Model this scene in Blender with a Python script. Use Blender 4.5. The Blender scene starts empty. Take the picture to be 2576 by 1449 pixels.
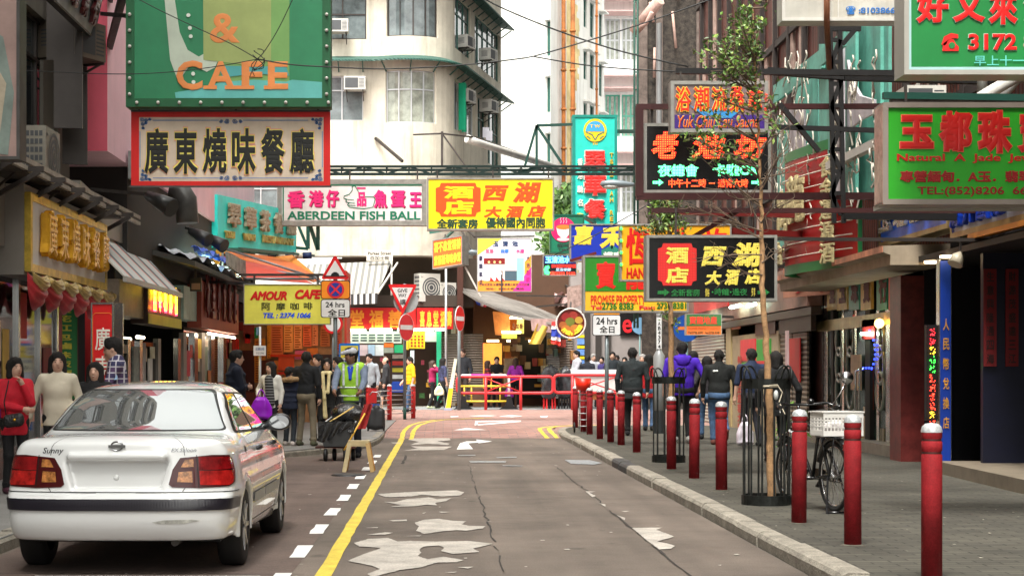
import bpy,math,random
import numpy as np
from mathutils import Vector,Matrix,geometry
from mathutils.bvhtree import BVHTree
random.seed(7)
R = math.radians
SC = bpy.context.scene
COL = SC.collection
# ---------------------------------------------------------------- camera
F,VX,VY,H = 4200.0,1115.0,936.0,1.45 # focal length and vanishing point in pixels of a 2576 wide frame, eye height
cam = bpy.data.cameras.new('camera')
cam.sensor_width = 36.0
cam.lens = 36.0 * F / 2576.0
cam.shift_x = (1288.0 - VX) / 2576.0
cam.shift_y = (VY - 723.0) / 2576.0
cam.clip_start,cam.clip_end = 0.1,2000.0
cam_ob = bpy.data.objects.new('camera',cam)
cam_ob.location = (0,0,H)
cam_ob.rotation_euler = (R(90),0,0)
COL.objects.link(cam_ob)
SC.camera = cam_ob
# ---------------------------------------------------------------- sky, sun, exposure (overcast midday)
SUN_ELEV,SUN_ROT = R(62),R(200)
world = bpy.data.worlds.new('World')
SC.world = world
world.use_nodes = True
wt = world.node_tree
bg = wt.nodes['Background']
sky = wt.nodes.new('ShaderNodeTexSky')
sky.sky_type = 'NISHITA'
sky.sun_disc = False
sky.sun_elevation,sky.sun_rotation = SUN_ELEV,SUN_ROT
sky.dust_density,sky.air_density = 4.0,1.0
hs = wt.nodes.new('ShaderNodeHueSaturation')
hs.inputs['Saturation'].default_value = 0.05
hs.inputs['Value'].default_value = 1.15
wt.links.new(sky.outputs[0],hs.inputs['Color'])
tint = wt.nodes.new('ShaderNodeMix');tint.data_type = 'RGBA';tint.blend_type = 'MULTIPLY'
tint.inputs[0].default_value = 1;tint.inputs[7].default_value = (1.0,.99,.935,1) # the warm grey of a bright overcast sky
wt.links.new(hs.outputs[0],tint.inputs[6]);wt.links.new(tint.outputs[2],bg.inputs['Color'])
bg.inputs['Strength'].default_value = 0.15
sun = bpy.data.lights.new('sun','SUN')
sun.energy,sun.angle,sun.color = 1.5,R(16),(1.0,0.96,0.9)
sun_ob = bpy.data.objects.new('sun',sun)
sun_ob.rotation_euler = (R(90) - SUN_ELEV,0,R(180) - SUN_ROT)
sun_ob.location = (0,0,40)
COL.objects.link(sun_ob)
SC.view_settings.view_transform = 'Standard'
SC.view_settings.look = 'None'
SC.view_settings.exposure = 1.5
SC.view_settings.gamma = 1.0
SC.cycles.use_denoising = True
SC.cycles.max_bounces = 8
SC.cycles.sample_clamp_indirect = 6.0

# ---------------------------------------------------------------- helpers
def P(px,py,d): # pixel + distance -> point in the street
 return Vector(((px - VX) * d / F,d,H + (VY - py) * d / F))
def PXZ(px,py,x): # pixel + a facade plane X = x
 return P(px,py,x * F / (px - VX))
def G(px,py,z=0.0): # pixel -> point on the ground of height z
 d = (H - z) * F / (py - VY)
 return Vector(((px - VX) * d / F,d,z))
def lin(r,g,b):
 f = lambda v: (v / 255 / 12.92) if v / 255 <= 0.04045 else ((v / 255 + 0.055) / 1.055) ** 2.4
 return (f(r),f(g),f(b))

class MB:
 """collects shapes for ONE mesh object"""
 def __init__(s):
  s.v,s.f,s.m,s.s = [],[],[],[]
 def add(s,vs,fs,m=0,smooth=False):
  o = len(s.v)
  s.v += [tuple(v) for v in vs]
  for f in fs:
   s.f.append([i + o for i in f]);s.m.append(m);s.s.append(smooth)
  return s
 def box(s,a,b,m=0,skip=''):
  x0,y0,z0 = (min(a[i],b[i]) for i in range(3));x1,y1,z1 = (max(a[i],b[i]) for i in range(3))
  return s.add([(x0,y0,z0),(x1,y0,z0),(x1,y1,z0),(x0,y1,z0),(x0,y0,z1),(x1,y0,z1),(x1,y1,z1),(x0,y1,z1)],
     [(0,3,2,1),(4,5,6,7),(0,1,5,4),(1,2,6,5),(2,3,7,6),(3,0,4,7)],m)
 def obox(s,o,u,v,w,m=0): # oriented box: corner + three edge vectors
  o,u,v,w = map(Vector,(o,u,v,w))
  return s.add([o,o+u,o+u+v,o+v,o+w,o+u+w,o+u+v+w,o+v+w],
     [(0,3,2,1),(4,5,6,7),(0,1,5,4),(1,2,6,5),(2,3,7,6),(3,0,4,7)],m)
 def bar(s,a,b,r,m=0,r2=None): # square bar between two points
  a,b = Vector(a),Vector(b);t = (b-a).normalized()
  n = t.cross(Vector((0,0,1)) if abs(t.z) < .9 else Vector((1,0,0))).normalized();k = t.cross(n)
  r2 = r if r2 is None else r2
  return s.obox(a - n*r - k*r2,n*2*r,k*2*r2,b-a,m)
 def tube(s,pts,r,n=8,m=0,cap=True,smooth=True):
  pts = [Vector(p) for p in pts];rs = r if isinstance(r,(list,tuple)) else [r]*len(pts)
  vs,fs = [],[];up = None
  for i,p in enumerate(pts):
   t = (pts[min(i+1,len(pts)-1)] - pts[max(i-1,0)]).normalized()
   if up is None:
    up = t.cross(Vector((0,0,1)) if abs(t.z) < .9 else Vector((1,0,0))).normalized()
   up = (up - t*up.dot(t)).normalized();k = t.cross(up)
   for j in range(n):
    a = 2*math.pi*j/n
    vs.append(p + (up*math.cos(a) + k*math.sin(a))*rs[i])
  for i in range(len(pts)-1):
   for j in range(n):
    a,b = i*n+j,i*n+(j+1) % n
    fs.append((a,b,b+n,a+n))
  s.add(vs,fs,m,smooth)
  if cap:
   o = len(s.v)-len(vs)
   s.f.append([o+j for j in range(n)][::-1]);s.m.append(m);s.s.append(False)
   s.f.append([o+(len(pts)-1)*n+j for j in range(n)]);s.m.append(m);s.s.append(False)
  return s
 def cyl(s,p,r,h,n=20,m=0,r2=None,smooth=True):
  p = Vector(p)
  return s.tube([p,p+Vector((0,0,h))],[r,r if r2 is None else r2],n,m,True,smooth)
 def lathe(s,p,prof,n=24,m=0,axis='z'):
  p = Vector(p);vs,fs = [],[]
  for (r,z) in prof:
   for j in range(n):
    a = 2*math.pi*j/n
    q = (r*math.cos(a),r*math.sin(a),z)
    if axis == 'y': q = (q[0],q[2],q[1])
    if axis == 'x': q = (q[2],q[0],q[1])
    vs.append(p+Vector(q))
  for i in range(len(prof)-1):
   for j in range(n):
    a,b = i*n+j,i*n+(j+1) % n
    fs.append((a,b,b+n,a+n) if axis != 'y' else (a,a+n,b+n,b))
  return s.add(vs,fs,m,True)
 def ell(s,c,r,n=12,m=0,k=8):
  c = Vector(c);vs,fs = [],[]
  for i in range(k+1):
   t = math.pi*i/k
   for j in range(n):
    a = 2*math.pi*j/n
    vs.append(c+Vector((r[0]*math.sin(t)*math.cos(a),r[1]*math.sin(t)*math.sin(a),r[2]*math.cos(t))))
  for i in range(k):
   for j in range(n):
    a,b = i*n+j,i*n+(j+1) % n
    fs.append((a,a+n,b+n,b))
  return s.add(vs,fs,m,True)
 def poly(s,pts,m=0):
  return s.add(pts,[list(range(len(pts)))],m)
 def prism(s,pts,w,m=0): # polygon extruded along vector w
  w = Vector(w);pts = [Vector(p) for p in pts];n = len(pts)
  return s.add(pts + [p+w for p in pts],[list(range(n))[::-1],list(range(n,2*n))] + [(i,(i+1) % n,(i+1) % n+n,i+n) for i in range(n)],m)
 def grid(s,fn,nu,nv,m=0,smooth=True,close=False):
  vs = [fn(i/nu,j/nv) for j in range(nv+1) for i in range(nu+1)]
  fs = [(j*(nu+1)+i,j*(nu+1)+i+1,(j+1)*(nu+1)+i+1,(j+1)*(nu+1)+i) for j in range(nv) for i in range(nu)]
  return s.add(vs,fs,m,smooth)
 def build(s,name,mats,parent=None,loc=None):
  if not isinstance(mats,(list,tuple)): mats = [mats]
  me = bpy.data.meshes.new(name)
  o = origin_of(parent) if parent is not None else Vector(loc or (0,0,0))
  me.from_pydata([(v[0]-o[0],v[1]-o[1],v[2]-o[2]) for v in s.v],[],s.f)
  for k in mats: me.materials.append(k)
  me.polygons.foreach_set('material_index',s.m)
  me.polygons.foreach_set('use_smooth',s.s)
  me.update()
  ob = bpy.data.objects.new(name,me)
  COL.objects.link(ob)
  if parent is not None: ob.parent = parent
  else: ob.location = o
  return ob

ORG = {}
def origin_of(o):
 while o.parent is not None: o = o.parent
 return ORG.get(o.name,o.location.copy())
def tag(o,label=None,cat=None,group=None,kind=None):
 if label: o['label'] = label
 if cat: o['category'] = cat
 if group: o['group'] = group
 if kind: o['kind'] = kind
 return o
def thing(name,label,cat,base,group=None):
 o = bpy.data.objects.new(name,None);COL.objects.link(o)
 o.location = Vector(base);o.empty_display_size = 0.2
 ORG[o.name] = Vector(base)
 return tag(o,label,cat,group)
def struct(name,mb,mats):
 return tag(mb.build(name,mats),kind='structure')
def one(name,mb,mats,label,cat,group=None,loc=(0,0,0)): # a thing that is a single mesh
 return tag(mb.build(name,mats,None,loc),label,cat,group)
def dup(root,loc,label=None,rotz=None):
 def cp(o,par):
  c = o.copy();COL.objects.link(c);c.parent = par
  for ch in list(o.children): cp(ch,c)
  return c
 r = cp(root,None);r.location = loc
 if rotz is not None: r.rotation_euler = (0,0,rotz)
 if label: r['label'] = label
 return r

# ---------------------------------------------------------------- materials
MATS = {}
def mat(name,col,rough=.6,metal=0,var=.14,scale=3.0,bump=0.0,emit=0,streak=0.0,spec=.5,coat=0,ecol=None,fine=0.0,dirt=(.06,.05,.04),lane=0):
 if name in MATS: return MATS[name]
 m = bpy.data.materials.new(name);m.use_nodes = True
 t = m.node_tree;b = t.nodes['Principled BSDF'];L = t.links.new
 b.inputs['Roughness'].default_value = rough;b.inputs['Metallic'].default_value = metal
 b.inputs['Specular IOR Level'].default_value = spec;b.inputs['Coat Weight'].default_value = coat
 tc = t.nodes.new('ShaderNodeTexCoord')
 nz = t.nodes.new('ShaderNodeTexNoise');nz.inputs['Scale'].default_value = scale;nz.inputs['Detail'].default_value = 6;nz.inputs['Roughness'].default_value = .65
 L(tc.outputs['Object'],nz.inputs['Vector'])
 mx = t.nodes.new('ShaderNodeMix');mx.data_type = 'RGBA'
 cr = t.nodes.new('ShaderNodeMapRange');cr.inputs[1].default_value = .3;cr.inputs[2].default_value = .7
 L(nz.outputs[0],cr.inputs[0]);L(cr.outputs[0],mx.inputs[0])
 mx.inputs[6].default_value = tuple(max(0,v*(1-var)) for v in col) + (1,)
 mx.inputs[7].default_value = tuple(min(1,v*(1+var)) for v in col) + (1,)
 out = mx.outputs[2]
 if fine:
  n2 = t.nodes.new('ShaderNodeTexNoise');n2.inputs['Scale'].default_value = 90;n2.inputs['Detail'].default_value = 3
  L(tc.outputs['Object'],n2.inputs['Vector'])
  r2 = t.nodes.new('ShaderNodeMapRange');r2.inputs[1].default_value = .3;r2.inputs[2].default_value = .7;r2.inputs[3].default_value = 1-fine;r2.inputs[4].default_value = 1+fine
  L(n2.outputs[0],r2.inputs[0])
  vm = t.nodes.new('ShaderNodeVectorMath');vm.operation = 'SCALE'
  L(out,vm.inputs[0]);L(r2.outputs[0],vm.inputs['Scale']);out = vm.outputs[0]
 if lane: # wheel worn bands and drips along the street, oil spots
  mp = t.nodes.new('ShaderNodeMapping');mp.inputs['Scale'].default_value = (1.5,.10,1)
  L(tc.outputs['Object'],mp.inputs[0]);n5 = t.nodes.new('ShaderNodeTexNoise');n5.inputs['Scale'].default_value = 1.6;n5.inputs['Detail'].default_value = 7;L(mp.outputs[0],n5.inputs['Vector'])
  n6 = t.nodes.new('ShaderNodeTexNoise');n6.inputs['Scale'].default_value = 2.3;n6.inputs['Detail'].default_value = 4;L(tc.outputs['Object'],n6.inputs['Vector'])
  r5 = t.nodes.new('ShaderNodeMapRange');r5.inputs[1].default_value = .3;r5.inputs[2].default_value = .7;r5.inputs[3].default_value = 1-lane;r5.inputs[4].default_value = 1+lane;L(n5.outputs[0],r5.inputs[0])
  r6 = t.nodes.new('ShaderNodeMapRange');r6.inputs[1].default_value = .66;r6.inputs[2].default_value = .74;r6.inputs[3].default_value = 1;r6.inputs[4].default_value = .55;L(n6.outputs[0],r6.inputs[0])
  mm = t.nodes.new('ShaderNodeMath');mm.operation = 'MULTIPLY';L(r5.outputs[0],mm.inputs[0]);L(r6.outputs[0],mm.inputs[1])
  vl = t.nodes.new('ShaderNodeVectorMath');vl.operation = 'SCALE';L(out,vl.inputs[0]);L(mm.outputs[0],vl.inputs['Scale']);out = vl.outputs[0]
 if streak:
  mp = t.nodes.new('ShaderNodeMapping');mp.inputs['Scale'].default_value = (1.6,1.6,.12)
  L(tc.outputs['Object'],mp.inputs[0])
  n3 = t.nodes.new('ShaderNodeTexNoise');n3.inputs['Scale'].default_value = 1.7;n3.inputs['Detail'].default_value = 8;n3.inputs['Roughness'].default_value = .7
  L(mp.outputs[0],n3.inputs['Vector'])
  r3 = t.nodes.new('ShaderNodeMapRange');r3.inputs[1].default_value = .5;r3.inputs[2].default_value = .78;r3.inputs[4].default_value = streak
  L(n3.outputs[0],r3.inputs[0])
  m3 = t.nodes.new('ShaderNodeMix');m3.data_type = 'RGBA'
  L(r3.outputs[0],m3.inputs[0]);L(out,m3.inputs[6]);m3.inputs[7].default_value = dirt + (1,);out = m3.outputs[2]
 L(out,b.inputs['Base Color'])
 if emit:
  b.inputs['Emission Color'].default_value = (ecol or col) + (1,);b.inputs['Emission Strength'].default_value = emit
 if bump:
  bp = t.nodes.new('ShaderNodeBump');bp.inputs['Strength'].default_value = bump;bp.inputs['Distance'].default_value = .02
  n4 = t.nodes.new('ShaderNodeTexNoise');n4.inputs['Scale'].default_value = scale*9;n4.inputs['Detail'].default_value = 5
  L(tc.outputs['Object'],n4.inputs['Vector']);L(n4.outputs[0],bp.inputs['Height']);L(bp.outputs[0],b.inputs['Normal'])
 MATS[name] = m
 return m
def rgb(r,g,b,rough=.55,**k): # a painted colour given as it would look in good light, a little weathered
 k.setdefault('streak',.12);k.setdefault('scale',1.7)
 a = (r+g+b)/3;r,g,b = (min(255,max(0,a+(v-a)*1.14)) for v in (r,g,b))
 return mat('paint_%d_%d_%d_%d%s' % (r,g,b,int(rough*100),''.join('_%s%s' % (a,v) for a,v in sorted(k.items()))),lin(r,g,b),rough,**k)
def glow(r,g,b,e):
 return mat('lamp_%d_%d_%d_%s' % (r,g,b,e),lin(r,g,b),.5,emit=e,var=0)
def wave_mat(name,c1,c2,scale,axis='X',rough=.5,metal=0,bump=.6,profile='SIN',var=.1): # ribbed sheet, shutters, corrugation
 if name in MATS: return MATS[name]
 m = mat(name,c1,rough,metal,var=var);t = m.node_tree;b = t.nodes['Principled BSDF'];L = t.links.new
 tc = t.nodes.new('ShaderNodeTexCoord');w = t.nodes.new('ShaderNodeTexWave')
 w.bands_direction = axis;w.wave_profile = profile;w.inputs['Scale'].default_value = scale;w.inputs['Distortion'].default_value = 0
 L(tc.outputs['Object'],w.inputs['Vector'])
 src = b.inputs['Base Color'].links[0].from_socket
 mx = t.nodes.new('ShaderNodeMix');mx.data_type = 'RGBA'
 rm = t.nodes.new('ShaderNodeMapRange');rm.inputs[1].default_value = .0;rm.inputs[2].default_value = .35;rm.inputs[3].default_value = 1;rm.inputs[4].default_value = 0
 L(w.outputs['Fac'],rm.inputs[0]);L(rm.outputs[0],mx.inputs[0]);L(src,mx.inputs[6]);mx.inputs[7].default_value = c2 + (1,)
 L(mx.outputs[2],b.inputs['Base Color'])
 bp = t.nodes.new('ShaderNodeBump');bp.inputs['Strength'].default_value = bump;bp.inputs['Distance'].default_value = .03
 L(w.outputs['Fac'],bp.inputs['Height']);L(bp.outputs[0],b.inputs['Normal'])
 return m
def brick_mat(name,c1,c2,joint,bw,bh,rough=.85,swap=None,mortar=.02,bump=.4):
 if name in MATS: return MATS[name]
 m = bpy.data.materials.new(name);m.use_nodes = True;t = m.node_tree;b = t.nodes['Principled BSDF'];L = t.links.new
 tc = t.nodes.new('ShaderNodeTexCoord');br = t.nodes.new('ShaderNodeTexBrick')
 src = tc.outputs['Object']
 if swap:
  mp = t.nodes.new('ShaderNodeMapping');mp.inputs['Rotation'].default_value = swap
  L(src,mp.inputs[0]);src = mp.outputs[0]
 L(src,br.inputs['Vector'])
 br.inputs['Scale'].default_value = 1;br.inputs['Brick Width'].default_value = bw;br.inputs['Row Height'].default_value = bh
 br.inputs['Mortar Size'].default_value = mortar*bh;br.inputs['Color1'].default_value = c1+(1,);br.inputs['Color2'].default_value = c2+(1,);br.inputs['Mortar'].default_value = joint+(1,)
 br.inputs['Bias'].default_value = 0
 nz = t.nodes.new('ShaderNodeTexNoise');nz.inputs['Scale'].default_value = 1.1;nz.inputs['Detail'].default_value = 9;nz.inputs['Roughness'].default_value = .72
 L(tc.outputs['Object'],nz.inputs['Vector'])
 rm = t.nodes.new('ShaderNodeMapRange');rm.inputs[1].default_value = .3;rm.inputs[2].default_value = .7;rm.inputs[3].default_value = .62;rm.inputs[4].default_value = 1.3
 L(nz.outputs[0],rm.inputs[0])
 vm = t.nodes.new('ShaderNodeVectorMath');vm.operation = 'SCALE';L(br.outputs[0],vm.inputs[0]);L(rm.outputs[0],vm.inputs['Scale'])
 L(vm.outputs[0],b.inputs['Base Color']);b.inputs['Roughness'].default_value = rough
 bp = t.nodes.new('ShaderNodeBump');bp.invert = True;bp.inputs['Strength'].default_value = bump;bp.inputs['Distance'].default_value = .01
 L(br.outputs['Fac'],bp.inputs['Height']);L(bp.outputs[0],b.inputs['Normal'])
 MATS[name] = m
 return m
def dot_mat(name,base,dot,pitch,e,ebase=0.0): # letters studded with lit bulbs, laid out in the letters' own X-Z plane
 if name in MATS: return MATS[name]
 m = bpy.data.materials.new(name);m.use_nodes = True;t = m.node_tree;b = t.nodes['Principled BSDF'];L = t.links.new
 tc = t.nodes.new('ShaderNodeTexCoord');vm = t.nodes.new('ShaderNodeVectorMath');vm.operation = 'SCALE';vm.inputs['Scale'].default_value = 1/pitch
 L(tc.outputs['Object'],vm.inputs[0])
 fr = t.nodes.new('ShaderNodeVectorMath');fr.operation = 'FRACTION';L(vm.outputs[0],fr.inputs[0])
 sb = t.nodes.new('ShaderNodeVectorMath');sb.operation = 'SUBTRACT';sb.inputs[1].default_value = (.5,.5,.5);L(fr.outputs[0],sb.inputs[0])
 ml = t.nodes.new('ShaderNodeVectorMath');ml.operation = 'MULTIPLY';ml.inputs[1].default_value = (1,0,1);L(sb.outputs[0],ml.inputs[0])
 ln = t.nodes.new('ShaderNodeVectorMath');ln.operation = 'LENGTH';L(ml.outputs[0],ln.inputs[0])
 lt = t.nodes.new('ShaderNodeMapRange');lt.inputs[1].default_value = .2;lt.inputs[2].default_value = .34;lt.inputs[3].default_value = 1;lt.inputs[4].default_value = 0
 L(ln.outputs['Value'],lt.inputs[0])
 mx = t.nodes.new('ShaderNodeMix');mx.data_type = 'RGBA';L(lt.outputs[0],mx.inputs[0]);mx.inputs[6].default_value = base+(1,);mx.inputs[7].default_value = dot+(1,)
 L(mx.outputs[2],b.inputs['Base Color']);L(mx.outputs[2],b.inputs['Emission Color'])
 r2 = t.nodes.new('ShaderNodeMapRange');r2.inputs[3].default_value = ebase;r2.inputs[4].default_value = e;L(lt.outputs[0],r2.inputs[0])
 L(r2.outputs[0],b.inputs['Emission Strength'])
 MATS[name] = m
 return m

# ---------------------------------------------------------------- writing
TXT = {}
def glyphs(s,bold=0.0,shear=0.0,extrude=0.0):
 k = (s,bold,shear,extrude)
 if k not in TXT:
  cu = bpy.data.curves.new('writing','FONT');cu.body = s;cu.shear = shear;cu.extrude = extrude
  cu.bevel_depth = bold;cu.bevel_resolution = 0;cu.resolution_u = 3;cu.fill_mode = 'FRONT' if not extrude else 'BOTH'
  ob = bpy.data.objects.new('writing',cu)
  COL.objects.link(ob)
  dg = bpy.context.evaluated_depsgraph_get()
  me = bpy.data.meshes.new_from_object(ob.evaluated_get(dg))
  bpy.data.objects.remove(ob)
  vs = [v.co.copy() for v in me.vertices];fs = [list(p.vertices) for p in me.polygons]
  bpy.data.meshes.remove(me);bpy.data.curves.remove(cu)
  if not vs: vs = [Vector((0,0,0))]
  lo = [min(v[i] for v in vs) for i in range(3)];sz = [max(max(v[i] for v in vs)-lo[i],1e-6) for i in range(3)]
  TXT[k] = ([tuple((v[i]-lo[i])/sz[i] if sz[i] > 1e-5 else 0.0 for i in range(3)) for v in vs],fs)
 return TXT[k]
def write(mb,s,o,u,v,m=0,bold=0.0,shear=0.0,depth=0.0,map=None):
 """writing s filling the parallelogram o, o+u, o+v; depth pushes raised letters out of the board"""
 o,u,v = Vector(o),Vector(u),Vector(v);n = u.cross(v).normalized()
 vs,fs = glyphs(s,bold,shear,.1 if depth else 0.0);depth = depth or .002
 pts = [o + u*a + v*b + n*(c*depth) for (a,b,c) in vs]
 if map: pts = [map(a,b,c*depth) for (a,b,c) in vs]
 return mb.add(pts,fs,m)

# ---------------------------------------------------------------- soft shapes (bodies, cloth, bags): blended capsules meshed with surface nets
def sdf_mesh(prims,h):
 """prims: ('c', a, b, ra, rb, k) capsule | ('e', c, (rx,ry,rz), k, rot) ellipsoid | ('-e', ...) cut | ('-b', lo, hi) cut box"""
 lo = np.full(3,1e9);hi = np.full(3,-1e9)
 for p in prims:
  if p[0] == 'c':
   a,b,r = np.array(p[1]),np.array(p[2]),max(p[3],p[4])
   lo = np.minimum(lo,np.minimum(a,b)-r);hi = np.maximum(hi,np.maximum(a,b)+r)
  elif p[0] == 'e':
   r = max(p[2]);lo = np.minimum(lo,np.array(p[1])-r);hi = np.maximum(hi,np.array(p[1])+r)
 lo -= 3*h;hi += 3*h
 n = np.ceil((hi-lo)/h).astype(int)+1
 D = np.full(n,0.5,dtype=np.float32)
 ax = [lo[i]+h*np.arange(n[i]) for i in range(3)]
 for p in prims:
  if p[0] == 'c':
   a,b = np.array(p[1],float),np.array(p[2],float);r = max(p[3],p[4]);k = p[5]
   l2,h2 = np.minimum(a,b)-r-k-3*h,np.maximum(a,b)+r+k+3*h
  elif p[0] in ('e','-e'):
   r = max(p[2]);k = p[3];l2,h2 = np.array(p[1])-r-k-3*h,np.array(p[1])+r+k+3*h
  else:
   k = 0;l2,h2 = np.array(p[1],float),np.array(p[2],float)
  i0 = np.maximum(0,np.floor((l2-lo)/h).astype(int));i1 = np.minimum(n,np.ceil((h2-lo)/h).astype(int)+1)
  if (i1 <= i0).any(): continue
  sl = tuple(slice(i0[i],i1[i]) for i in range(3))
  X = ax[0][sl[0]][:,None,None];Y = ax[1][sl[1]][None,:,None];Z = ax[2][sl[2]][None,None,:]
  if p[0] == 'c':
   ab = b-a;L2 = max(float(ab @ ab),1e-9)
   t = np.clip(((X-a[0])*ab[0]+(Y-a[1])*ab[1]+(Z-a[2])*ab[2])/L2,0,1)
   d = np.sqrt((X-a[0]-t*ab[0])**2+(Y-a[1]-t*ab[1])**2+(Z-a[2]-t*ab[2])**2)-(p[3]+(p[4]-p[3])*t)
  elif p[0] in ('e','-e'):
   c = p[1];q = (X-c[0],Y-c[1],Z-c[2])
   if len(p) > 4:
    M = np.array(p[4]).T
    q = tuple(M[i][0]*q[0]+M[i][1]*q[1]+M[i][2]*q[2] for i in range(3))
   rr = p[2];kk = np.sqrt((q[0]/rr[0])**2+(q[1]/rr[1])**2+(q[2]/rr[2])**2)
   k2 = np.sqrt((q[0]/rr[0]**2)**2+(q[1]/rr[1]**2)**2+(q[2]/rr[2]**2)**2)+1e-6
   d = kk*(kk-1)/k2
  else:
   c = (l2+h2)/2;e = (h2-l2)/2
   d = np.maximum(np.maximum(np.abs(X-c[0])-e[0],np.abs(Y-c[1])-e[1]),np.abs(Z-c[2])-e[2])
  o = D[sl]
  if p[0][0] == '-':
   kk = k if p[0] == '-e' else 0
   if kk > 0:
    hh = np.maximum(kk-np.abs(o+d),0)/kk;D[sl] = np.maximum(o,-d)+hh*hh*kk/4
   else: D[sl] = np.maximum(o,-d)
  elif k > 0:
   hh = np.maximum(k-np.abs(o-d),0)/k;D[sl] = np.minimum(o,d)-hh*hh*k/4
  else: D[sl] = np.minimum(o,d)
 return nets(D,lo,h)
def nets(D,lo,h):
 s = D < 0
 cnt = np.zeros(np.array(D.shape)-1,dtype=np.int8)
 for i in (0,1):
  for j in (0,1):
   for k in (0,1):
    cnt += s[i:s.shape[0]-1+i,j:s.shape[1]-1+j,k:s.shape[2]-1+k]
 act = np.argwhere((cnt > 0) & (cnt < 8))
 idx = np.full(cnt.shape,-1,dtype=np.int64);idx[tuple(act.T)] = np.arange(len(act))
 acc = np.zeros((len(act),3));num = np.zeros(len(act))
 cs = [(i,j,k) for i in (0,1) for j in (0,1) for k in (0,1)]
 for a in cs:
  for b in cs:
   if sum(abs(a[i]-b[i]) for i in range(3)) == 1 and a < b:
    da = D[tuple((act+a).T)];db = D[tuple((act+b).T)]
    cr = (da < 0) != (db < 0)
    t = np.where(cr,da/np.where(cr,da-db,1),0)
    pa = np.array(a,float)[None]+t[:,None]*(np.array(b)-np.array(a))[None]
    acc += np.where(cr[:,None],pa,0);num += cr
 V = (act+acc/num[:,None])*h+lo
 fs = []
 for ax_ in range(3):
  u,v = (ax_+1) % 3,(ax_+2) % 3
  sl0 = [slice(None)]*3;sl1 = [slice(None)]*3;sl0[ax_] = slice(0,-1);sl1[ax_] = slice(1,None)
  ed = np.argwhere(s[tuple(sl0)] != s[tuple(sl1)])
  ed = ed[(ed[:,u] > 0) & (ed[:,v] > 0) & (ed[:,u] < D.shape[u]-1) & (ed[:,v] < D.shape[v]-1)]
  if not len(ed): continue
  eu = np.zeros(3,int);eu[u] = 1;ev = np.zeros(3,int);ev[v] = 1
  q = np.stack([idx[tuple((ed-eu-ev).T)],idx[tuple((ed-ev).T)],idx[tuple(ed.T)],idx[tuple((ed-eu).T)]],1)
  flip = ~s[tuple(ed.T)]
  q[flip] = q[flip][:,::-1]
  fs.append(q)
 Fq = np.concatenate(fs) if fs else np.zeros((0,4),int)
 return V,Fq
def soft(mb,prims,h,m=0,xf=None):
 V,Q = sdf_mesh(prims,h)
 if xf is not None:
  A = np.array(xf);V = V @ A[:3,:3].T + A[:3,3]
 o = len(mb.v)
 mb.v += [tuple(v) for v in V.tolist()]
 q = (Q+o).tolist();mb.f += q;mb.m += [m]*len(q);mb.s += [True]*len(q)
 return mb
# ================================================================ ground
random.seed(11)
ROAD = mat('road_asphalt',(.126,.101,.082),.8,var=.34,scale=.55,bump=.45,fine=.34,lane=.22)
BAY = mat('bay_asphalt',(.116,.082,.068),.82,var=.25,scale=1.3,bump=.35,fine=.3,lane=.2)
ASPH = mat('dark_asphalt',(.17,.18,.19),.8,var=.2,scale=1.0,bump=.2,fine=.2)
PAVER = brick_mat('pavement_bricks',(.084,.078,.060),(.060,.056,.044),(.03,.028,.022),.30,.115,mortar=.07)
BRICK = brick_mat('junction_bricks',(.36,.19,.155),(.27,.17,.15),(.2,.15,.13),.42,.22,mortar=.06)
KERB = mat('kerb_stone',(.27,.245,.20),.85,var=.35,scale=4.5,bump=.6,fine=.3)
WHITE = mat('road_paint_white',(.80,.80,.78),.6,var=.12,scale=6,fine=.12)
YEL = mat('road_paint_yellow',(.66,.50,.055),.65,var=.25,scale=5,fine=.2)
PATCH = mat('worn_patch',(.42,.385,.34),.75,var=.3,scale=3,bump=.2,fine=.28)
CRACK = mat('joint_tar',(.03,.025,.022),.8,var=.3)
g = MB();g.poly([(-300,-60,-.03),(300,-60,-.03),(300,600,-.03),(-300,600,-.03)]);struct('ground',g,ASPH)
g = MB();g.grid(lambda u,v: (-3.7+6.32*u,-20+57.0*v,0),4,20,smooth=False);struct('road',g,ROAD)
g = MB();g.poly([(-3.7,-20,.004),(-1.05,-20,.004),(-1.12,28.6,.004),(-3.4,28.6,.004)]);struct('parking_bay',g,BAY)
g = MB() # raised brick junction with its ramp
TZ = .105
def tz(y): return min(TZ,max(0,(y-36.9)/1.5*TZ))
for a,b in ((36.9,38.4),(38.4,47.0)):
 g.poly([(-1.32,a,tz(a)+.004),(2.62,a,tz(a)+.004),(2.62,b,tz(b)+.004),(-1.32,b,tz(b)+.004)])
g.poly([(2.62,36.9,.004),(2.62,47,TZ+.004),(8,47,TZ+.004),(8,40.5,TZ+.004),(2.9,38.4,TZ+.004)])
g.poly([(-40,47,TZ+.004),(40,47,TZ+.004),(40,60.4,TZ+.004),(-40,60.4,TZ+.004)])
struct('brick_junction',g,BRICK)
g = MB();g.box((-60,60.4,-.02),(60,130,.12));struct('far_pavement',g,mat('far_paving',(.23,.235,.24),.8,var=.2,scale=1.2,fine=.15))
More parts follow.
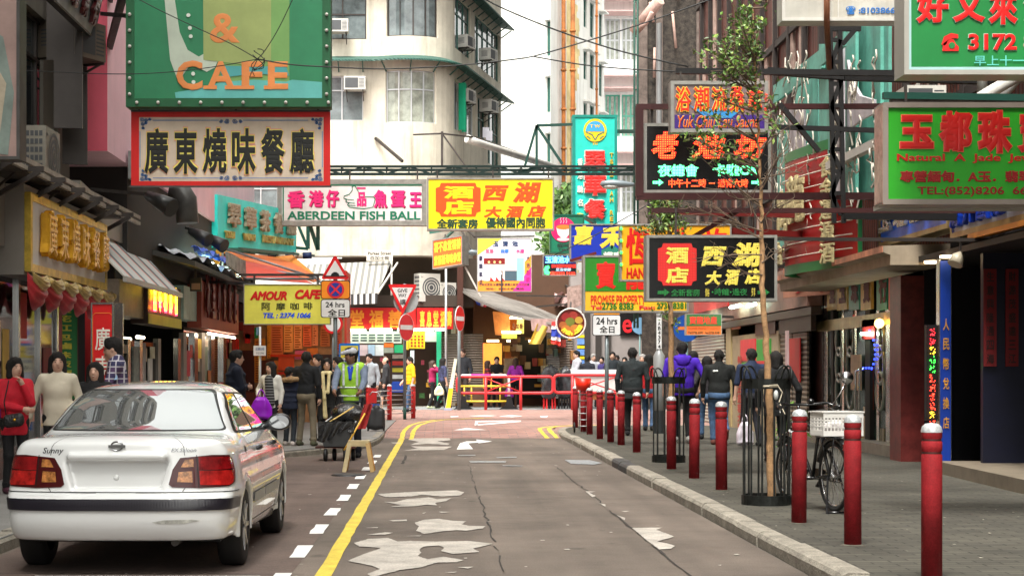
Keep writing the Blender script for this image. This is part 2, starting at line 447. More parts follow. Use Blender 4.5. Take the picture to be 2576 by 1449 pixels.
# right pavement and kerb
g = MB()
edge = [(2.80,-20),(2.80,20),(2.78,30),(2.76,36),(2.80,38.5),(2.95,40.2),(3.3,41.3),(3.9,41.9),(4.6,42.1),(7.0,42.2),(7.4,47),(40,47.0),(40,-20)]
g.prism([(x,y,-.02) for x,y in edge],(0,0,.14));struct('pavement_right',g,PAVER)
g = MB()
pth = [(2.80,y) for y in np.arange(3.0,36,1.0)] + [(2.76,36),(2.77,37.2),(2.80,38.4),(2.88,39.5),(3.05,40.5),(3.35,41.3),(3.9,41.9),(4.6,42.1),(5.6,42.15),(6.6,42.18)]
for i in range(len(pth)-1):
 a,b = Vector((*pth[i],0)),Vector((*pth[i+1],0));t = (b-a).normalized();n = Vector((t.y,-t.x,0))
 if n.y > .2 or n.x > 0: n = -n
 j = random.uniform(-.008,.008);zt = .125+random.uniform(-.006,.006);gap = .012
 a2,b2 = a+t*gap,b-t*gap
 c = .028 # worn, rounded top arris
 prof = [(-.012,-.05),(.168+j,-.05),(.172+j,zt-.045),(.150+j,zt-.012),(.12+j,zt),(-.012,zt)]
 m = 1 if 20 < i < 23 else 0
 g.prism([a2+n*p[0]+Vector((0,0,p[1])) for p in prof],b2-a2,m)
struct('kerb_right',g,[KERB,mat('kerb_black',(.05,.05,.05),.7,var=.3)])
# left pavement
g = MB()
lk = [(-3.62,-20),(-3.56,14),(-3.35,22),(-3.12,27.4),(-2.72,28.5),(-2.2,29.7),(-1.75,30.8),(-1.42,32.4),(-1.33,34.5),(-1.33,47.0)]
g.prism([(x,y,-.02) for x,y in lk]+[(-40,47.0,-.02),(-40,-20,-.02)],(0,0,.14));struct('pavement_left',g,mat('left_paving',(.20,.195,.185),.85,var=.2,scale=1.5,bump=.2,fine=.2))
g = MB()
fine_lk = []
for i in range(len(lk)-1):
 a,b = Vector(lk[i]),Vector(lk[i+1]);n = max(1,int((b-a).length/1.0))
 fine_lk += [a+(b-a)*k/n for k in range(n)]
fine_lk.append(Vector(lk[-1]))
for i in range(len(fine_lk)-1):
 a,b = fine_lk[i].to_3d(),fine_lk[i+1].to_3d();t = (b-a).normalized();n = Vector((t.y,-t.x,0))
 if a.y < 5 or a.y > 37.5: continue
 zt = .125+random.uniform(-.006,.006);j = random.uniform(-.008,.008)
 prof = [(-.15,-.05),(.018+j,-.05),(.02+j,zt-.04),(.0+j,zt-.012),(-.03,zt),(-.15,zt)]
 g.prism([a+t*.012+n*p[0]+Vector((0,0,p[1])) for p in prof],b-a-t*.024)
struct('kerb_left',g,KERB)
# painted lines
g = MB()
K2 = lambda x,y: (706.2+x*.40985,854.9+y*.40985)
K3 = lambda x,y: (1375.3+x*.3586,929.3+y*.3586)
def strip(mb,a,b,w,z,jag=.006,step=.25,m=0):
 a,b = Vector(a),Vector(b);n = max(1,int((b-a).length/step));t = (b-a).normalized();k = Vector((t.y,-t.x,0))*w/2
 vs,fs = [],[]
 for i in range(n+1):
  p = a+(b-a)*i/n
  for s in (-1,1):
   q = p+k*s*(1+random.uniform(-jag,jag)/w*2);vs.append((q.x,q.y,z if not callable(z) else z(q.y)))
 for i in range(n): fs.append((2*i,2*i+1,2*i+3,2*i+2))
 mb.add(vs,fs,m)
strip(g,(-.84,3,0),(-.905,36.9,0),.115,.006,.006,.4)
for k in (0,.22):
 pts = [(-.92+k,36.2),(-.90+k,39),(-.84+k,42.5),(-.62+k,45.2),(-.2+k,47.5),(1.2+k,49.6)]
 for a,b in zip(pts[:-1],pts[1:]): strip(g,(*a,0),(*b,0),.10,lambda y: tz(y)+.009,.01)
for k in (0,-.22):
 pts = [(2.52+k,36.9),(2.46+k,38.5),(2.55+k,40.3),(2.85+k*.8,41.7),(3.4+k*.3,42.4-k*.3),(4.2,42.65-k)]
 for a,b in zip(pts[:-1],pts[1:]): strip(g,(*a,0),(*b,0),.10,lambda y: tz(y)+.009,.01)
struct('yellow_lines',g,YEL)
g = MB()
for d in np.arange(9.2,29,1.93): strip(g,(-1.145,d,0),(-1.15,d+.92,0),.125,.008,.008)
strip(g,(-2.9,11.84,0),(-1.3,11.84,0),.07,.008)
def flat(mb,pts,z,jag=0.0,m=0):
 out = []
 n = len(pts)
 for i in range(n):
  a,b = pts[i],pts[(i+1) % n]
  k = max(1,int(abs(b[0]-a[0])/5)+int(abs(b[1]-a[1])/3)) if jag else 1
  for j in range(k):
   t = j/k;x,y = a[0]+(b[0]-a[0])*t,a[1]+(b[1]-a[1])*t
   if jag: x += random.gauss(0,jag);y += random.gauss(0,jag*.16)
   q = G(x,y,z);out.append(Vector((q.x,q.y)))
 r = geometry.delaunay_2d_cdt(out,[],[list(range(len(out)))],1,1e-5)
 mb.add([(v.x,v.y,z+random.uniform(0,.0002)) for v in r[0]],r[2],m)
flat(g,[K2(1080,668),(K2(1100,630)),K2(1140,618),K2(1205,617),K2(1200,606),K2(1297,618),K2(1215,630),K2(1210,625),K2(1150,630),K2(1180,665)],.008)
struct('white_road_markings',g,WHITE)
g = MB()
def ramp(mb,pts,z0=.006):
 q = []
 for p in pts:
  v = G(p[0],p[1],0.0)
  for _ in range(6): v = G(p[0],p[1],tz(v.y))
  q.append((v.x,v.y,tz(v.y)+.010))
 mb.poly(q)
ramp(g,[K2(1060,580),K2(1140,538),K2(1160,540),K2(1265,578)][::-1])
for q in ([(1195,495),(1475,492),(1475,498),(1205,502)],[(1195,495),(1210,498),(1208,522),(1190,524)],[(1190,524),(1208,516),(1470,494),(1475,500)],[(1340,466),(1410,460),(1485,464),(1420,471)],[(1040,467),(1090,465),(1090,469),(1045,471)],[(1150,463),(1260,461),(1330,463),(1250,467)],[(1590,466),(1640,464),(1632,474),(1600,473)]):
 ramp(g,[K2(*p) for p in q][::-1])
struct('white_junction_markings',g,WHITE)
g = MB()
for pts in ([(595,940),(800,928),(1080,918),(1128,930),(1100,950),(985,955),(870,945),(800,955),(640,960)],
   [(630,988),(700,990),(770,972),(860,965),(905,960),(960,972),(1048,966),(1010,985),(950,995),(960,1010),(900,1005),(830,1015),(665,1020),(740,1008)],
   [(820,1118),(880,1098),(970,1092),(1060,1105),(1140,1108),(1110,1125),(1150,1135),(1260,1138),(1240,1150),(1140,1165),(1080,1162),(1000,1168),(880,1185),(830,1165),(850,1140)],
   [(450,1240),(540,1215),(660,1210),(720,1232),(800,1228),(950,1232),(1150,1228),(1305,1245),(1180,1275),(1220,1295),(1060,1308),(985,1290),(1000,1270),(970,1255),(880,1262),(850,1280),(860,1300),(840,1320),(900,1340),(1000,1325),(1125,1345),(1080,1358),(960,1360),(860,1390),(740,1405),(560,1449),(530,1430),(610,1400),(560,1380),(410,1350),(480,1320),(620,1270),(480,1262)],
   [(665,1102),(775,1096),(775,1106),(690,1108)],[(530,1190),(640,1175),(690,1178),(640,1190)],[(750,1198),(865,1194),(850,1200)],[(970,1048),(1050,1050),(990,1056)],[(865,1058),(897,1050),(880,1062)],[(510,1148),(600,1144),(590,1150)],
   [(1085,1388),(1180,1386),(1150,1398)],[(1010,1420),(1080,1416),(1060,1424)],
   [(800,600),(1035,596),(1045,610),(960,618),(1040,632),(1020,640),(900,632),(790,640),(850,620),(780,608)],
   [(800,648),(1052,650),(1030,660),(1000,670),(750,674),(840,662)],[(675,625),(735,624),(735,630),(690,630)]):
 flat(g,[K2(*p) for p in pts],.007,.8)
for pts in ([(600,1105),(810,1102),(770,1118),(895,1165),(775,1200),(850,1215),(900,1230),(870,1250),(790,1255),(700,1190)],[(270,848),(345,850),(300,858),(345,880),(320,890)],[(360,930),(410,940),(412,955)],[(520,987),(580,986),(555,993)],[(490,1015),(550,1035),(545,1050)],[(1195,1365),(1225,1362),(1220,1370)]):
 flat(g,[K3(*p) for p in pts],.007,.6)
for _ in range(70): # litter sized flecks
 x,y = random.uniform(-2.6,2.4),random.uniform(9,34);w,l = random.uniform(.01,.045),random.uniform(.02,.08)
 g.poly([(x,y,.0075),(x+w,y+.01,.0075),(x+w*.8,y+l,.0075),(x-.01,y+l*.7,.0075)])
struct('worn_road_patches',g,PATCH)
g = MB()
for _ in range(150):
 x,y = random.uniform(2.85,6.6),random.uniform(10,36);w,l = random.uniform(.006,.03),random.uniform(.01,.05)
 g.poly([(x,y,.1235),(x+w,y+.004,.1235),(x+w*.7,y+l,.1235),(x-.004,y+l*.6,.1235)])
tag(g.build('pavement_litter',mat('litter_pale',(.36,.33,.27),.8,var=.5,scale=8)),kind='stuff')
g = MB()
def crack(a,b,w,z=.0055):
 A,B = G(*a),G(*b);n = int((B-A).length/.35);last = A
 for i in range(1,n+1):
  p = A+(B-A)*i/n+Vector((random.uniform(-.02,.02),0,0))
  if random.random() < .86: strip(g,(last.x,last.y,0),(p.x,p.y,0),w*random.uniform(.5,1.5),z,.004,.2)
  last = p
crack(K2(1150,760),K2(1375,1420),.013);crack(K3(75,683),K3(410,955),.016);crack(K3(440,985),K3(1010,1449),.022)
crack(K2(740,765),K2(770,705),.05);crack(K2(0,1422),K2(240,1418),.02)
strip(g,(-3.6,12.05,0),(-1.0,12.0,0),.02,.0055)
struct('road_joints',g,CRACK)
g = MB()
for q in ([(1155,738),(1385,738),(1380,748),(1165,748)],[(1360,764),(1485,766),(1480,770),(1365,769)],[(1085,702),(1195,700),(1195,706),(1090,706)],[(1320,716),(1450,712),(1445,718),(1330,720)]): flat(g,[K2(*p) for p in q],.0085)
flat(g,[K3(125,628),K3(300,630),K3(390,650),K3(330,662),K3(170,655)],.0085)
struct('drain_covers',g,mat('drain_iron',(.30,.32,.34),.5,metal=.4,var=.4,scale=20))

# ================================================================ buildings
def plen(path): return [0]+list(np.cumsum([(Vector(b)-Vector(a)).length for a,b in zip(path[:-1],path[1:])]))
def on(path,s,off=0.0):
 L = plen(path)
 i = min(max(0,int(np.searchsorted(L,s,'right'))-1),len(path)-2)
 a,b = Vector(path[i]),Vector(path[i+1]);t = (b-a).normalized()
 return a+t*(s-L[i])+Vector((t.y,-t.x))*off
def wall(mb,path,z0,z1,openings=(),m=0,rev=.18,off=0.0):
 L = plen(path);ss = sorted(set([round(v,4) for v in L]+[round(v,4) for o in openings for v in o[:2]]));zs = sorted(set([z0,z1]+[v for o in openings for v in o[2:]]))
 W = lambda s,z,d=0.0: (*on(path,s,off+d),z)
 for i in range(len(ss)-1):
  for j in range(len(zs)-1):
   sm,zm = (ss[i]+ss[i+1])/2,(zs[j]+zs[j+1])/2
   if any(o[0] < sm < o[1] and o[2] < zm < o[3] for o in openings): continue
   mb.add([W(ss[i]+1e-4,zs[j]),W(ss[i+1]-1e-4,zs[j]),W(ss[i+1]-1e-4,zs[j+1]),W(ss[i]+1e-4,zs[j+1])],[(0,1,2,3)],m)
 for (a,b,c,d) in openings:
  sb = [a]+[v for v in ss if a < v < b]+[b]
  for p,q in zip(sb[:-1],sb[1:]):
   mb.add([W(p,c),W(q,c),W(q,c,-rev),W(p,c,-rev)],[(0,3,2,1)],m);mb.add([W(p,d),W(q,d),W(q,d,-rev),W(p,d,-rev)],[(0,1,2,3)],m)
  mb.add([W(a,c),W(a,d),W(a,d,-rev),W(a,c,-rev)],[(0,3,2,1)],m);mb.add([W(b,c),W(b,d),W(b,d,-rev),W(b,c,-rev)],[(0,1,2,3)],m)
GLASS = mat('window_glass',(.035,.045,.05),.04,var=.3,scale=.8,spec=.8)
GLASS2 = mat('window_glass_pale',(.15,.18,.185),.06,var=.55,scale=1.3,spec=.7)
GLASSG = mat('window_glass_curtain',(.30,.32,.27),.12,var=.5,scale=2.2,spec=.6)
ALU = mat('aluminium',(.52,.53,.54),.4,metal=.5,var=.1)
BRONZE = mat('bronze_frame',(.055,.045,.04),.45,metal=.3)
DKGREEN = mat('green_frame',(.03,.13,.10),.5)
def window(root,path,s0,s1,z0,z1,cols,rows,fm,gm,dep=-.14,fr=.05):
 W = lambda s,z,d: Vector((*on(path,s,d),z))
 m = MB();g = MB()
 def barsz(s,a,b,w): 
  o = W(s-w/2,a,dep-.03);m.obox(o,W(s+w/2,a,dep-.03)-o,W(s-w/2,a,dep+.04)-o,(0,0,b-a))
 def barss(z,w):
  n = max(1,int((s1-s0)/.45)) if len(path) > 2 else 1
  for k in range(n):
   a,b = s0+(s1-s0)*k/n,s0+(s1-s0)*(k+1)/n;o = W(a,z-w/2,dep-.028)
   m.obox(o,W(b,z-w/2,dep-.028)-o,W(a,z-w/2,dep+.038)-o,(0,0,w))
 for f in [0]+list(cols)+[1]: barsz(s0+(s1-s0)*f+(fr/2 if f == 0 else -fr/2 if f == 1 else 0),z0,z1,fr)
 for f in [0]+list(rows)+[1]: barss(z0+(z1-z0)*f+(fr/2 if f == 0 else -fr/2 if f == 1 else 0),fr)
 n = 6 if len(path) > 2 else 1
 for k in range(n):
  a,b = s0+(s1-s0)*k/n,s0+(s1-s0)*(k+1)/n
  g.poly([W(a,z0,dep),W(b,z0,dep),W(b,z1,dep),W(a,z1,dep)])
 f = m.build('window',fm,root);g.build('pane',gm,f)
 return f
ACW = mat('ac_casing',(.52,.51,.47),.5,var=.12,scale=5,streak=.35)
ACD = mat('ac_grille',(.07,.075,.08),.55)
STEEL = mat('rusty_steel',(.06,.05,.045),.6,metal=.4,var=.4,scale=8)
def aircon(p,face,label,w=.72,h=.5,d=.55,fan=False,group='air conditioners on the facades',casing=None):
 """p centre of the front face, face = outward angle in the ground plane"""
 f = Vector((math.cos(face),math.sin(face),0));u = Vector((-f.y,f.x,0));z = Vector((0,0,1));p = Vector(p)
 t = thing('air_conditioner',label,'air conditioner',p-z*h/2,group)
 o = p-u*w/2-z*h/2;m = MB()
 m.obox(o,u*w,z*h,-f*d);m.build('casing',casing or ACW,t)
 m = MB()
 if fan:
  c = p+u*w*.06+f*.004
  for r0,r1 in ((.0,.06),(.09,.13),(.16,.2),(.23,.265)):
   k = min(w,h)/.6;n = 22
   vs = [c+(u*math.cos(2*math.pi*i/n)+z*math.sin(2*math.pi*i/n))*r*k+f*.006 for r in (r0,r1) for i in range(n)]
   m.add(vs,[(i,(i+1) % n,n+(i+1) % n,n+i) for i in range(n)])
  for i in range(4): m.obox(p-u*w*.45+z*(h*.38)+f*.004-z*i*.01,u*w*.1,z*.004,f*.004)
  n = 6 # slatted side towards the street end
  for i in range(n):
   for j in range(5): m.obox(o-f*(d*(.1+.16*j+.13))+z*h*(.12+.14*i)-u*.004,f*d*.12,z*h*.09,u*.004)
 else:
  m.obox(o+u*w*.06+z*h*.12+f*.004,u*w*.6,z*h*.76,-f*.01)
  for i in range(7): m.obox(o+u*w*.7+z*h*(.14+.105*i)+f*.003,u*w*.24,z*h*.045,-f*.01)
  for i in range(5):
   for q,s in ((o,-1),(o+u*w,1)):
    m.obox(q-f*(d*.75)+z*h*(.3+.1*i)+u*s*.003,f*d*.5,z*h*.04,-u*s*.008)
 m.build('grille',ACD,t)
 m = MB()
 for s in (.12,.88):
  a = o+u*w*s-z*.03
  m.bar(a+f*.03,a-f*(d+.1),.018);m.bar(a-f*.02,a-f*(d+.1)-z*.35,.014)
 m.build('bracket',STEEL,t)
 return t

# ---- curved corner block beyond the junction
CREAM = mat('cream_render',(.63,.585,.48),.8,var=.16,scale=.9,streak=.8,bump=.15,fine=.08,dirt=(.20,.16,.11))
cb = thing('corner_building','cream rendered block with a rounded corner and green rimmed canopies beyond the junction','building',(-2,70,.12))
def arc(c,r,a0,a1,n): return [(c[0]+r*math.cos(R(a0+(a1-a0)*i/n)),c[1]+r*math.sin(R(a0+(a1-a0)*i/n))) for i in range(n+1)]
cpath = [(-16,65.6),(-2.6,65.6)] + arc((-1.45,67.25),1.95,237,341,12)[1:] + [(2.62,75.6)]
CL = plen(cpath);sA = CL[1];sB = CL[-2];sC = CL[-1]
def S_at(px,dhint=66): # arc length of the wall point seen at px
 best = min(((abs((on(cpath,s).x)*F/on(cpath,s).y+VX-px)),s) for s in np.arange(0,sC,.02))
 return best[1]
zpy = lambda py,d: H+(VY-py)*d/F
w = MB();ops = []
up = (zpy(100,65.6),16.9);lo = (zpy(305,65.6),zpy(168,65.6))
sx = [S_at(p) for p in (835-90,918,968,1104)]
wins = []
wins += [(sx[0],S_at(922),zpy(98,65.6),16.9,[.33,.66],[.42],BRONZE,GLASS2),(S_at(972),S_at(1102),zpy(85,65),16.9,[.25,.5,.75],[],BRONZE,GLASS2),
   (sx[0],S_at(914),zpy(303,65.6),zpy(190,65.6),[.36,.68],[.68],ALU,GLASS2),(S_at(970),S_at(1098),zpy(303,64.9),zpy(170,64.9),[.25,.5,.75],[.64],ALU,GLASSG)]
def rs(f): return sB+(sC-sB)*f
ru = zpy(95,66)
wins += [(rs(.03),rs(.34),ru-.2,16.6,[.33,.66],[.7],DKGREEN,GLASS2),(rs(.42),rs(.97),ru-.2,16.6,[.2,.4,.6,.8],[.7],DKGREEN,GLASS2),
   (rs(.02),rs(.13),11.2,13.2,[.5],[],ALU,GLASS),(rs(.19),rs(.42),11.3,13.2,[.5],[.6],ALU,GLASS2),(rs(.48),rs(.66),11.1,13.2,[.5],[.6],DKGREEN,GLASS),(rs(.70),rs(.97),10.6,13.1,[.33,.66],[.6],DKGREEN,GLASS2)]
for s in (-14.5,-11.5,-8.5):
 wins += [(s+16,s+18,7.6,9.4,[.33,.66],[.6],ALU,GLASS2),(s+16,s+18,11.4,13.2,[.33,.66],[.6],ALU,GLASS)]
wall(w,cpath,6.0,24.0,[k[:4] for k in wins])
wall(w,cpath,.12,6.0,[(8.6,sB+.4,.13,5.99)])
# a step out below the first floor, then the band over the shops
w.build('wall',CREAM,cb)
for k in wins: window(cb,cpath,*k)
b = MB()
def ribbon(mb,s0,s1,z0,z1,o0,o1,m=0,step=.4):
 n = int((s1-s0)/step)+1;L = [v for v in CL if s0 < v < s1]
 ss = sorted(set(list(np.linspace(s0,s1,n))+L))
 for p,q in zip(ss[:-1],ss[1:]):
  A = [Vector((*on(cpath,p,o),z)) for o,z in ((o0,z0),(o1,z0),(o1,z1),(o0,z1))];B = [Vector((*on(cpath,q,o),z)) for o,z in ((o0,z0),(o1,z0),(o1,z1),(o0,z1))]
  mb.add(A+B,[(1,5,6,2),(0,1,2,3)[::-1],(4,5,6,7),(2,6,7,3),(1,0,4,5)],m)
ribbon(b,0,sC,6.0,7.25,.01,.55);b.build('band',mat('band_render',(.56,.51,.42),.8,var=.25,scale=1,streak=.85,dirt=(.25,.2,.15)),cb)
c_ = MB()
for z in (13.75,17.05):
 ss = sorted(set(list(np.linspace(4,sC+.001,60))+CL))
 ss = [s for s in ss if s >= 4 and s <= sC]
 for p,q in zip(ss[:-1],ss[1:]):
  A = [Vector((*on(cpath,p,o),zz)) for o,zz in ((0,z+.12),(.62,z-.12),(.62,z-.18),(0,z-.02))];B = [Vector((*on(cpath,q,o),zz)) for o,zz in ((0,z+.12),(.62,z-.12),(.62,z-.18),(0,z-.02))]
  c_.add(A+B,[(0,1,5,4),(1,2,6,5),(2,3,7,6),(0,3,2,1),(4,5,6,7)])
 for s in np.arange(4.3,sC,.95):
  c_.bar((*on(cpath,s,.02),z-.5),(*on(cpath,s,.5),z-.18),.022)
c_.build('canopy',wave_mat('green_canopy_sheet',(.03,.11,.085),(.015,.05,.04),5,'DIAGONAL',.6),cb)
m = MB()
for s0,s1,z,a in ((S_at(945),S_at(1010),9.75,.5),):
 m.bar((*on(cpath,s0,.05),z+.9),(*on(cpath,s0+1.2,1.3),z-.2),.05)
m.bar(P(1112,415,63.6),P(1112,330,63.6),.045);m.bar(P(1112,335,63.6),P(1180,430,63.6),.03)
m.tube([P(1040,338,64.3),P(1110,335,63.8),P(1200,345,66.5),P(1330,392,73.5)],.035,6)
m.build('bracket',STEEL,cb)
m = MB();pts = [P(1180,352,66.6)+Vector((-.1,-.5,0)),P(1200,362,66.9)+Vector((0,-.5,0)),P(1385,425,75)+Vector((.2,-.6,0))]
m.tube(pts,[.17,.15,.15],10);m.build('drain_pipe',mat('pipe_white',(.62,.6,.55),.5,var=.15),cb)
m = MB()
for px,py,h_ in ((1262,345,26),(1270,352,24)): 
 q = P(px-48,py,70.2);m.obox(q,(.28,.05,0),(.0,.03,0),(0,0,h_*70/F))
for px in (1130,1147): # open teal casement
 pass
m.build('laundry',rgb(225,225,235,.8),cb)
m = MB();q = Vector((*on(cpath,rs(.1)),11.25));n = Vector((.93,-.36,0));m.obox(q,n*.3,Vector((.02,.04,0)),(0,0,1.9));m.obox(Vector((*on(cpath,rs(.16)),11.25)),n*.2,Vector((.02,.04,0)),(0,0,1.95))
m.build('shutter',rgb(40,170,130,.4),cb)
ra = math.atan2(-(on(cpath,rs(1)).x-on(cpath,rs(.1)).x),on(cpath,rs(1)).y-on(cpath,rs(.1)).y)
def acw(px,py,d,lab,face=-math.pi/2,**k): aircon(P(px,py,d),face,lab,**k)
acw(892,207,65.0,'boxy white air conditioner above the left window of the cream corner building',w=.85,h=.52)
acw(850,62,64.9,'white air conditioner under the top left window, beside the green cafe sign',w=.8,h=.5)
acw(1186,105,68.2,'white air conditioner under the top storey canopy right of the rounded corner',R(-25),w=.8,h=.5)
acw(1243,137,71.6,'white air conditioner at the far right end of the top storey, below its last window',R(-25),w=.8,h=.5)
acw(1188,241,67.9,'white air conditioner on the right flank of the cream block, next to the teal shutters',R(-25),w=.8,h=.52)
acw(1245,266,71.4,'white air conditioner at the far end of the lower windows on the cream block',R(-25),w=.8,h=.5)

# ---- tall white block behind it
WH = mat('white_render',(.74,.735,.69),.8,var=.1,scale=.6,streak=.7,fine=.05,dirt=(.34,.30,.23))
tw = thing('tower_block','tall bright white block with rust streaked pipes rising behind the corner building','building',(8,96,.12))
tp = [(1.5,94),(P(1385,0,92).x,92),(P(1425,0,95.5).x,95.5),(P(1520,0,104).x,104)]
tl = plen(tp)
def tS(px): return min((abs(on(tp,s).x*F/on(tp,s).y+VX-px),s) for s in np.arange(0,tl[-1],.03))[1]
w = MB();wins = []
for z in np.arange(6.5,30,3.1):
 wins.append((tS(1376),tS(1384),z,z+1.9));wins.append((tS(1468),tS(1476),z,z+1.7));wins.append((tS(1484),tS(1494),z-.3,z+1.8));wins.append((tS(1507),tS(1515),z-.4,z+1.6))
wall(w,tp,.12,34,wins,rev=.25)
w.poly([(-3,140,34),(1.5,94,34),(P(1385,0,92).x,92,34),(P(1520,0,104).x,104,34),(10,140,34)])
w.poly([(-12,94.02,34),(-12,94.02,.2),(1.5,94.02,.2),(1.5,94.02,34)])
w.build('wall',WH,tw)
for k in wins: window(tw,tp,*k,[.5],[.6],DKGREEN,GLASS,-.12,.07)
for k in wins:
 m = MB();a,b = k[0]-.12,k[1]+.12;o = Vector((*on(tp,a,.0),k[3]+.05));m.obox(o,Vector((*on(tp,b,0),k[3]+.05))-o,Vector((*on(tp,a,.4),k[3]+.02))-o,(0,0,.09))
 m.build('hood',WH,tw)
m = MB();RUST = mat('rusty_pipe',(.38,.13,.03),.75,var=.6,scale=1.2,fine=.2)
for px,r in ((1417,.12),(1440,.13),(1500,.07)):
 q = P(px,500,94.2 if px < 1450 else 100.5);m.tube([(q.x,q.y-.25,1),(q.x,q.y-.25,33)],r,8)
 for z in np.arange(3,33,2.2): m.cyl((q.x,q.y-.25,z),r*1.35,.12,8)
m.build('pipe',RUST,tw)
m = MB();rx = P(1445,0,96.8);
rng = random.Random(3)
a_,b_ = tS(1425),tS(1458)
n = 90
for z in np.linspace(1,33,n): 
 o = Vector((*on(tp,a_,.012),z));m.obox(o,Vector((*on(tp,a_+(b_-a_)*rng.uniform(.45,1),.012),z))-o,Vector((*on(tp,a_,.0),z))-o,(0,0,32/n))
m.build('stained_strip',mat('yellowed_render',(.66,.52,.24),.8,var=.45,scale=.8,fine=.1),tw)
# ---- pale block far down the street
fb = thing('pale_building','pale block with green window frames closing the view far down the street','building',(13,130,.12))
fp = [(9.5,130),(26,130)]
fS = lambda px: P(px,0,130).x-9.5
w = MB();wins = []
for k,zc in enumerate(np.arange(8.0,36,5.9)):
 wins.append((fS(1523),fS(1560),zc,zc+3.3));wins.append((fS(1564),fS(1600),zc,zc+3.3))
wall(w,fp,.12,42,wins,rev=.4);w.build('wall',mat('pale_render',(.80,.80,.78),.8,var=.1,scale=.7,streak=.4),fb)
for i,k in enumerate(wins): window(fb,fp,*k,[.33,.66],[.5],mat('green_frame_far',(.10,.42,.30),.5) if i % 4 < 2 else ALU,GLASSG,-.3,.12)
m = MB()
for zc in np.arange(8.0,36,5.9): m.box((9.6,128.6,zc-1.3),(25.9,130,zc-.15));
m.build('balcony',mat('pale_band',(.84,.83,.82),.7,var=.08,streak=.3),fb)
m = MB()
for zc in np.arange(8.0,36,5.9): m.box((9.6,128.58,zc-1.42),(25.9,128.7,zc-1.3));m.box((9.6,128.3,zc+3.5),(25.9,129.98,zc+3.6))
m.build('trim',mat('pink_trim',(.55,.35,.33),.7),fb)
# ---- dark weathered block across the side street, right
SPECK = mat('weathered_wall',(.042,.034,.027),.9,var=.95,scale=5,bump=.6,fine=.9)
db = thing('weathered_building','dark speckled wall of an old building rising behind the red lit karaoke sign','building',(9,63,.12))
w = MB();w.prism([(7.25,61,.12),(22,61,.12),(22,80,.12),(9.6,80,.12)],(0,0,26));w.build('wall',SPECK,db)
m = MB()
for px in (1650,1752): q = P(px,0,60.95);m.box((q.x,60.93,5),(q.x+.25,61,26))
m.box((7.1,60.9,5),(7.45,61,26));m.build('column',mat('peeled_column',(.13,.10,.085),.9,var=.5,scale=3),db)
for k in range(26):
 m = MB();x = 8.6+random.uniform(-1.2,3.2);z = random.uniform(10,17);m.tube([(x,60.9,z),(x+random.uniform(-.2,.2),60.8,z-random.uniform(.5,1.8))],.05,5)
 m.build('peeling_strip',mat('peeled_pink',(.45,.30,.25),.9,var=.4),db)
m = MB()
for px in (1596,1604): q = P(px,0,58);m.tube([(q.x,58,3),(q.x,58,19)],.045,6)
for z in np.arange(3.2,19,.62): a,b_ = P(1596,0,58),P(1604,0,58);m.bar((a.x,58,z),(b_.x,58,z),.02)
m.build('ladder',mat('ladder_green',(.02,.07,.05),.6,metal=.3),db)
m = MB();m.tube([P(1595,78,59),P(1660,0,58)],.2,8);m.tube([P(1597,76,58.5),P(1625,60,58.3),P(1640,30,58)],.07,6);m.build('pipe',mat('pipe_pinkish',(.5,.33,.28),.7,var=.3),db)
# ---- hoarding and shopfront across the side street
hs_ = thing('shopfront','grey hoarded shopfront across the side street behind the crowd','shop',(9,66,.12))
w = MB();w.box(P(1435,1024,66.5)-Vector((0,0,.1)),P(1745,690,68));w.build('wall',mat('grey_hoarding',(.33,.29,.275),.7,var=.12,scale=1),hs_)
m = MB();a = P(1560,842,66.4);b_ = P(1700,786,66.5);m.box(a,b_);m.build('fascia',rgb(14,12,14,.4),hs_)
m = MB();u = Vector((66.4/F,0,0));
write(m,'S',P(1620,836,66.36),u*30,Vector((0,0,42*66/F)),0,.02);write(m,'e',P(1566,836,66.36),u*24,Vector((0,0,34*66/F)),0,.02)
m.build('lettering',[rgb(220,40,50,.5)],hs_)
m = MB();write(m,'e',P(1652,836,66.36),u*24,Vector((0,0,34*66/F)),0,.02);m.build('lettering',[rgb(60,150,90,.5)],hs_)
m = MB()
for px in (1470,1498,1522,1655): q = P(px,1020,66.45);m.box((q.x,66.38,.12),(q.x+.22,66.5,4.4))
m.build('frame',rgb(60,55,52),hs_)
for k in range(6):
 m = MB();m.box(P(1452,1000-k*27,66.42),P(1475,984-k*27,66.45));m.box(P(1452,983-k*27,66.40),P(1475,976-k*27,66.45),1);m.build('poster',[rgb(120,160,220),rgb(225,205,40)],hs_)

# ---- left side
PINK_SHADE = mat('pink_render_shaded',(.80,.13,.19),.75,var=.08,scale=1.2,streak=.12,fine=.04,dirt=(.3,.06,.07))  # deeper pink puts the side wall's shade into the colour
PINK_LIT = mat('pink_render_lit',(.90,.56,.62),.75,var=.08,scale=1.2,streak=.25,fine=.04,dirt=(.4,.2,.22))  # same render for the street face, its light put into the colour
pb = thing('pink_building','pink rendered building projecting over the left shops behind the green cafe sign','building',(-7,36,0.12))
w = MB();w.poly([(-7.2,26,4.9),(-5.23,26,4.9),(-5.23,26,17),(-7.2,26,17)]);w.build('side_wall',PINK_SHADE,pb)
wp = [(-5.23,46.2),(-5.23,26.0)]
w = MB();ops = [(s,s+1.5,z,z+1.6) for s in (2.0,5.5,9.0,12.5) for z in (6.8,10.0,13.2)]
wp2 = wp[::-1]
wall(w,wp2,4.9,17,ops);w.poly([(-7.2,26,4.9),(-7.2,46.2,4.9),(-5.23,46.2,4.9),(-5.23,26,4.9)]);w.poly([(-5.23,46.2,4.9),(-12,46.2,4.9),(-12,46.2,17),(-5.23,46.2,17)])
w.poly([(-12,26,17),(-5.23,26,17),(-5.23,46.2,17),(-12,46.2,17)])
w.build('wall',PINK_LIT,pb)
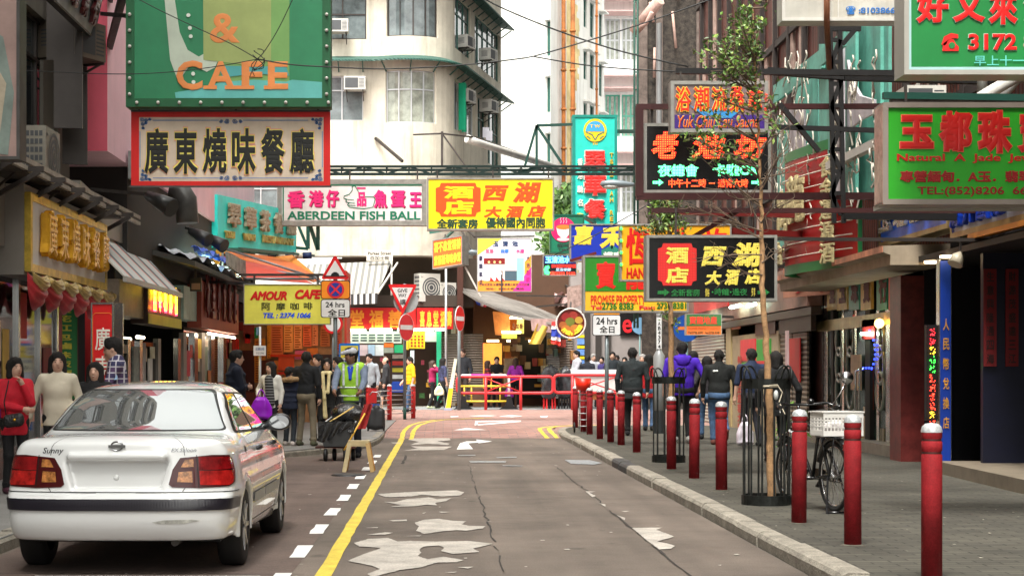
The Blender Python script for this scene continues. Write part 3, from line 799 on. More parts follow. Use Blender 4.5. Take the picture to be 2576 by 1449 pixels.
for o in ops: window(pb,wp2,*o,[.5],[.6],ALU,GLASS)
nb = thing('old_building','grimy building with dark bay windows at the near left','building',(-8,10,.12))
np_ = [(-5.82,-14),(-5.82,26.0)]
w = MB();ops = [(s,s+2.6,z,z+2.0) for s in (2,6,10,14,18,22,26,30,33.4,36.6) for z in (4.6,7.8,11.0,14.2,17.4,20.6,23.8,27.0)]
wall(w,np_,3.4,32,ops);w.poly([(-16,-14,32),(-5.82,-14,32),(-5.82,26,32),(-16,26,32)]);w.poly([(-16,-14,.1),(-5.82,-14,.1),(-5.82,-14,32),(-16,-14,32)])  # storeys above view added to darken the car's rear window reflection
w.poly([(-5.82,26,3.4),(-16,26,3.4),(-16,26,32),(-5.82,26,32)])
w.box((-6.3,-14,.12),(-5.9,20.2,3.4))
w.build('wall',mat('grimy_render',(.13,.115,.09),.85,var=.25,scale=1.5,streak=.6),nb)  # base colour lowered as well for that dark reflection, over real grime
for o in ops: window(nb,np_,*o,[.33,.66],[.7],BRONZE,GLASS)
# dark panels, sashes and casement standing open at the visible bay
m = MB()
for px0,px1,y0,y1 in ((100,128,150,400),): m.prism([PXZ(px0,y0,-5.7),PXZ(px1,y0,-5.7),PXZ(px1,y1,-5.7),PXZ(px0,y1,-5.7)],(.05,0,0))
m.build('panel',rgb(70,66,58,.6),nb)
m = MB();m.obox(Vector((-5.75,24.2,5.0)),(.5,.08,0),(0,.05,0),(0,0,2.6));m.obox(Vector((-5.75,25.2,4.6)),(.35,.1,0),(0,.05,0),(0,0,3.2));m.build('sash',BRONZE,nb)
# ---- right side: long block with ribbed brown cladding
rb = thing('brown_building','long building with brown ribbed cladding above the shops on the right','building',(10,25,.12))
RX = 7.2
rp = [(RX,47.0),(RX,-14)]
w = MB();wall(w,rp,3.3,17.5);w.poly([(RX,-14,17.5),(18,-14,17.5),(18,47,17.5),(RX,47,17.5)]);w.poly([(18,47,.1),(RX,47,.1),(RX,47,17.5),(18,47,17.5)])
w.poly([(RX,-14,.1),(18,-14,.1),(18,-14,17.5),(RX,-14,17.5)])
w.build('wall',wave_mat('brown_ribs',(.125,.030,.018),(.03,.010,.008),2.2,'Y',.6,var=.45),rb)
rng = random.Random(5)
for y in np.arange(17,46,.9):
 if rng.random() < .55:
  m = MB();z0 = rng.uniform(3.6,8);m.box((RX-.05-rng.random()*.03,y,z0),(RX,y+rng.uniform(.12,.5),z0+rng.uniform(1.5,5)))
  m.build('patch_panel',mat('peeled_panel',(.42,.30,.25),.85,var=.45,scale=2.5,fine=.2),rb)
m = MB()
for y in np.arange(15.5,46,1.45): m.box((RX-.12,y,3.4),(RX-.03,y+.12,17));
for z in (5.2,8.4,11.6,14.6): m.box((RX-.1,14,z),(RX-.025,47,z+.14))
m.build('rail',mat('dark_rail',(.03,.022,.02),.7,metal=.2),rb)
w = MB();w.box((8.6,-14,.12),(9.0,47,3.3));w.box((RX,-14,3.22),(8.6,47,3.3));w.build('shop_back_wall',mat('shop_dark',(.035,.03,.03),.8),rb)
m = MB()
for z in (7,10.2,13.4): m.box((RX-.02,-14,z),(RX,14,z+2));
m.build('window',GLASS,rb)
# ================================================================ signs
BLKSTL = mat('black_steel',(.012,.011,.011),.6,metal=.3,var=.3)
class Board:
 def __init__(s,name,label,o,u,v,th,face,frame,fw,group=None,base=None,cat='sign'):
  s.o,s.u,s.v = Vector(o),Vector(u),Vector(v);s.n = s.u.cross(s.v).normalized();s.px = None
  s.root = thing(name,label,cat,s.o if base is None else base,group)
  U,V = s.u.normalized(),s.v.normalized();W,Hh = s.u.length,s.v.length
  m = MB();m.obox(s.o+U*fw*.5+V*fw*.5-s.n*th*.92,s.u-U*fw,s.v-V*fw,s.n*(th*.9));m.build('panel',face,s.root)
  if frame is not None and fw > 0:
   m = MB()
   m.obox(s.o-s.n*th,s.u,V*fw,s.n*(th+.012));m.obox(s.o+s.v-V*fw-s.n*th,s.u,V*fw,s.n*(th+.012))
   m.obox(s.o+V*fw-s.n*th,U*fw,s.v-V*2*fw,s.n*(th+.012));m.obox(s.o+s.u-U*fw+V*fw-s.n*th,U*fw,s.v-V*2*fw,s.n*(th+.012))
   m.obox(s.o+U*.01+V*.01-s.n*(th+.01),s.u-U*.02,s.v-V*.02,s.n*.008)
   m.build('frame',frame,s.root)
  s.th = th;s.lift = -s.n*th*.02+s.n*.004
 def at(s,a,b,off=0.0): return s.o+s.u*a+s.v*b+s.n*(off-s.th*.02+.004)
 def uv(s,x,y): # pixel of the photo's frame -> board coordinates (front facing boards)
  x0,y0,x1,y1 = s.px;return ((x-x0)/(x1-x0),(y1-y)/(y1-y0))
 def box(s,x0,y0,x1,y1): a = s.uv(x0,y1);b = s.uv(x1,y0);return (*a,*b)
 def text(s,items,m,bold=.0,depth=0.0,shear=0.0,name='lettering',off=0.0):
  """items: (string, a0, b0, a1, b1) in board coordinates, or pixel boxes when the board has pixels"""
  for it in items:
   b = MB();q = s.box(*it[1:5]) if s.px else it[1:5]
   write(b,it[0],s.at(q[0],q[1],off),s.u*(q[2]-q[0]),s.v*(q[3]-q[1]),0,bold,shear,depth);r = b.build(name,m,s.root)
  return r
 def patch(s,pts,m,name='panel_field',off=0.0,th=.003):
  b = MB();q = [s.at(*(s.uv(*p) if s.px else p),off) for p in pts];b.prism(q,-s.n*th if False else s.n*th);return b.build(name,m,s.root)
 def rect(s,x0,y0,x1,y1,m,name='panel_field',off=0.0): return s.patch([(x0,y1),(x1,y1),(x1,y0),(x0,y0)],m,name,off)
def front(name,label,x0,y0,x1,y1,d,th,face,frame,fpx,group=None):
 o = P(x0,y1,d);b = Board(name,label,o,(( x1-x0)*d/F,0,0),(0,0,(y1-y0)*d/F),th,face,frame,fpx*d/F,group);b.px = (x0,y0,x1,y1);b.d = d;return b
def outline(b,poly,off,m,name,w): # a drawn line
 mb = MB();pts = [b.at(*b.uv(*p),off) for p in poly]
 for p,q in zip(pts[:-1],pts[1:]):
  t = (q-p).normalized();k = t.cross(b.n).normalized()*w/2
  mb.add([p-k-t*w*.3,p+k-t*w*.3,q+k+t*w*.3,q-k+t*w*.3],[(0,1,2,3)] if t.cross(k).dot(b.n) > 0 else [(3,2,1,0)])
 return mb.build(name,m,b.root)
def arm(root,a,b,r=.035,m=None):
 mb = MB();mb.bar(a,b,r);return mb.build('bracket',m or STEEL,root)
def chain(root,pts,r=.012): mb = MB();[mb.bar(a,b,r) for a,b in pts];return mb.build('hanger',STEEL,root)
def circle(cx,cy,r,n=28,ry=None): return [(cx+r*math.cos(2*math.pi*i/n),cy-(ry or r)*math.sin(2*math.pi*i/n)) for i in range(n)]
FR = mat('sign_frame_grey',(.30,.29,.26),.5,metal=.3,var=.25,scale=4)
FRD = mat('sign_frame_dark',(.08,.075,.07),.5,metal=.3,var=.3,scale=4)
FRW = mat('sign_frame_white',(.62,.60,.55),.5,var=.15,scale=4)
RED,ORG,BLK = rgb(200,22,24,.45),rgb(228,84,16,.45),rgb(22,22,18,.5)
GRN = rgb(12,112,84,.45)

# green cafe sign with bulbs (hung high at the left)
d = 22.0
b = front('cafe_sign','big green hanging sign with a bulb studded frame and the orange words & CAFE',317,-230,832,268,d,.28,rgb(48,126,88,.5),rgb(26,88,54,.5),21)
CUPC = rgb(196,206,190,.5);
b.patch([(545,-226),(545,70),(548,115),(560,128),(540,170),(520,180),(480,160),(455,196),(445,196),(428,150),(405,-100),(404,-226),(440,-226),(440,0),(452,80),(472,125),(500,142),(530,125),(540,95),(535,0),(520,-226)],CUPC,'cup_picture',.001)
b.patch([(546,-226),(548,180),(545,232),(600,225),(700,225),(728,226),(728,-226)],rgb(120,160,96,.5),'cup_picture',.0012)
b.patch([(510,-226),(512,150),(640,165),(682,150),(682,-226)],rgb(156,168,108,.55),'cup_picture',.0055)
b.patch([(442,246),(440,232),(500,222),(560,205),(640,200),(720,205),(735,200),(810,206),(810,246)],rgb(106,182,176,.5),'cup_picture',.0022)
b.patch([(548,165),(720,168),(728,190),(640,185),(560,195)],rgb(84,160,160,.5),'cup_picture',.009)
for x,y in ((474,38),(478,70),(480,91),(486,185),(487,206)): b.patch(circle(x,y,5,12),rgb(225,230,220,.5),'dot',.006)
b.text([('&',528,33,604,108)],rgb(220,142,84,.5),.025,off=.011)
b.text([('C',444,152,510,226),('A',520,154,592,224),('F',608,154,660,224),('E',674,154,725,224)],rgb(220,142,84,.5),.03,off=.014)
mb = MB()
for x,y,w in ((512,216,34),(566,216,34),(600,216,40),(664,216,20)): mb.obox(b.at(*b.uv(x,y+8),.014),(w*d/F,0,0),(0,-.003,0),(0,0,9*d/F))
mb.build('lettering',rgb(220,142,84,.5),b.root)
BULB = mat('bulb_glass',(.62,.60,.55),.15,var=.3);bulb0 = None
SOCK = mat('bulb_socket',(.03,.03,.03),.5)
def bulb(p,n,r,root):
 mb = MB();mb.ell(p+n*r*.9,(r,r,r),8,0,6);o = mb.build('bulb',BULB,root)
 mb = MB();mb.ell(p,(r*.95,r*.5,r*.95),8,0,4);mb.build('socket',SOCK,o)
for i in range(10): bulb(b.at(*b.uv(345+i*53.5,258),.012),b.n,.024,b.root)
for i in range(6):
 bulb(b.at(*b.uv(327,37+i*40),.012),b.n,.024,b.root);bulb(b.at(*b.uv(822,37+i*40),.012),b.n,.024,b.root)
for z in (-180,-40): arm(b.root,P(317,z,d+.1),Vector((-5.24,26.2,P(0,z,d).z)),.05)
arm(b.root,P(832,-200,d+.1),P(500,-500,d+.1),.04)
# red bordered banner below
d = 22.2
b = front('restaurant_banner','white banner with a red border and bold black characters, hung below the green cafe sign',330,280,831,468,d,.05,rgb(222,205,186,.7),None,6)
for q in ((330,280,831,294),(330,455,831,468),(330,294,350,455),(814,294,831,455)): b.rect(*q,rgb(206,34,30,.6),'border')
b.rect(330,276,831,281,FRD,'rail',.006);b.rect(326,466,834,471,FRD,'rail',.006)
BL = rgb(50,120,190,.6)
for y in (302,447): outline(b,[(385,y),(550,y)],.006,BL,'ornament',.008);outline(b,[(612,y),(775,y)],.006,BL,'ornament',.008)
for x in (352.5,811): outline(b,[(x,330),(x,420)],.006,BL,'ornament',.008)
def swirl(cx,cy,r,n=2.2,k=1): return [(cx+k*r*(1-t)*math.cos(2*math.pi*n*t),cy+r*(1-t)*.9*math.sin(2*math.pi*n*t)) for t in np.linspace(0,.85,22)]
for cx,cy,sx_,sy_ in ((358,300,1,1),(806,300,-1,1),(358,449,1,-1),(806,449,-1,-1)):
 for ox,oy,r in ((0,0,6),(10,1,5),(19,-1,4),(1,11,5),(2,21,4),(9,8,4)): outline(b,swirl(cx+ox*sx_,cy+oy*sy_,r,k=sx_),.006,BL,'ornament',.008)
for y in (304,446):
 for k in (-1,1):
  outline(b,swirl(581+k*10,y,7,k=k),.006,BL,'ornament',.009);outline(b,swirl(581+k*24,y,5,k=k),.006,BL,'ornament',.008)
for i,ch in enumerate('廣東燒味餐廳'):
 x0 = 364+i*73.2;b.text([(ch,x0-3,318,x0+63,440)],rgb(236,160,140,.6),.075,off=.006);b.text([(ch,x0-2,320,x0+62,438)],rgb(240,225,120,.6),.055,off=.008);b.text([(ch,x0,322,x0+60,437)],BLK,.028,off=.011)
chain(b.root,[(P(x,280,d),P(x,266,d)) for x in (350,594,800)])
# fish ball sign
d = 45.0
def fbx(x,y): return (x,y+(x-700)*.008)
b = front('fish_ball_sign','white sign with pink characters, a thumbs up drawing and green words Aberdeen Fish Ball',697,450,1073,566,d,.35,rgb(230,224,222,.5),FR,12,'signs hung from the street truss')
for q in ((711,463,1070,466),(711,554,1070,557),(711,466,714,554),(1067,466,1070,554)): b.rect(*q,GRN,'border',.004)
MG = rgb(226,40,120,.5)
for sh,cm,of in ((2,rgb(120,20,60),.004),(0,MG,.007)):
 b.text([('香',722+sh,478+sh,767+sh,522+sh),('港',776+sh,478+sh,814+sh,520+sh),('仔',820+sh,476+sh,852+sh,520+sh),('一',898,470,920,474),('品',898,482,922,518),('魚',940+sh,476+sh,974+sh,522+sh),('蛋',982+sh,478+sh,1020+sh,522+sh),('王',1030+sh,482+sh,1060+sh,520+sh)] if sh == 0 else [('香',724,480,769,524),('港',778,480,816,522),('仔',822,478,854,522),('魚',942,478,976,524),('蛋',984,480,1022,524),('王',1032,484,1062,522)],cm,.04,off=of)
b.text([('ABERDEEN FISH BALL',722,530,1058,552)],GRN,.03,off=.004)
hand = [(866,492),(878,488),(886,478),(886,468),(893,466),(902,482),(904,496),(912,494),(940,494),(944,500),(938,520),(915,524),(895,522),(880,520),(874,514),(878,510),(870,506),(872,500),(865,498),(866,492)]
outline(b,hand,.005,GRN,'thumb_drawing',.022);outline(b,[(868,500),(890,502)],.005,GRN,'thumb_drawing',.018);outline(b,[(872,508),(892,510)],.005,GRN,'thumb_drawing',.018);outline(b,[(878,515),(894,516)],.005,GRN,'thumb_drawing',.018)
chain(b.root,[(P(x,450,d),P(x,428,d)) for x in (720,880,1050)],.02)
arm(b.root,P(780,566,45.3),P(800,628,45.4),.05,DKGREEN);arm(b.root,P(800,566,45.3),P(800,628,45.4),.05,DKGREEN)
# yellow hotel sign
YF = rgb(240,216,30,.4)
b = front('yellow_hotel_sign','bright yellow hotel sign with an orange seal and orange brush characters over the road',1074,446,1394,578,d,.35,YF,FR,4,'signs hung from the street truss')
def seal(x0,y0,x1,y1,c): return [(x0+c,y1),(x1-c,y1),(x1-c*.75,y1-c*.75),(x1,y1-c),(x1,y0+c),(x1-c*.75,y0+c*.75),(x1-c,y0),(x0+c,y0),(x0+c*.75,y0+c*.75),(x0,y0+c),(x0,y1-c),(x0+c*.75,y1-c*.75)]
b.patch(seal(1096,459,1209,543,13),ORG,'seal',.003)
b.text([('酒',1115,467,1192,499),('店',1115,503,1192,539)],YF,.045,off=.008)
b.text([('西',1214,465,1280,504),('湖',1290,456,1362,510),('大',1216,518,1262,546),('酒',1272,516,1318,546),('店',1326,515,1374,545)],ORG,.045,off=.004,shear=.18)
b.text([('全新套房',1098,549,1202,574),('優待國內同胞',1222,545,1372,573)],rgb(20,60,40),.035,off=.004)
chain(b.root,[(P(x,446,d),P(x,428,d)) for x in (1100,1240,1380)],.02)
# truss over the street
t = thing('sign_truss','green black steel lattice truss spanning the street above the hotel and fish ball signs','truss',P(1100,425,45.2))
m = MB();
for y,r in ((418,.032),(437,.036)): m.bar(Vector((-5.23,45.3,P(0,y,45.3).z)),Vector((7.1,45.3,P(0,y,45.3).z)),r)
m.bar(Vector((-5.23,45.9,P(0,420,45.3).z)),Vector((7.1,45.9,P(0,420,45.3).z)),.035)
xs = np.linspace(-5.2,7.0,21);za,zb_ = P(0,418,45.3).z,P(0,437,45.3).z
for i in range(20): m.bar((xs[i],45.3,za if i % 2 else zb_),(xs[i+1],45.3,zb_ if i % 2 else za),.025);m.bar((xs[i],45.3,za),(xs[i],45.3,zb_),.02);m.bar((xs[i],45.3,za),(xs[i],45.9,za),.02)
m.build('lattice',mat('truss_steel',(.010,.026,.022),.55,metal=.4,var=.3),t.name and t)
m = MB()
for a,c in (((1320,418),(1350,315)),((1350,315),(1350,418)),((1350,315),(1415,412)),((1350,315),(1440,312)),((1290,438),(1350,420))): m.bar(P(*a,45.4),P(*c,45.4),.035)
m.build('mast',mat('truss_green',(.02,.075,.06),.55,metal=.3),t)
# tall turquoise restaurant sign
d = 50.0;TQ = rgb(48,196,182,.45)
b = front('turquoise_vertical_sign','tall turquoise vertical sign with a yellow round emblem and red characters',1440,288,1553,620,d,.5,TQ,rgb(20,130,118,.45),7)
b.patch(circle(1497,327,29),rgb(225,190,40,.4),'emblem',.004,.02);b.patch([(1473,330)]+[(1497+23*math.cos(R(a)),327-23*math.sin(R(a))) for a in range(170,9,-14)][::1]+[(1521,330),(1497,322)][:1],rgb(70,160,215,.4),'emblem',.026,.004)
b.text([('T W',1484,313,1510,321)],rgb(225,190,40),.03,off=.034);b.text([('TM',1490,358,1503,364)],rgb(225,190,40),.03,off=.004)
for k in (-1,1):
 outline(b,[(1497+k*1,350),(1497+k*8,338),(1497+k*22,332)],.03,rgb(30,110,100),'emblem',.03);outline(b,[(1497+k*12,348),(1497+k*20,342)],.03,rgb(30,110,100),'emblem',.03)
for ch,y0,y1 in (('翠',377,430),('華',436,492),('餐',499,552),('廳',560,612)):
 b.text([(ch,1468,y0,1526,y1)],rgb(240,205,200),.085,depth=.04,off=.004);b.text([(ch,1470,y0+2,1524,y1-2)],rgb(226,52,48,.4),.045,depth=.05,off=.05)
for i,ch in enumerate('香港馳名咖啡'): b.text([(ch,1452,398+i*34,1467,416+i*34)],rgb(225,225,215) if i < 4 else rgb(215,190,60),.03,depth=.03,off=.004)
for i,ch in enumerate('TSUI WAH REST'):
 if ch != ' ': b.text([(ch,1534,384+i*16,1543,396+i*16)],rgb(196,170,50),.03,depth=.03,off=.004)
arm(b.root,P(1553,330,d+.1),P(1640,330,61),.06,DKGREEN);arm(b.root,P(1553,590,d+.1),P(1640,590,61),.06,DKGREEN)
# pink cup sign on green
d = 48.0
b = front('coffee_cup_sign','green board with a steaming coffee cup on a magenta disc beside the blue sign',1383,538,1470,636,d,.3,rgb(28,120,92,.45),rgb(20,92,70,.45),4)
b.patch(circle(1417,577,31),rgb(226,40,110,.4),'disc',.004,.01)
b.patch([(1399,570),(1403,588),(1412,598),(1424,598),(1432,588),(1436,570)],rgb(230,235,235,.4),'cup',.017,.01);b.patch(circle(1417.5,570,18.5,20,6),rgb(205,130,60,.4),'cup',.028,.004);b.patch(circle(1417,601,16,18,4),rgb(222,230,232),'saucer',.016,.004)
b.patch(circle(1440,584,5,12,7),rgb(225,232,232),'handle',.016,.004)
for x in (1410,1417,1424): outline(b,[(x,560),(x+2,555),(x-1,551),(x+1,547)],.018,rgb(245,190,205),'steam',.02)
b.text([('咖啡',1402,611,1436,622),('TSUI',1404,624,1432,630)],rgb(20,60,46),.04,off=.004)
arm(b.root,P(1470,545,d+.2),Vector((7.3,61,P(0,545,48).z)),.05,DKGREEN)
# small lit electronic sign
d = 44.0
b = front('electronic_sign','small lit electronic sign with blue characters, red phone number and a green foot',1366,640,1451,692,d,.2,rgb(10,12,18,.3),FR,2)
b.rect(1369,642,1448,662,rgb(20,40,110,.3),'screen',.002)
b.text([('玉清池水',1372,643,1436,661)],glow(90,190,255,1.6),.04,off=.008)
b.text([('SPA BODY MASSAGE',1388,664,1448,672)],glow(255,40,30,1.4),.02,off=.006);b.text([('足浴修脚',1398,673,1436,681)],glow(150,170,190,.7),.02,off=.006)
b.text([('☎2332 9122',1384,682,1447,691)],glow(255,50,30,1.6),.03,off=.006)
b.patch([(1370,688),(1368,676),(1372,668),(1380,666),(1383,672),(1378,678),(1384,684),(1380,690)],glow(60,235,110,1.3),'foot_picture',.006)
arm(b.root,P(1451,650,d+.15),Vector((7.1,46,P(0,650,44).z)),.04)
# blue sign
d = 36.0
b = front('blue_sign','deep blue sign with large yellow characters, partly behind the orange yellow one',1434,562,1600,656,d,.3,rgb(18,52,168,.4),FR,3)
b.text([('嘉',1437,566,1496,615),('禾',1508,566,1572,628)],rgb(236,208,84,.4),.05,off=.004,shear=.1)
b.patch([(1513,655),(1513,628),(1540,615),(1562,628),(1562,655)],rgb(42,120,100),'field',.003);b.text([('護廊',1518,632,1566,653)],rgb(225,230,215),.04,off=.008)
arm(b.root,P(1434,655,35.7),P(1500,635,35.7),.03,rgb(90,16,14));arm(b.root,P(1600,600,d+.2),Vector((7.1,37.5,P(0,600,d).z)),.05)
# orange yellow sign HANG ...
d = 27.2
b = front('orange_yellow_sign','orange yellow sign with red characters and HANG, behind the black hotel sign',1560,562,1840,706,d,.25,rgb(238,170,32,.4),FR,4)
b.text([('恆',1574,572,1634,665),('生',1690,572,1745,665),('旅',1765,562+10,1830,665)],rgb(200,30,22,.4),.03,off=.004);b.text([('HANG SANG',1576,672,1700,699)],rgb(196,30,22,.4),.04,off=.004)
mb = MB();
for i in range(4): mb.ell(P(1563,574+i*30,d-.03),(.025,.025,.025),8,0,5)
mb.build('bulb',glow(60,230,90,1.2),b.root)
arm(b.root,P(1840,580,d+.1),Vector((7.1,28.5,P(0,580,d).z)),.05,rgb(90,16,14));arm(b.root,P(1700,562,d+.1),P(1700,530,d+.1),.02);arm(b.root,P(1640,530,d+.1),Vector((7.1,28.2,P(0,530,d).z)),.05,rgb(90,16,14))
# green / yellow property sign
d = 30.0
b = front('property_sign','green and yellow lit box sign reading Promise Property with a phone number',1467,641,1732,785,d,.35,rgb(244,184,58,.4),FR,5,)
b.rect(1472,645,1728,731,rgb(44,124,34,.4),'panel_field',.002)
b.text([('寶',1498,656,1550,726),('龍',1572,670,1634,728),('地',1650,660,1700,726)],rgb(204,40,30,.4),.04,off=.008)
b.text([('PROMISE PROPERTY',1486,741,1624,764)],rgb(206,52,36,.4),.025,off=.004)
b.text([('Tel:',1486,757+10,1518,782-5),('Fax:',1608,767,1648,777)],rgb(200,30,40,.4),.035,off=.004)
b.text([('2736 8383',1514,759,1594,778),('2736 8381',1652,759,1726,776)],rgb(40,110,36,.4),.035,off=.0045)
for c in list(b.root.children):
 pass
arm(b.root,P(1732,660,d+.2),Vector((7.1,31,P(0,660,d).z)),.05)
# black hotel sign with studded letters
d = 21.0
b = front('black_hotel_sign','black hotel sign with yellow studded characters and a red seal, beside the young tree',1626,590,1955,756,d,.3,rgb(8,9,9,.25),FR,7)
DY = dot_mat('studded_yellow',lin(206,186,60),lin(255,232,120),.021,.10,.06);DR = dot_mat('studded_red',lin(196,34,30),lin(222,46,38),.02,.10,.06);DG = dot_mat('studded_green',lin(16,90,40),lin(40,160,70),.021,.06,.02)
b.patch(seal(1655,611,1752,717,13),DR,'seal',.004)
b.text([('酒',1674,620,1732,662),('店',1674,671,1732,712)],DY,.045,off=.012)
b.text([('西',1764,619,1828,668),('湖',1840,608,1922,672),('大',1772,680,1815,716),('酒',1822,676,1862,716),('店',1872,674,1920,714)],DY,.05,off=.006,shear=.2)
b.text([('全新套房',1688,726,1760,744),('•時鐘•過夜',1790,724,1880,742)],DG,.02,off=.006);b.text([('價格',1774,724,1784,745),('多享',1890,722,1900,744)],DY,.0,off=.006)
def arrow(x,y,l,h): return [(x,y+h*.22),(x+l*.55,y+h*.22),(x+l*.55,y+h*.5),(x+l,y),(x+l*.55,y-h*.5),(x+l*.55,y-h*.22),(x,y-h*.22)]
for x in (1654,1906): b.patch(arrow(x,734,30,20),DG,'arrow',.006)
chain(b.root,[(P(x,590,d),P(x,520,d)) for x in (1700,1900)],.012)
arm(b.root,P(1640,528,d+.05),Vector((7.1,d+.05,P(0,528,d).z)),.03,rgb(50,10,9));arm(b.root,P(1860,528,d+.05),P(1700,620,d+.4),.025,rgb(70,14,12))
arm(b.root,P(1955,600,d+.15),Vector((7.1,d+.15,P(0,600,d).z)),.022,rgb(40,34,30))
# red lit karaoke sign in a maroon frame
d = 22.0;MAR = mat('maroon_steel',(.045,.008,.008),.5,metal=.2,var=.3)
b = front('karaoke_sign','black sign of red and green lit bulb characters in a maroon steel frame',1619,309,1940,485,d,.3,rgb(6,6,7,.25),FR,8)
LR = dot_mat('lit_red',lin(235,24,18),lin(255,110,40),.03,1.5,.8);LG = dot_mat('lit_green',lin(30,220,120),lin(150,255,190),.02,1.5,.9);LR2 = dot_mat('lit_red_small',lin(240,36,16),lin(255,110,40),.02,1.5,.9)
b.text([('老',1638,330,1708,400),('池',1740,334,1826,400),('坊',1846,334,1928,400)],LR,.05,off=.006,shear=.15)
b.text([('夜總會',1654,412,1758,444),('卡啦OK',1793,410,1914,442)],LG,.045,off=.006)
b.text([('中午十二時 － 通宵六時',1682,449,1882,471)],LR2,.03,off=.006)
for x in (1642,1890): b.patch(arrow(x,458,27,18),LG,'arrow',.006)
m = MB();zt,zb_ = 268,493
m.bar(P(1608,zt,d-.05),P(1608,zb_,d-.05),.05);m.bar(P(1600,zt,d-.05),Vector((7.1,d-.05,P(0,zt,d).z)),.035);m.bar(P(1600,zb_,d-.05),Vector((7.1,d-.05,P(0,zb_,d).z)),.045)
m.build('hanging_frame',MAR,b.root);chain(b.root,[(P(1640,309,d),P(1640,270,d)),(P(1880,309,d),P(1880,270,d))],.015)
# sauna sign
d = 20.6
b = front('sauna_sign','grey and violet sauna sign with red characters edged yellow, behind the tree crown',1687,203,1932,332,d,.2,rgb(128,108,108,.4),FR,9)
b.rect(1697,288,1923,323,rgb(62,36,112,.4),'panel_field',.003)
b.patch([(1735,265),(1760,275),(1790,272),(1800,240),(1812,270),(1850,282),(1870,270),(1840,296),(1780,298)],rgb(60,140,196,.4),'wave',.007)
for i,ch in enumerate('浴潮流桑拿'):
 x = 1699+i*45;b.text([(ch,x-1,216,x+40,282)],rgb(240,190,60),.055,off=.013);b.text([(ch,x,218,x+39,280)],rgb(214,48,24,.4),.02,off=.015)
b.text([('Yuk Chiu Lau Sauna',1704,290,1908,321)],rgb(236,186,60),.02,shear=.25,off=.012);b.text([('Yuk Chiu Lau Sauna',1705,291,1907,320)],rgb(200,70,30),.004,shear=.25,off=.0135)
b.text([('有',1922,232,1931,262),('限',1922,270,1931,300)],rgb(214,60,30),.03,off=.013)
arm(b.root,P(1700,178,d+.05),Vector((7.1,d+.05,P(0,185,d).z)),.035,BLKSTL);chain(b.root,[(P(x,203,d),P(x,180,d)) for x in (1712,1915)],.012)
# round Thai poster and others across the junction
d = 60.5
b = front('spa_poster_sign','tall poster sign of a spa room with white chairs, pastel top and magenta corner',1200,597,1338,733,d,.15,rgb(222,222,232,.5),FR,1.5)
b.patch([(1202,599),(1262,599),(1202,640)],rgb(240,225,80),'field',.003);b.patch([(1202,731),(1202,706),(1290,690),(1336,640),(1336,731)],rgb(236,150,60),'field',.003);b.patch([(1290,731),(1336,670),(1336,731)],rgb(230,60,150),'field',.007)
b.text([('玉',1240,605,1254,619),('清',1264,605,1278,619),('池',1288,605,1303,619)],rgb(20,50,90),.04,off=.008)
b.text([('足浴',1221,625,1242,636)],rgb(225,60,110),.03,off=.008);b.text([('按摩',1259,625,1280,636)],rgb(40,110,200),.03,off=.008);b.text([('水療',1298,625,1319,636)],rgb(225,60,130),.03,off=.008)
for i,(l,r) in enumerate(zip('豪華氣派','大池超歐')): b.text([(l,1205,642+i*20,1214,655+i*20),(r,1324,642+i*18,1333,655+i*18)],rgb(30,30,60),.03,off=.008)
b.rect(1217,648,1320,705,rgb(214,200,196),'room_picture',.006);b.rect(1217,648,1270,663,rgb(120,16,18),'room_picture',.01);b.rect(1300,648,1318,705,rgb(150,200,196),'room_picture',.01);b.rect(1270,680,1300,705,rgb(70,90,100),'room_picture',.01)
for x in (1224,1238,1252): b.patch([(x,705),(x+4,683),(x+10,683),(x+12,694),(x+17,705)],rgb(240,238,236),'room_picture',.014);b.patch([(x+8,705),(x+10,695),(x+18,705)],rgb(180,20,26),'room_picture',.018);b.patch(circle(x+6,658,3,10),rgb(250,220,150),'room_picture',.014)
b.text([('日本式足浴 水療按摩 豪華大浴池 中式按摩',1206,711,1332,718),('地址：白加士街 電話',1222,722,1318,728)],rgb(60,40,60),.02,off=.012)
arm(b.root,P(1262,597,d+.1),P(1262,733,d-.03),.03);arm(b.root,P(1195,595,d+.1),P(1345,593,d+.1),.03);arm(b.root,P(1195,595,d+.15),P(1110,520,65.0),.035)
# orange sign boards turned to the side street
b = Board('orange_sign','small orange box sign with rows of yellow characters on a bracket near the street plate',P(1088,676,61.5),P(1163,664,60.9)-P(1088,676,61.5),(0,0,73*61.2/F),.5,rgb(222,104,38,.4),FR,.03)
b.text([('喜不息堂福善',.05,.55,.95,.92),('堂福善海味參茸',.05,.1,.95,.45)],rgb(240,200,60),.04,off=.004)
arm(b.root,P(1080,584,62),P(1170,568,62),.05,DKGREEN);arm(b.root,P(1095,620,64.5),P(1140,580,62),.04,DKGREEN);arm(b.root,P(1170,670,61.4),P(1210,745,61.4),.03,FRW);arm(b.root,P(1120,590,62),P(1120,604,61.5),.03)
# street name plate
b = front('street_name_plate','small white street name plate reading Parkes Street on the corner building',922,628,988,655,64.4,.04,rgb(214,208,196,.6),None,0)
b.px = (922,628,988,655);b.text([('Parkes Street',926,632,984,640),('白加士街',932,643,980,653)],rgb(30,30,28),.02,off=.002)
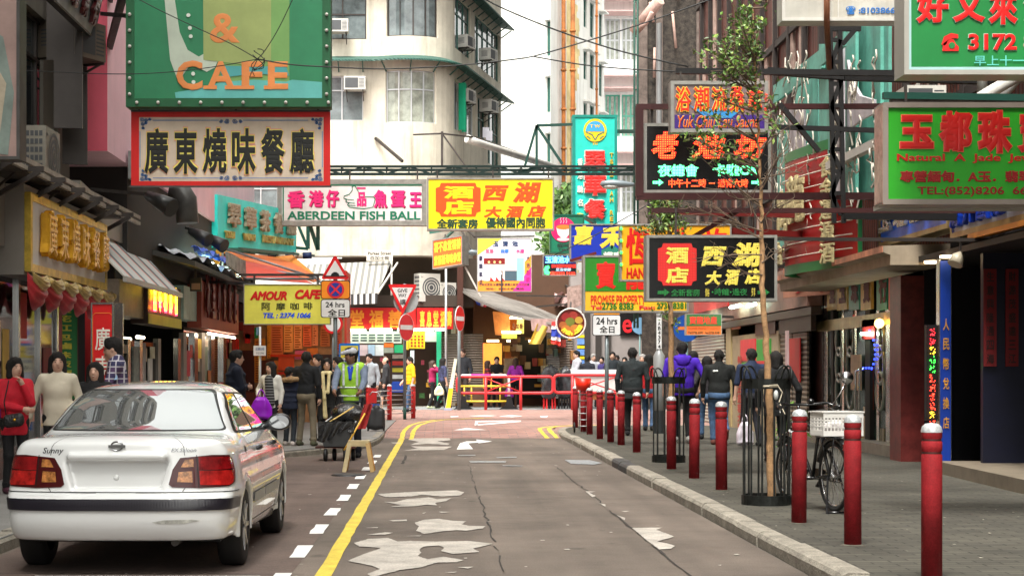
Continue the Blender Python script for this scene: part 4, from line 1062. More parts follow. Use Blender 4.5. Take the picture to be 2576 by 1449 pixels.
# turquoise restaurant sign on the left facade, set at an angle
o = P(548,640,38.5);u = P(745,648,46.5)-o
b = Board('turquoise_restaurant_sign','turquoise sign board angled off the left facade with weathered stone coloured raised characters',P(548,622,38.2),(P(746,640,47.5)-P(548,622,38.2)),(0,0,134*38.2/F),.2,rgb(70,235,225,.45),None,0)
ST = mat('raised_letter_stone',(.42,.38,.27),.8,var=.4,scale=8);
for i,ch in enumerate('翠華茶餐廳'): b.text([(ch,.09+i*.185,.42,.09+i*.185+.13,.88)],ST,.05,depth=.09,off=.004)
b.text([('TSUI',.06,.2,.16,.34),('WAH',.26,.2,.40,.34),('RESTAURANT',.50,.2,.94,.36)],mat('raised_letter_gold',(.50,.42,.12),.6,var=.4,scale=8),.05,depth=.06,off=.004)
m = MB()
for k in np.linspace(0,1,9): m.bar(b.at(k,-.02,-.1),b.at(k,-.02,.5),.02)
m.bar(b.at(0,-.02,.5),b.at(1,-.02,.5),.03);m.bar(b.at(0,-.02,-.1),b.at(1,-.02,-.1),.03)
m.build('bracket',DKGREEN,b.root)
m = MB();
for k in range(3): m.bar(b.at(1.0,.0+.4*k,-.2),b.at(1.08,.05+.4*k,-.2),.03)
m.bar(P(775,535,47.5),P(775,625,47.5),.05);m.bar(P(748,560,47.5),P(775,625,47.5),.04);m.bar(P(745,622,47.5),P(775,625,47.5),.04);m.build('bracket',DKGREEN,b.root)
# yellow cafe sign
d = 35.0
b = front('amour_cafe_sign','pale yellow hanging sign with red slanted words Amour Cafe and a blue phone number',613,713,832,815,d,.2,rgb(228,222,104,.4),FR,2)
b.text([('AMOUR',628,731,722,754)],RED,.055,shear=.28,off=.004);b.text([('CAFE',742,727,810,751)],RED,.055,shear=.28,off=.004)
b.text([('阿',658,760,680,779),('摩',694,760,718,779),('咖',730,760,752,778),('啡',764,759,786,777)],rgb(60,66,14),.02,off=.004)
b.text([('TEL : 2374 1066',662,785,782,799)],rgb(20,90,214),.045,shear=.25,off=.004)
arm(b.root,P(640,713,d+.1),Vector((-5.5,35.8,P(0,700,d).z)),.03);arm(b.root,P(640,713,d+.1),P(640,690,d+.1),.02);arm(b.root,P(800,713,d+.1),P(800,690,d+.1),.02);arm(b.root,P(600,690,d+.1),P(815,690,d+.1),.025)
# big boards at the right edge
d = 15.0
b = front('jade_sign','large green sign with red characters reading Natural A Jade Jewellery at the right edge',2221,257,2760,513,d,.3,rgb(56,166,48,.35),rgb(150,140,132,.4),13)
RS,PKE = rgb(196,34,30,.4),rgb(232,120,90)
for c,x0,x1,y0,y1 in (('玉',2264,2348,289,372),('都',2362,2446,278,380),('珠',2460,2546,277,384),('寶',2560,2646,280,382)):
 b.text([(c,x0-2,y0-2,x1+2,y1+2)],PKE,.07,off=.004);b.text([(c,x0,y0,x1,y1)],RS,.05,off=.0065)
b.text([('Natural  A  Jade  Jewellery',2256,386,2690,410)],RS,.03,off=.004);b.text([('專營緬甸．A玉．翡翠．飾物',2264,428,2700,458)],rgb(150,30,26),.045,off=.004);b.text([('TEL:(852)8206  6654',2308,468,2620,494)],rgb(140,28,24),.025,off=.004)
m = MB();m.obox(b.o+Vector((-.004,0,.02)),(0,.28,0),(.003,0,0),b.v-Vector((0,0,.04)));m.build('side_panel',mat('side_mirror',(.55,.36,.30),.25,metal=.3,var=.6,scale=3),b.root)
arm(b.root,P(2240,250,d+.15),Vector((7.15,d+.15,P(0,250,d).z)),.05);chain(b.root,[(P(2278,257,d+.1),P(2278,212,d+.1))],.012);arm(b.root,P(2221,240,d+.12),P(2600,246,d+.12),.03,rgb(20,70,60))
m = MB();m.obox(P(2214,524,15.6),(2.2,0,0),(0,.25,0),(0,0,.045));m.build('ledge',mat('ledge_grey',(.34,.32,.28),.6),b.root)
d = 14.0
b = front('green_phone_sign','green sign with big red characters, a telephone symbol and number 3172, top right',2274,-160,2800,187,d,.3,rgb(38,124,66,.35),rgb(170,168,160,.4),12)
for q in ((2286,168,2790,178),(2286,-150,2292,168)): b.rect(*q,rgb(170,205,205),'border',.004)
for c,x0,x1,y0,y1 in (('好',2304,2386,-24,58),('又',2396,2478,-24,56),('來',2486,2560,-24,62),('酒',2574,2650,-24,58)):
 b.text([(c,x0-1.5,y0-1.5,x1+1.5,y1+1.5)],rgb(150,190,170),.055,off=.005);b.text([(c,x0,y0,x1,y1)],rgb(208,34,32,.4),.045,off=.008)
b.text([('3172 8866',2434,82,2700,128)],rgb(150,190,170),.045,off=.004);b.text([('3172 8866',2435.5,83.5,2698.5,126.5)],rgb(208,34,32,.4),.035,off=.008);b.text([('早上十一至',2450,139,2610,165)],rgb(110,200,190),.01,off=.005)
b.patch([(2370,128),(2372,110),(2384,100),(2398,98),(2404,110),(2412,118),(2411,128)],rgb(208,34,32),'telephone_symbol',.004);b.patch([(2368,112),(2374,92),(2392,83),(2410,86),(2410,96),(2396,96),(2384,102),(2378,114)],rgb(208,34,32),'telephone_symbol',.004);b.patch(circle(2394,114,8,16),rgb(38,124,66),'telephone_symbol',.008)
arm(b.root,P(2600,187,d+.1),P(2600,240,d+.1),.05,FRW);arm(b.root,P(2274,0,d+.15),Vector((7.15,d+.15,P(0,0,d).z)),.05)
d = 16.5
b = front('white_phone_sign','grimy white sign with a blue telephone symbol and number 81038669 at the top',1967,-120,2300,52,d,.25,mat('grimy_white',(.52,.50,.44),.5,var=.25,scale=2,streak=.5,dirt=(.3,.22,.1)),FRW,8)
b.text([(':81038669',2160,18,2264,34)],rgb(60,110,170),.035,off=.004);b.text([('☎',2128,15,2152,36)],rgb(40,120,190),.03,off=.004)
b.rect(2107,-110,2110,44,FRW,'joint',.004)
m = MB();m.tube([P(2080,-60,d-.05),P(2080,60,d-.05),P(2086,170,d+1.2)],.03,8);m.build('pole',mat('rust_pole',(.20,.07,.03),.7,var=.4),b.root)
arm(b.root,P(2300,-40,d+.1),Vector((7.15,d+.1,P(0,-40,d).z)),.05)
# street parallel shop signs, right
def rboard(name,label,px0,px1,y0,y1,x,face,frame,fw=.04,th=.2): # board on a plane X = x facing the street; y0, y1 measured at px0 (the far end)
 a = PXZ(px0,y1,x);t = PXZ(px0,y0,x);e = PXZ(px1,y0,x)
 return Board(name,label,a,(0,e.y-a.y,0),(0,0,t.z-a.z),th,face,frame,fw)
b = rboard('blue_shop_sign','blue shop fascia with raised silver characters under the green jade sign',2212,2386,496,622,6.75,rgb(30,100,215,.35),mat('gilt_trim',(.34,.27,.12),.35,metal=.5,var=.4),.07,.3)
for i,ch in enumerate('玉瑞龍行'): b.text([(ch,.06+i*.235,.26,.06+i*.235+.17,.80)],mat('silver_letter',(.45,.45,.45),.25,metal=.8,var=.3),.045,depth=.08,off=.004)
b = rboard('white_shop_sign','white and blue shop fascia with raised blue characters, above the dark doorway',2392,2640,505,600,6.75,rgb(190,194,205,.35),mat('gilt_trim',(.3,.2,.1)),.07,.3)
for i,ch in enumerate('鴻升國際珠寶'): b.text([(ch,.04+i*.155,.24,.04+i*.155+.12,.84)],rgb(24,60,160,.3),.05,depth=.08,off=.004)
b.patch([(0,0),(.05,0),(.03,.3),(0,.8)],rgb(24,50,140),'field',.004);b.patch([(.9,0),(1,0),(1,.9)],rgb(24,50,140),'field',.004);m = MB();m.obox(b.at(.22,-.14,.03),b.u*.7,b.v*.13,-b.n*.1);m.build('trim',rgb(200,130,60,.4),b.root)
# curved red neon sign
N = 14;rt = thing('curved_red_sign','curved red sign with green rim and dead neon characters bulging from the right facade','sign',PXZ(2155,640,6.5))
def cur(a,z,off=0.0): # a 0 (far, left in the picture) .. 1 (near, right)
 th = R(150-125*a);c = Vector((6.95,27.6,0));r = 1.35
 x = 5.86+.62*a*a+(9*(.25-a)**2 if a < .25 else 0);y = 29.6-3.6*a
 return Vector((x-off,y,z))
zt0,zb0 = 5.05,3.28
m = MB();m.grid(lambda u,v: cur(u,zb0+(zt0-zb0)*v),N,1,0)
m.build('panel',rgb(150,22,26,.4),rt)
m = MB();m.grid(lambda u,v: cur(u,zt0+.16*v,.01),N,1);m.grid(lambda u,v: cur(u,zb0-.16+.16*v,.01),N,1);e = cur(1,zb0-.16);m.obox(e+Vector((-.02,-.02,0)),(.06,0,0),(0,.05,0),(0,0,zt0-zb0+.32))
m.build('rim',rgb(26,104,56,.4),rt)
m = MB()
for k in range(8):
 z = zb0+.12+k*.22;m.tube([cur(a,z,.05) for a in np.linspace(.02,.97,18)],.012,5)
m.build('neon_tube',mat('dead_neon',(.55,.50,.42),.4,var=.2),rt)
m = MB();OCH = mat('weathered_letter',(.46,.39,.20),.7,var=.5,scale=8)
for i,ch in enumerate('食金運源酒'): write(m,ch,(0,0,0),(1,0,0),(0,0,1),0,.025,0,.03,map=lambda a,c,q,i=i: cur(.72+a*.13,zt0-.12-(i+1)*.345+.33*c,.08+q*1.0))
for k,(ch,a0,a1,z0,z1) in enumerate((('池',.13,.36,3.75,4.55),('龍',.36,.58,3.95,4.75),('合',.12,.32,3.30,3.70))): write(m,ch,(0,0,0),(1,0,0),(0,0,1),0,.035,0,.03,map=lambda a,c,q,a0=a0,a1=a1,z0=z0,z1=z1: cur(a0+a*(a1-a0),z0+(z1-z0)*c,.1+q*1.4))
m.build('lettering',OCH,rt)
m = MB();m.bar(cur(1,zt0-.15),cur(1,zt0-.15)+Vector((1,-1,1.2)),.05);m.bar(PXZ(2086,418,5.9),PXZ(2225,350,6.2),.06);m.build('bracket',mat('pale_bracket',(.42,.40,.36),.6),rt)
# old turquoise neon frame
rt = thing('old_neon_frame','derelict turquoise neon sign frame tangled with tubes and steel lattice above the curved red sign','sign',PXZ(2060,560,6.2))
TQO = mat('old_turquoise',(.12,.40,.32),.6,var=.35,scale=2.2,streak=.7,fine=.1,dirt=(.05,.08,.06));GRY = mat('old_pale_panel',(.50,.47,.50),.7,var=.25,scale=2,streak=.6,dirt=(.14,.12,.12))
def panel(px0,px1,ya,yb,x,m_,name='panel',slope=0):
 mb = MB();mb.prism([PXZ(px0,yb,x),PXZ(px1,yb,x),PXZ(px1,ya,x),PXZ(px0,ya+slope,x)],(.05,0,0));mb.build(name,m_,rt)
panel(1955,2000,290,620,6.3,TQO);panel(2060,2090,110,520,6.2,TQO);panel(2000,2058,170,560,6.5,TQO);panel(2120,2152,60,500,6.3,TQO);panel(2152,2215,60,500,6.45,TQO);panel(2215,2235,60,480,6.5,TQO)
def diag(px0,px1,y0,y1,h0,h1,x,m_):
 mb = MB();mb.prism([PXZ(px0,y0+h0,x),PXZ(px1,y1+h1,x),PXZ(px1,y1,x),PXZ(px0,y0,x)],(.05,0,0));mb.build('panel',m_,rt)
diag(1945,2068,215,120,45,50,6.1,TQO);diag(2064,2122,125,75,40,40,6.0,TQO)
panel(1985,2020,260,600,6.15,GRY,'plate');panel(2095,2118,110,500,6.1,GRY,'plate')
mb = MB();mb.prism([PXZ(2130,150,6.2),PXZ(2140,200,6.2),PXZ(2162,240,6.2),PXZ(2196,250,6.2),PXZ(2196,285,6.2),PXZ(2165,300,6.2),PXZ(2130,330,6.2)][::-1],(.05,0,0));mb.build('plate',GRY,rt)
rng = random.Random(9);NEON = mat('dead_neon',(.55,.50,.42))
for k in range(95):
 px = rng.choice([1965,1990,2010,2030,2100,2150,2200])+rng.uniform(-14,14);y = rng.uniform(80,480) if px > 2040 else rng.uniform(120,560);x = 6.05;pts = []
 mb = MB()
 for j in range(5): pts.append(PXZ(px+rng.uniform(-7,7)*(j > 0),y+j*rng.uniform(9,26),x-.02*rng.random()))
 mb.tube(pts,.013,5);mb.build('neon_tube',NEON,rt)
BST = mat('black_steel',(.012,.011,.011),.6,metal=.3,var=.3)
m = MB();d = 21.5
for px in (2088,2112): m.bar(P(px,60,d),P(px+10,560,d),.028)
ys = np.linspace(100,540,9)
for i in range(8): m.bar(P(2090 if i % 2 else 2113,ys[i],d),P(2116 if i % 2 else 2092,ys[i+1],d),.028);m.bar(P(2090,ys[i],d),P(2115,ys[i],d),.025)
m.bar(P(1930,178,d),P(2122,192,d),.045);m.bar(P(1925,318,d),P(2230,328,d),.03);m.bar(P(1960,260,d),P(2060,380,d),.03);m.bar(P(2150,75,d),P(2120,110,d),.03);m.bar(P(2080,72,d),P(2165,72,d),.03)
m.build('lattice',BST,rt)
m = MB()
for a,c in (((2122,192,d),(7.15,)),((2230,328,d),(7.15,)),((2120,540,d),(7.15,))): p = P(*a);m.bar(p,(7.2,p.y+.3,p.z),.05)
m.build('bracket',BST,rt)
# small green and yellow sign, rent board, round fruit board
d = 40.0
b = front('small_property_sign','small green and orange property sign hung low in front of the ribbed shutter',1725,788,1816,842,d,.2,rgb(222,120,62,.4),FR,2)
b.rect(1727,790,1814,818,rgb(60,110,60,.4),'panel_field',.002);b.text([('寶龍地產',1734,794,1804,815)],rgb(206,60,40),.03,off=.008);b.text([('PROMISE PROPERTY AGENCY',1731,821,1811,827)],rgb(190,80,30),.01,off=.004);b.text([('Tel:2736 8383  Fax:2736 8381',1731,832,1811,838)],rgb(50,60,30),.02,off=.004)
arm(b.root,P(1816,795,d+.1),Vector((7.1,d+.3,P(0,795,d).z)),.03)
d = 56.0
b = MB();rt = thing('fruit_juice_sign','round sign of piled fruit with yellow words Fresh Juice','sign',P(1437,850,d))
c = P(1436,812,d);r = 38*d/F*.98
m = MB();m.prism([c+Vector((r*math.cos(a)*.98,0,r*math.sin(a))) for a in np.linspace(0,2*math.pi,37)[:-1]],(0,.12,0));m.build('disc',rgb(90,26,20,.4),rt)
m = MB();m.tube([c+Vector((r*math.cos(a)*.98,-.01,r*math.sin(a))) for a in np.linspace(0,2*math.pi,37)],.03,6,cap=False);m.build('rim',FRW,rt)
for x,y,s,col in ((-12,-16,12,(130,40,40)),(6,-20,11,(140,56,48)),(20,-8,10,(170,140,64)),(-2,-4,12,(104,112,52)),(-20,4,10,(150,90,50)),(-12,16,13,(172,110,54)),(10,14,13,(176,118,58)),(24,8,8,(160,112,56)),(0,26,10,(170,100,48))):
 m = MB();m.prism([c+Vector(((x+s*math.cos(a))*d/F,-.006,(-y+s*math.sin(a)*.9)*d/F)) for a in np.linspace(0,2*math.pi,17)[:-1]],(0,-.004-.0008*(y+26)/8-.0003*abs(x)/4,0));m.build('fruit_picture',rgb(*col,.4),rt)
m = MB()
for i,ch in enumerate('Fresh Juice'):
 a = R(215+i*11.5);q = c+Vector((r*.8*math.cos(a),-.03,r*.8*math.sin(a)));tv = Vector((-math.sin(a),0,math.cos(a)));nv = Vector((-math.cos(a),0,-math.sin(a)))
 if ch != ' ': write(m,ch,q,tv*.11,nv*.15,0,.04)
m.build('lettering',rgb(240,220,70),rt);m = MB();m.bar(c+Vector((0,.1,r)),P(1436,760,57),.03);m.build('hanger',STEEL,rt)
# ================================================================ shopfronts, left
random.seed(21)
LX = -5.5
def lrect(mb,px0,px1,y0,y1,x=LX,m=0,th=.03): # panel on the left facade plane; heights measured at px0 (near end)
 a = PXZ(px0,y1,x);t = PXZ(px0,y0,x);e = PXZ(px1,y1,x)
 mb.obox((x,a.y,a.z),(0,e.y-a.y,0),(0,0,t.z-a.z),(-th,0,0),m)
def yl(px,x=LX): return x*F/(px-VX)
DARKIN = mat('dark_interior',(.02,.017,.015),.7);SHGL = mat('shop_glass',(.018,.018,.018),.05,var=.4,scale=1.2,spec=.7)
CHROME = mat('chrome_trim',(.55,.55,.53),.18,metal=.9,var=.2);GREYP = mat('grey_cladding',(.29,.265,.23),.5,var=.12,scale=2)
WARM = glow(255,200,120,3.0);TUBE = glow(215,255,225,9.0);TUBEW = glow(255,240,210,4.0)
def tube(name_root,a,b,r=.03,m=None): mb = MB();mb.tube([a,b],r,6,0,True);return mb.build('lamp_tube',m or TUBE,name_root)
rs_ = thing('roast_restaurant','restaurant front with a glass window, red posts and gold lettered signboard at the left','shop',(-6,22,.12))
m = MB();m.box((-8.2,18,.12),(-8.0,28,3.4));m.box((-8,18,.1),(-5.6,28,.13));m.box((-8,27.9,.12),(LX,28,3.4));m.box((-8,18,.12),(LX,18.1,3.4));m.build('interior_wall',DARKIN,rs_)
m = MB();m.box((LX-.04,18.2,.5),(LX-.02,23.6,2.75));m.build('glass',SHGL,rs_)
for y,w_ in ((18.3,.1),(20.1,.06),(21.55,.09),(22.7,.05),(23.7,.1)): m = MB();m.box((LX-.06,y,.12),(LX+.02,y+w_,2.8));m.build('mullion',CHROME,rs_)
m = MB();m.box((LX-.3,18.2,.12),(LX,23.7,.5));m.build('sill',mat('red_granite',(.12,.04,.03),.25,var=.3,scale=20),rs_)
for y,w_,c in ((23.75,.35,(150,22,24)),(26.1,.3,(170,28,30)),(27.4,.3,(120,20,20))): m = MB();m.box((LX-.1,y,.12),(LX,y+w_,2.8));m.build('post',rgb(*c,.5),rs_)
m = MB();m.box((LX-.5,24.2,.12),(LX-.45,25.9,2.7));m.build('door',SHGL,rs_)
for y0,y1,z0,z1,c in ((18.6,19.2,1.2,1.9,(222,190,120)),(19.3,19.9,1.9,2.6,(205,150,90)),(20.3,20.7,.9,1.5,(230,200,170)),(20.4,20.8,1.6,2.1,(230,210,180)),(22.0,22.5,.8,1.3,(225,170,150)),(20.9,21.2,1.3,2.0,(214,180,96)),(21.7,22.1,1.9,2.5,(190,40,36)),(23.0,23.5,1.2,1.8,(120,24,30)),(18.9,19.3,.5,1.1,(220,214,160)),(21.0,21.4,.55,1.15,(216,214,150))):
 m = MB();m.box((LX-.018,y0,z0),(LX-.01,y1,z1));m.build('poster',rgb(*c,.6,var=.25),rs_)
b = Board('menu_board','tall narrow green menu board with rows of yellow characters inside the restaurant doorway',(LX-.3,24.5,1.05),(.42,.12,0),(0,0,1.42),.05,rgb(14,92,44,.5),rgb(60,20,16),.015)
for k in range(10): b.text([('黃花紅包滷味飯麵粥湯'[k],.22,.9-k*.094,.78,.97-k*.094)],rgb(170,160,60),.03,off=.003)
m = MB();m.tube([(LX-.3,19.4,2.55),(LX-.3,19.8,2.55)],.03,6);m.tube([(LX-.3,21.2,2.5),(LX-.3,21.7,2.5)],.03,6);m.build('lamp',WARM,rs_)
# gold framed signboard box
GX = -5.1
b = Board('gold_framed_sign','box signboard with gold frame and thick raised gold characters over the restaurant',(GX,yl(75,GX),2.70),(0,yl(268,GX)-yl(75,GX),0),(0,0,.98),.06,mat('pale_board',(.72,.70,.68),.5,var=.1,scale=2),mat('gold_leaf',(.78,.52,.08),.3,metal=.45,var=.4,scale=5),.10)
GOLD = mat('gold_letter',(.80,.40,.03),.25,metal=.45,var=.35,scale=5)
for i,ch in enumerate('廣東燒味餐廳'): b.text([(ch,.09+i*.142,.22,.09+i*.142+.112,.84)],GOLD,.05,depth=.13,off=.004)
m = MB();y0,y1 = yl(75,GX),yl(268,GX)
m.box((-5.82,y0-.02,2.66),(GX-.07,y1+.02,3.78));m.build('box',GREYP,b.root)
m = MB();m.box((-5.82,y0-2.6,3.0),(-5.4,y0-.03,3.9));m.box((-5.82,17,2.75),(-5.5,y0-.03,3.0));m.build('cladding',GREYP,b.root)
# red swag curtain
rt = thing('swag_curtain','red swagged curtain with pale gold tops hanging below the gold framed sign','curtain',(GX,22,2.1))
n = 6;ya,yb = yl(62,GX),yl(266,GX)
for i in range(n):
 a_,c_ = ya+(yb-ya)*i/n,ya+(yb-ya)*(i+1)/n;L_ = c_-a_
 def fn(u,v,a_=a_,L_=L_):
  sag = 1-(2*u-1)**2
  return Vector((GX+.03+.13*math.sin(math.pi*v)*sag+.02*math.sin(v*22+u*4)*sag,a_+L_*(u*.98+.01),2.68-.06*sag-v*(.19+.21*sag)))
 m = MB();m.grid(fn,14,14);m.build('swag',mat('red_satin',(.44,.025,.035),.4,var=.4,scale=6),rt)
 def fg(u,v,a_=a_,L_=L_):
  sag = 1-(2*u-1)**2
  return Vector((GX+.09+.10*math.sin(math.pi*v)*sag+.02*math.sin(v*24)*sag,a_+L_*(u*.94+.03),2.69-.05*sag-v*(.05+.16*sag)))
 m = MB();m.grid(fg,12,16);m.build('trim',mat('gold_satin',(.50,.36,.12),.35,var=.4,scale=8),rt)
 m = MB();m.ell((GX+.12,c_,2.60),(.05,.06,.05),8);m.build('rosette',mat('gold_satin',(.6,.5,.25)),rt)
# standing red sign
b = Board('red_vertical_sign','tall red sign with white characters and gold line in a steel frame beside the curtain',P(229,1130,21.6),(57*21.6/F,0,0),(0,0,370*21.6/F),.3,rgb(206,24,26,.45),CHROME,.02)
b.px = (229,760,286,1130)
for i,ch in enumerate('廣東燒臘'): b.text([(ch,239,822+i*72,277,880+i*72)],rgb(240,232,220),.012,off=.004)
outline(b,[(233,1000),(233,792),(240,786),(276,786),(283,792),(283,1000)],.005,rgb(225,150,60),'border_line',.008)
m = MB();m.obox(b.o+b.u+Vector((.005,0,0)),(.09,.12,0),(0,.05,0),b.v);m.build('side_trim',CHROME,b.root)
# next shops along the left
sh = thing('neon_shop','narrow shop front with a bright neon fascia right of the striped awning','shop',(-6,32,.12))
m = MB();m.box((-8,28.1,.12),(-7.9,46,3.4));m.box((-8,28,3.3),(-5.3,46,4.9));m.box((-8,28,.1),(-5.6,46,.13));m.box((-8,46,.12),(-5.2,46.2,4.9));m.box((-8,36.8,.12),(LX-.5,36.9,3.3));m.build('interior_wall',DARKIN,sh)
for px,c in ((300,CHROME),(322,CHROME),(352,CHROME),(398,GREYP),(448,CHROME)): m = MB();lrect(m,px,px+7,850,1030,LX+.02,0,.1);m.build('mullion',c,sh)
m = MB();lrect(m,330,396,855,1030,LX-.03);m.build('glass',SHGL,sh)
m = MB();lrect(m,336,352,870,1000,LX);m.build('curtain',mat('pale_net',(.30,.33,.30),.8,var=.4,scale=10),sh)
for px,y0,y1,c in ((355,860,960,(150,150,150)),(372,900,990,(200,200,196)),(378,870,900,(205,205,180))): m = MB();lrect(m,px,px+12,y0,y1,LX+.01,0,.01);m.build('poster',rgb(*c,.6,var=.4),sh)
tube(sh,(-5.9,yl(338),2.42),(-5.9,yl(352),2.42))
m = MB();lrect(m,300,372,700,790,LX+.35,0,.35);m.build('fascia',mat('stone_fascia',(.22,.17,.12),.4,var=.5,scale=2.5),sh)
m = MB();lrect(m,372,455,700,812,LX+.42,0,.3);m.build('fascia',mat('dark_fascia',(.06,.03,.02),.5),sh)
m = MB();lrect(m,374,457,786,812,LX+.44,0,.01);m.build('fascia_strip',rgb(200,190,70,.5),sh)
for i,ch in enumerate('金牛城麻雀'):
 y = yl(384+i*13.5,LX+.45);m = MB();write(m,ch,(LX+.46,y,2.55),(0,.34,0),(0,0,.5),0,.05);m.build('neon_letter',glow(255,214,40,4.0),sh)
 m = MB();write(m,ch,(LX+.455,y+.02,2.52),(0,.36,0),(0,0,.25),0,.06);m.build('neon_letter',glow(255,60,90,2.5),sh)
sh2 = thing('noodle_shop','shop front with a pale blue panel and brown fascia with long dark characters','shop',(-6,39,.12))
m = MB();lrect(m,462,505,716,800,LX+.35,0,.3);m.build('fascia',rgb(170,196,190,.45,var=.3),sh2)
m = MB();lrect(m,507,600,704,822,LX+.45,0,.3);m.build('fascia',rgb(150,70,52,.5),sh2)
for i,ch in enumerate('冰室小食飯店'): y = yl(514+i*14,LX+.46);m = MB();write(m,ch,(LX+.48,y,2.62),(0,.42,0),(0,0,1.05),0,.04,depth=.05);m.build('raised_letter',rgb(96,30,22,.3),sh2)
tube(sh2,(LX+.62,yl(510,LX+.6),3.75),(LX+.62,yl(600,LX+.6),3.75));tube(sh2,(LX+.3,yl(490),2.32),(LX+.3,yl(560),2.32),.03,TUBEW)
for px,c in ((462,GREYP),(490,CHROME),(508,GREYP),(532,CHROME),(562,CHROME),(585,rgb(150,30,26))): m = MB();lrect(m,px,px+8,835,1010,LX+.02,0,.1);m.build('mullion',c,sh2)
m = MB();lrect(m,462,612,820,1010,LX-.05);m.build('glass',SHGL,sh2)
for px,y0,y1,c in ((468,880,945,(200,60,80)),(497,850,900,(206,180,60)),(512,870,990,(120,140,126)),(520,930,990,(170,110,60)),(566,850,900,(170,40,40)),(572,860,1000,(120,120,100)),(590,850,880,(205,40,40)),(550,960,1000,(150,40,40))): m = MB();lrect(m,px,px+11,y0,y1,LX+.01,0,.01);m.build('poster',rgb(*c,.6,var=.35),sh2)
rng = random.Random(31)
for k in range(20):
 px = rng.choice([rng.uniform(300,372),rng.uniform(462,606)]);y = rng.uniform(846,985);m = MB();lrect(m,px,px+rng.uniform(6,14),y,y+rng.uniform(12,34),LX-.012+.03*rng.random(),0,.008)
 m.build('poster',rgb(*rng.choice([(196,180,140),(150,140,120),(190,60,50),(206,190,90),(120,130,124),(214,206,190),(90,60,44),(60,100,80)]),.5),sh if px < 400 else sh2)
for px,y in ((345,846),(470,846),(515,842),(548,850),(590,846),(310,850)): p = PXZ(px,y,LX-.6);m = MB();m.tube([p,p+Vector((0,.7,0))],.035,6);m.build('lamp_tube',TUBEW,sh if px < 400 else sh2)  # tubes added behind the glass to brighten the left shops
# striped awning and ledge
aircon(P(2330,247,17.5),-math.pi/2,'white air conditioner box on the brown wall just above the green jade sign',.42,.28,.4,False,'outdoor air conditioner units',mat('ac_pale',(.66,.64,.58),.5,var=.12))
def sheet(mb,q,th=.03,m=0): mb.prism(q,(0,0,-th),m)
def striped(name,base,s1,s2,pitch,w1,w2,axis=1):
 if name in MATS: return MATS[name]
 m = mat(name,base,.7,var=.12,scale=3);t = m.node_tree;b_ = t.nodes['Principled BSDF'];L = t.links.new
 tc = t.nodes.new('ShaderNodeTexCoord');sp = t.nodes.new('ShaderNodeSeparateXYZ');L(tc.outputs['Object'],sp.inputs[0])
 d_ = t.nodes.new('ShaderNodeMath');d_.operation = 'MULTIPLY';d_.inputs[1].default_value = 1/pitch;L(sp.outputs[axis],d_.inputs[0])
 f_ = t.nodes.new('ShaderNodeMath');f_.operation = 'FRACT';L(d_.outputs[0],f_.inputs[0])
 r = t.nodes.new('ShaderNodeValToRGB');r.color_ramp.interpolation = 'CONSTANT';e = r.color_ramp.elements
 e[0].position = 0;e[0].color = base+(1,);e[1].position = 1-w1-w2;e[1].color = s1+(1,);k = e.new(1-w2);k.color = s2+(1,)
 L(f_.outputs[0],r.inputs[0]);L(r.outputs[0],b_.inputs['Base Color']);return m
t = thing('striped_awning','white awning with orange and grey stripes jutting from the left facade','awning',(-5.2,29,3))
m = MB();y0,y1 = 24.9,29.6
q = [(-5.45,24.75,3.62),(-5.45,30.3,3.62),(-4.72,30.0,2.88),(-4.72,24.75,2.88)]
sheet(m,q);m.build('canvas',striped('striped_canvas',lin(214,214,210),lin(222,120,90),lin(92,116,124),1.12,.10,.2),t)
m = MB();m.obox((-4.75,24.75,2.80),(.06,0,0),(0,5.3,0),(0,0,.08));m.build('rail',mat('awning_rail',(.5,.5,.48),.4,metal=.3),t)
m = MB();m.prism([(-5.5,24.75,3.62),(-5.5,31.2,3.62),(-5.5,31.2,3.72),(-5.5,24.75,4.3)],(.12,0,0));m.build('ledge',GREYP,t)
# clutter ledge: tarps, spotlights, ducts, steel platform
ACG = mat('ac_dull',(.24,.22,.18),.5,var=.2,streak=.4)
t = thing('steel_platform','black steel bracket platform carrying air conditioners on the near left facade','platform',(-5.5,22,4))
m = MB();ZP = 3.84
m.box((-5.82,16,ZP),(-5.0,26.0,ZP+.06));m.build('deck',STEEL,t)
for y in np.arange(16.4,26,1.15): m = MB();m.bar((-5.82,y,ZP+.03),(-4.75,y,ZP+.03),.03);m.bar((-5.8,y,ZP-.55),(-4.8,y,ZP),.028);m.build('strut',STEEL,t)
m = MB();m.box((-4.98,16,ZP+.1),(-4.93,27.2,ZP+.16));m.box((-4.98,16,ZP+.01),(-4.93,27.2,ZP+.06));m.build('rail',mat('worn_rail',(.34,.30,.25),.6,var=.4),t)
aircon(Vector((-5.08,19.7,4.28)),0,'grey outdoor air conditioner with a round fan on the steel platform, nearer one',.7,.78,.35,True,'outdoor air conditioner units',ACG)
aircon(Vector((-5.05,21.6,4.22)),0,'grey outdoor air conditioner with a round fan on the steel platform, taller farther one',.8,.74,.35,True,'outdoor air conditioner units',ACG)
aircon(Vector((-5.2,24.6,6.35)),R(-25),'boxy brown air conditioner sticking out of the dark bay window at upper left',.75,.55,.8,False,casing=mat('ac_brown',(.16,.13,.10),.5))
m = MB()
for px,d,y,lab in ((505,41.0,560,'pale outdoor air conditioner, leftmost of the stack beside the turquoise sign'),(522,42.0,565,'pale outdoor air conditioner, middle of the stack beside the turquoise sign'),(545,43.4,575,'pale outdoor air conditioner, right end of the stack beside the turquoise sign')):
 aircon(P(px+8,y,d)+Vector((.05,0,0)),R(-12),lab,.85,1.25,.5,True,'outdoor air conditioner units',mat('ac_pale',(.66,.64,.58),.5,var=.12))
t = thing('metal_duct','grey sheet metal ventilation duct bending under the pink building','duct',(-5.2,28,4.2))
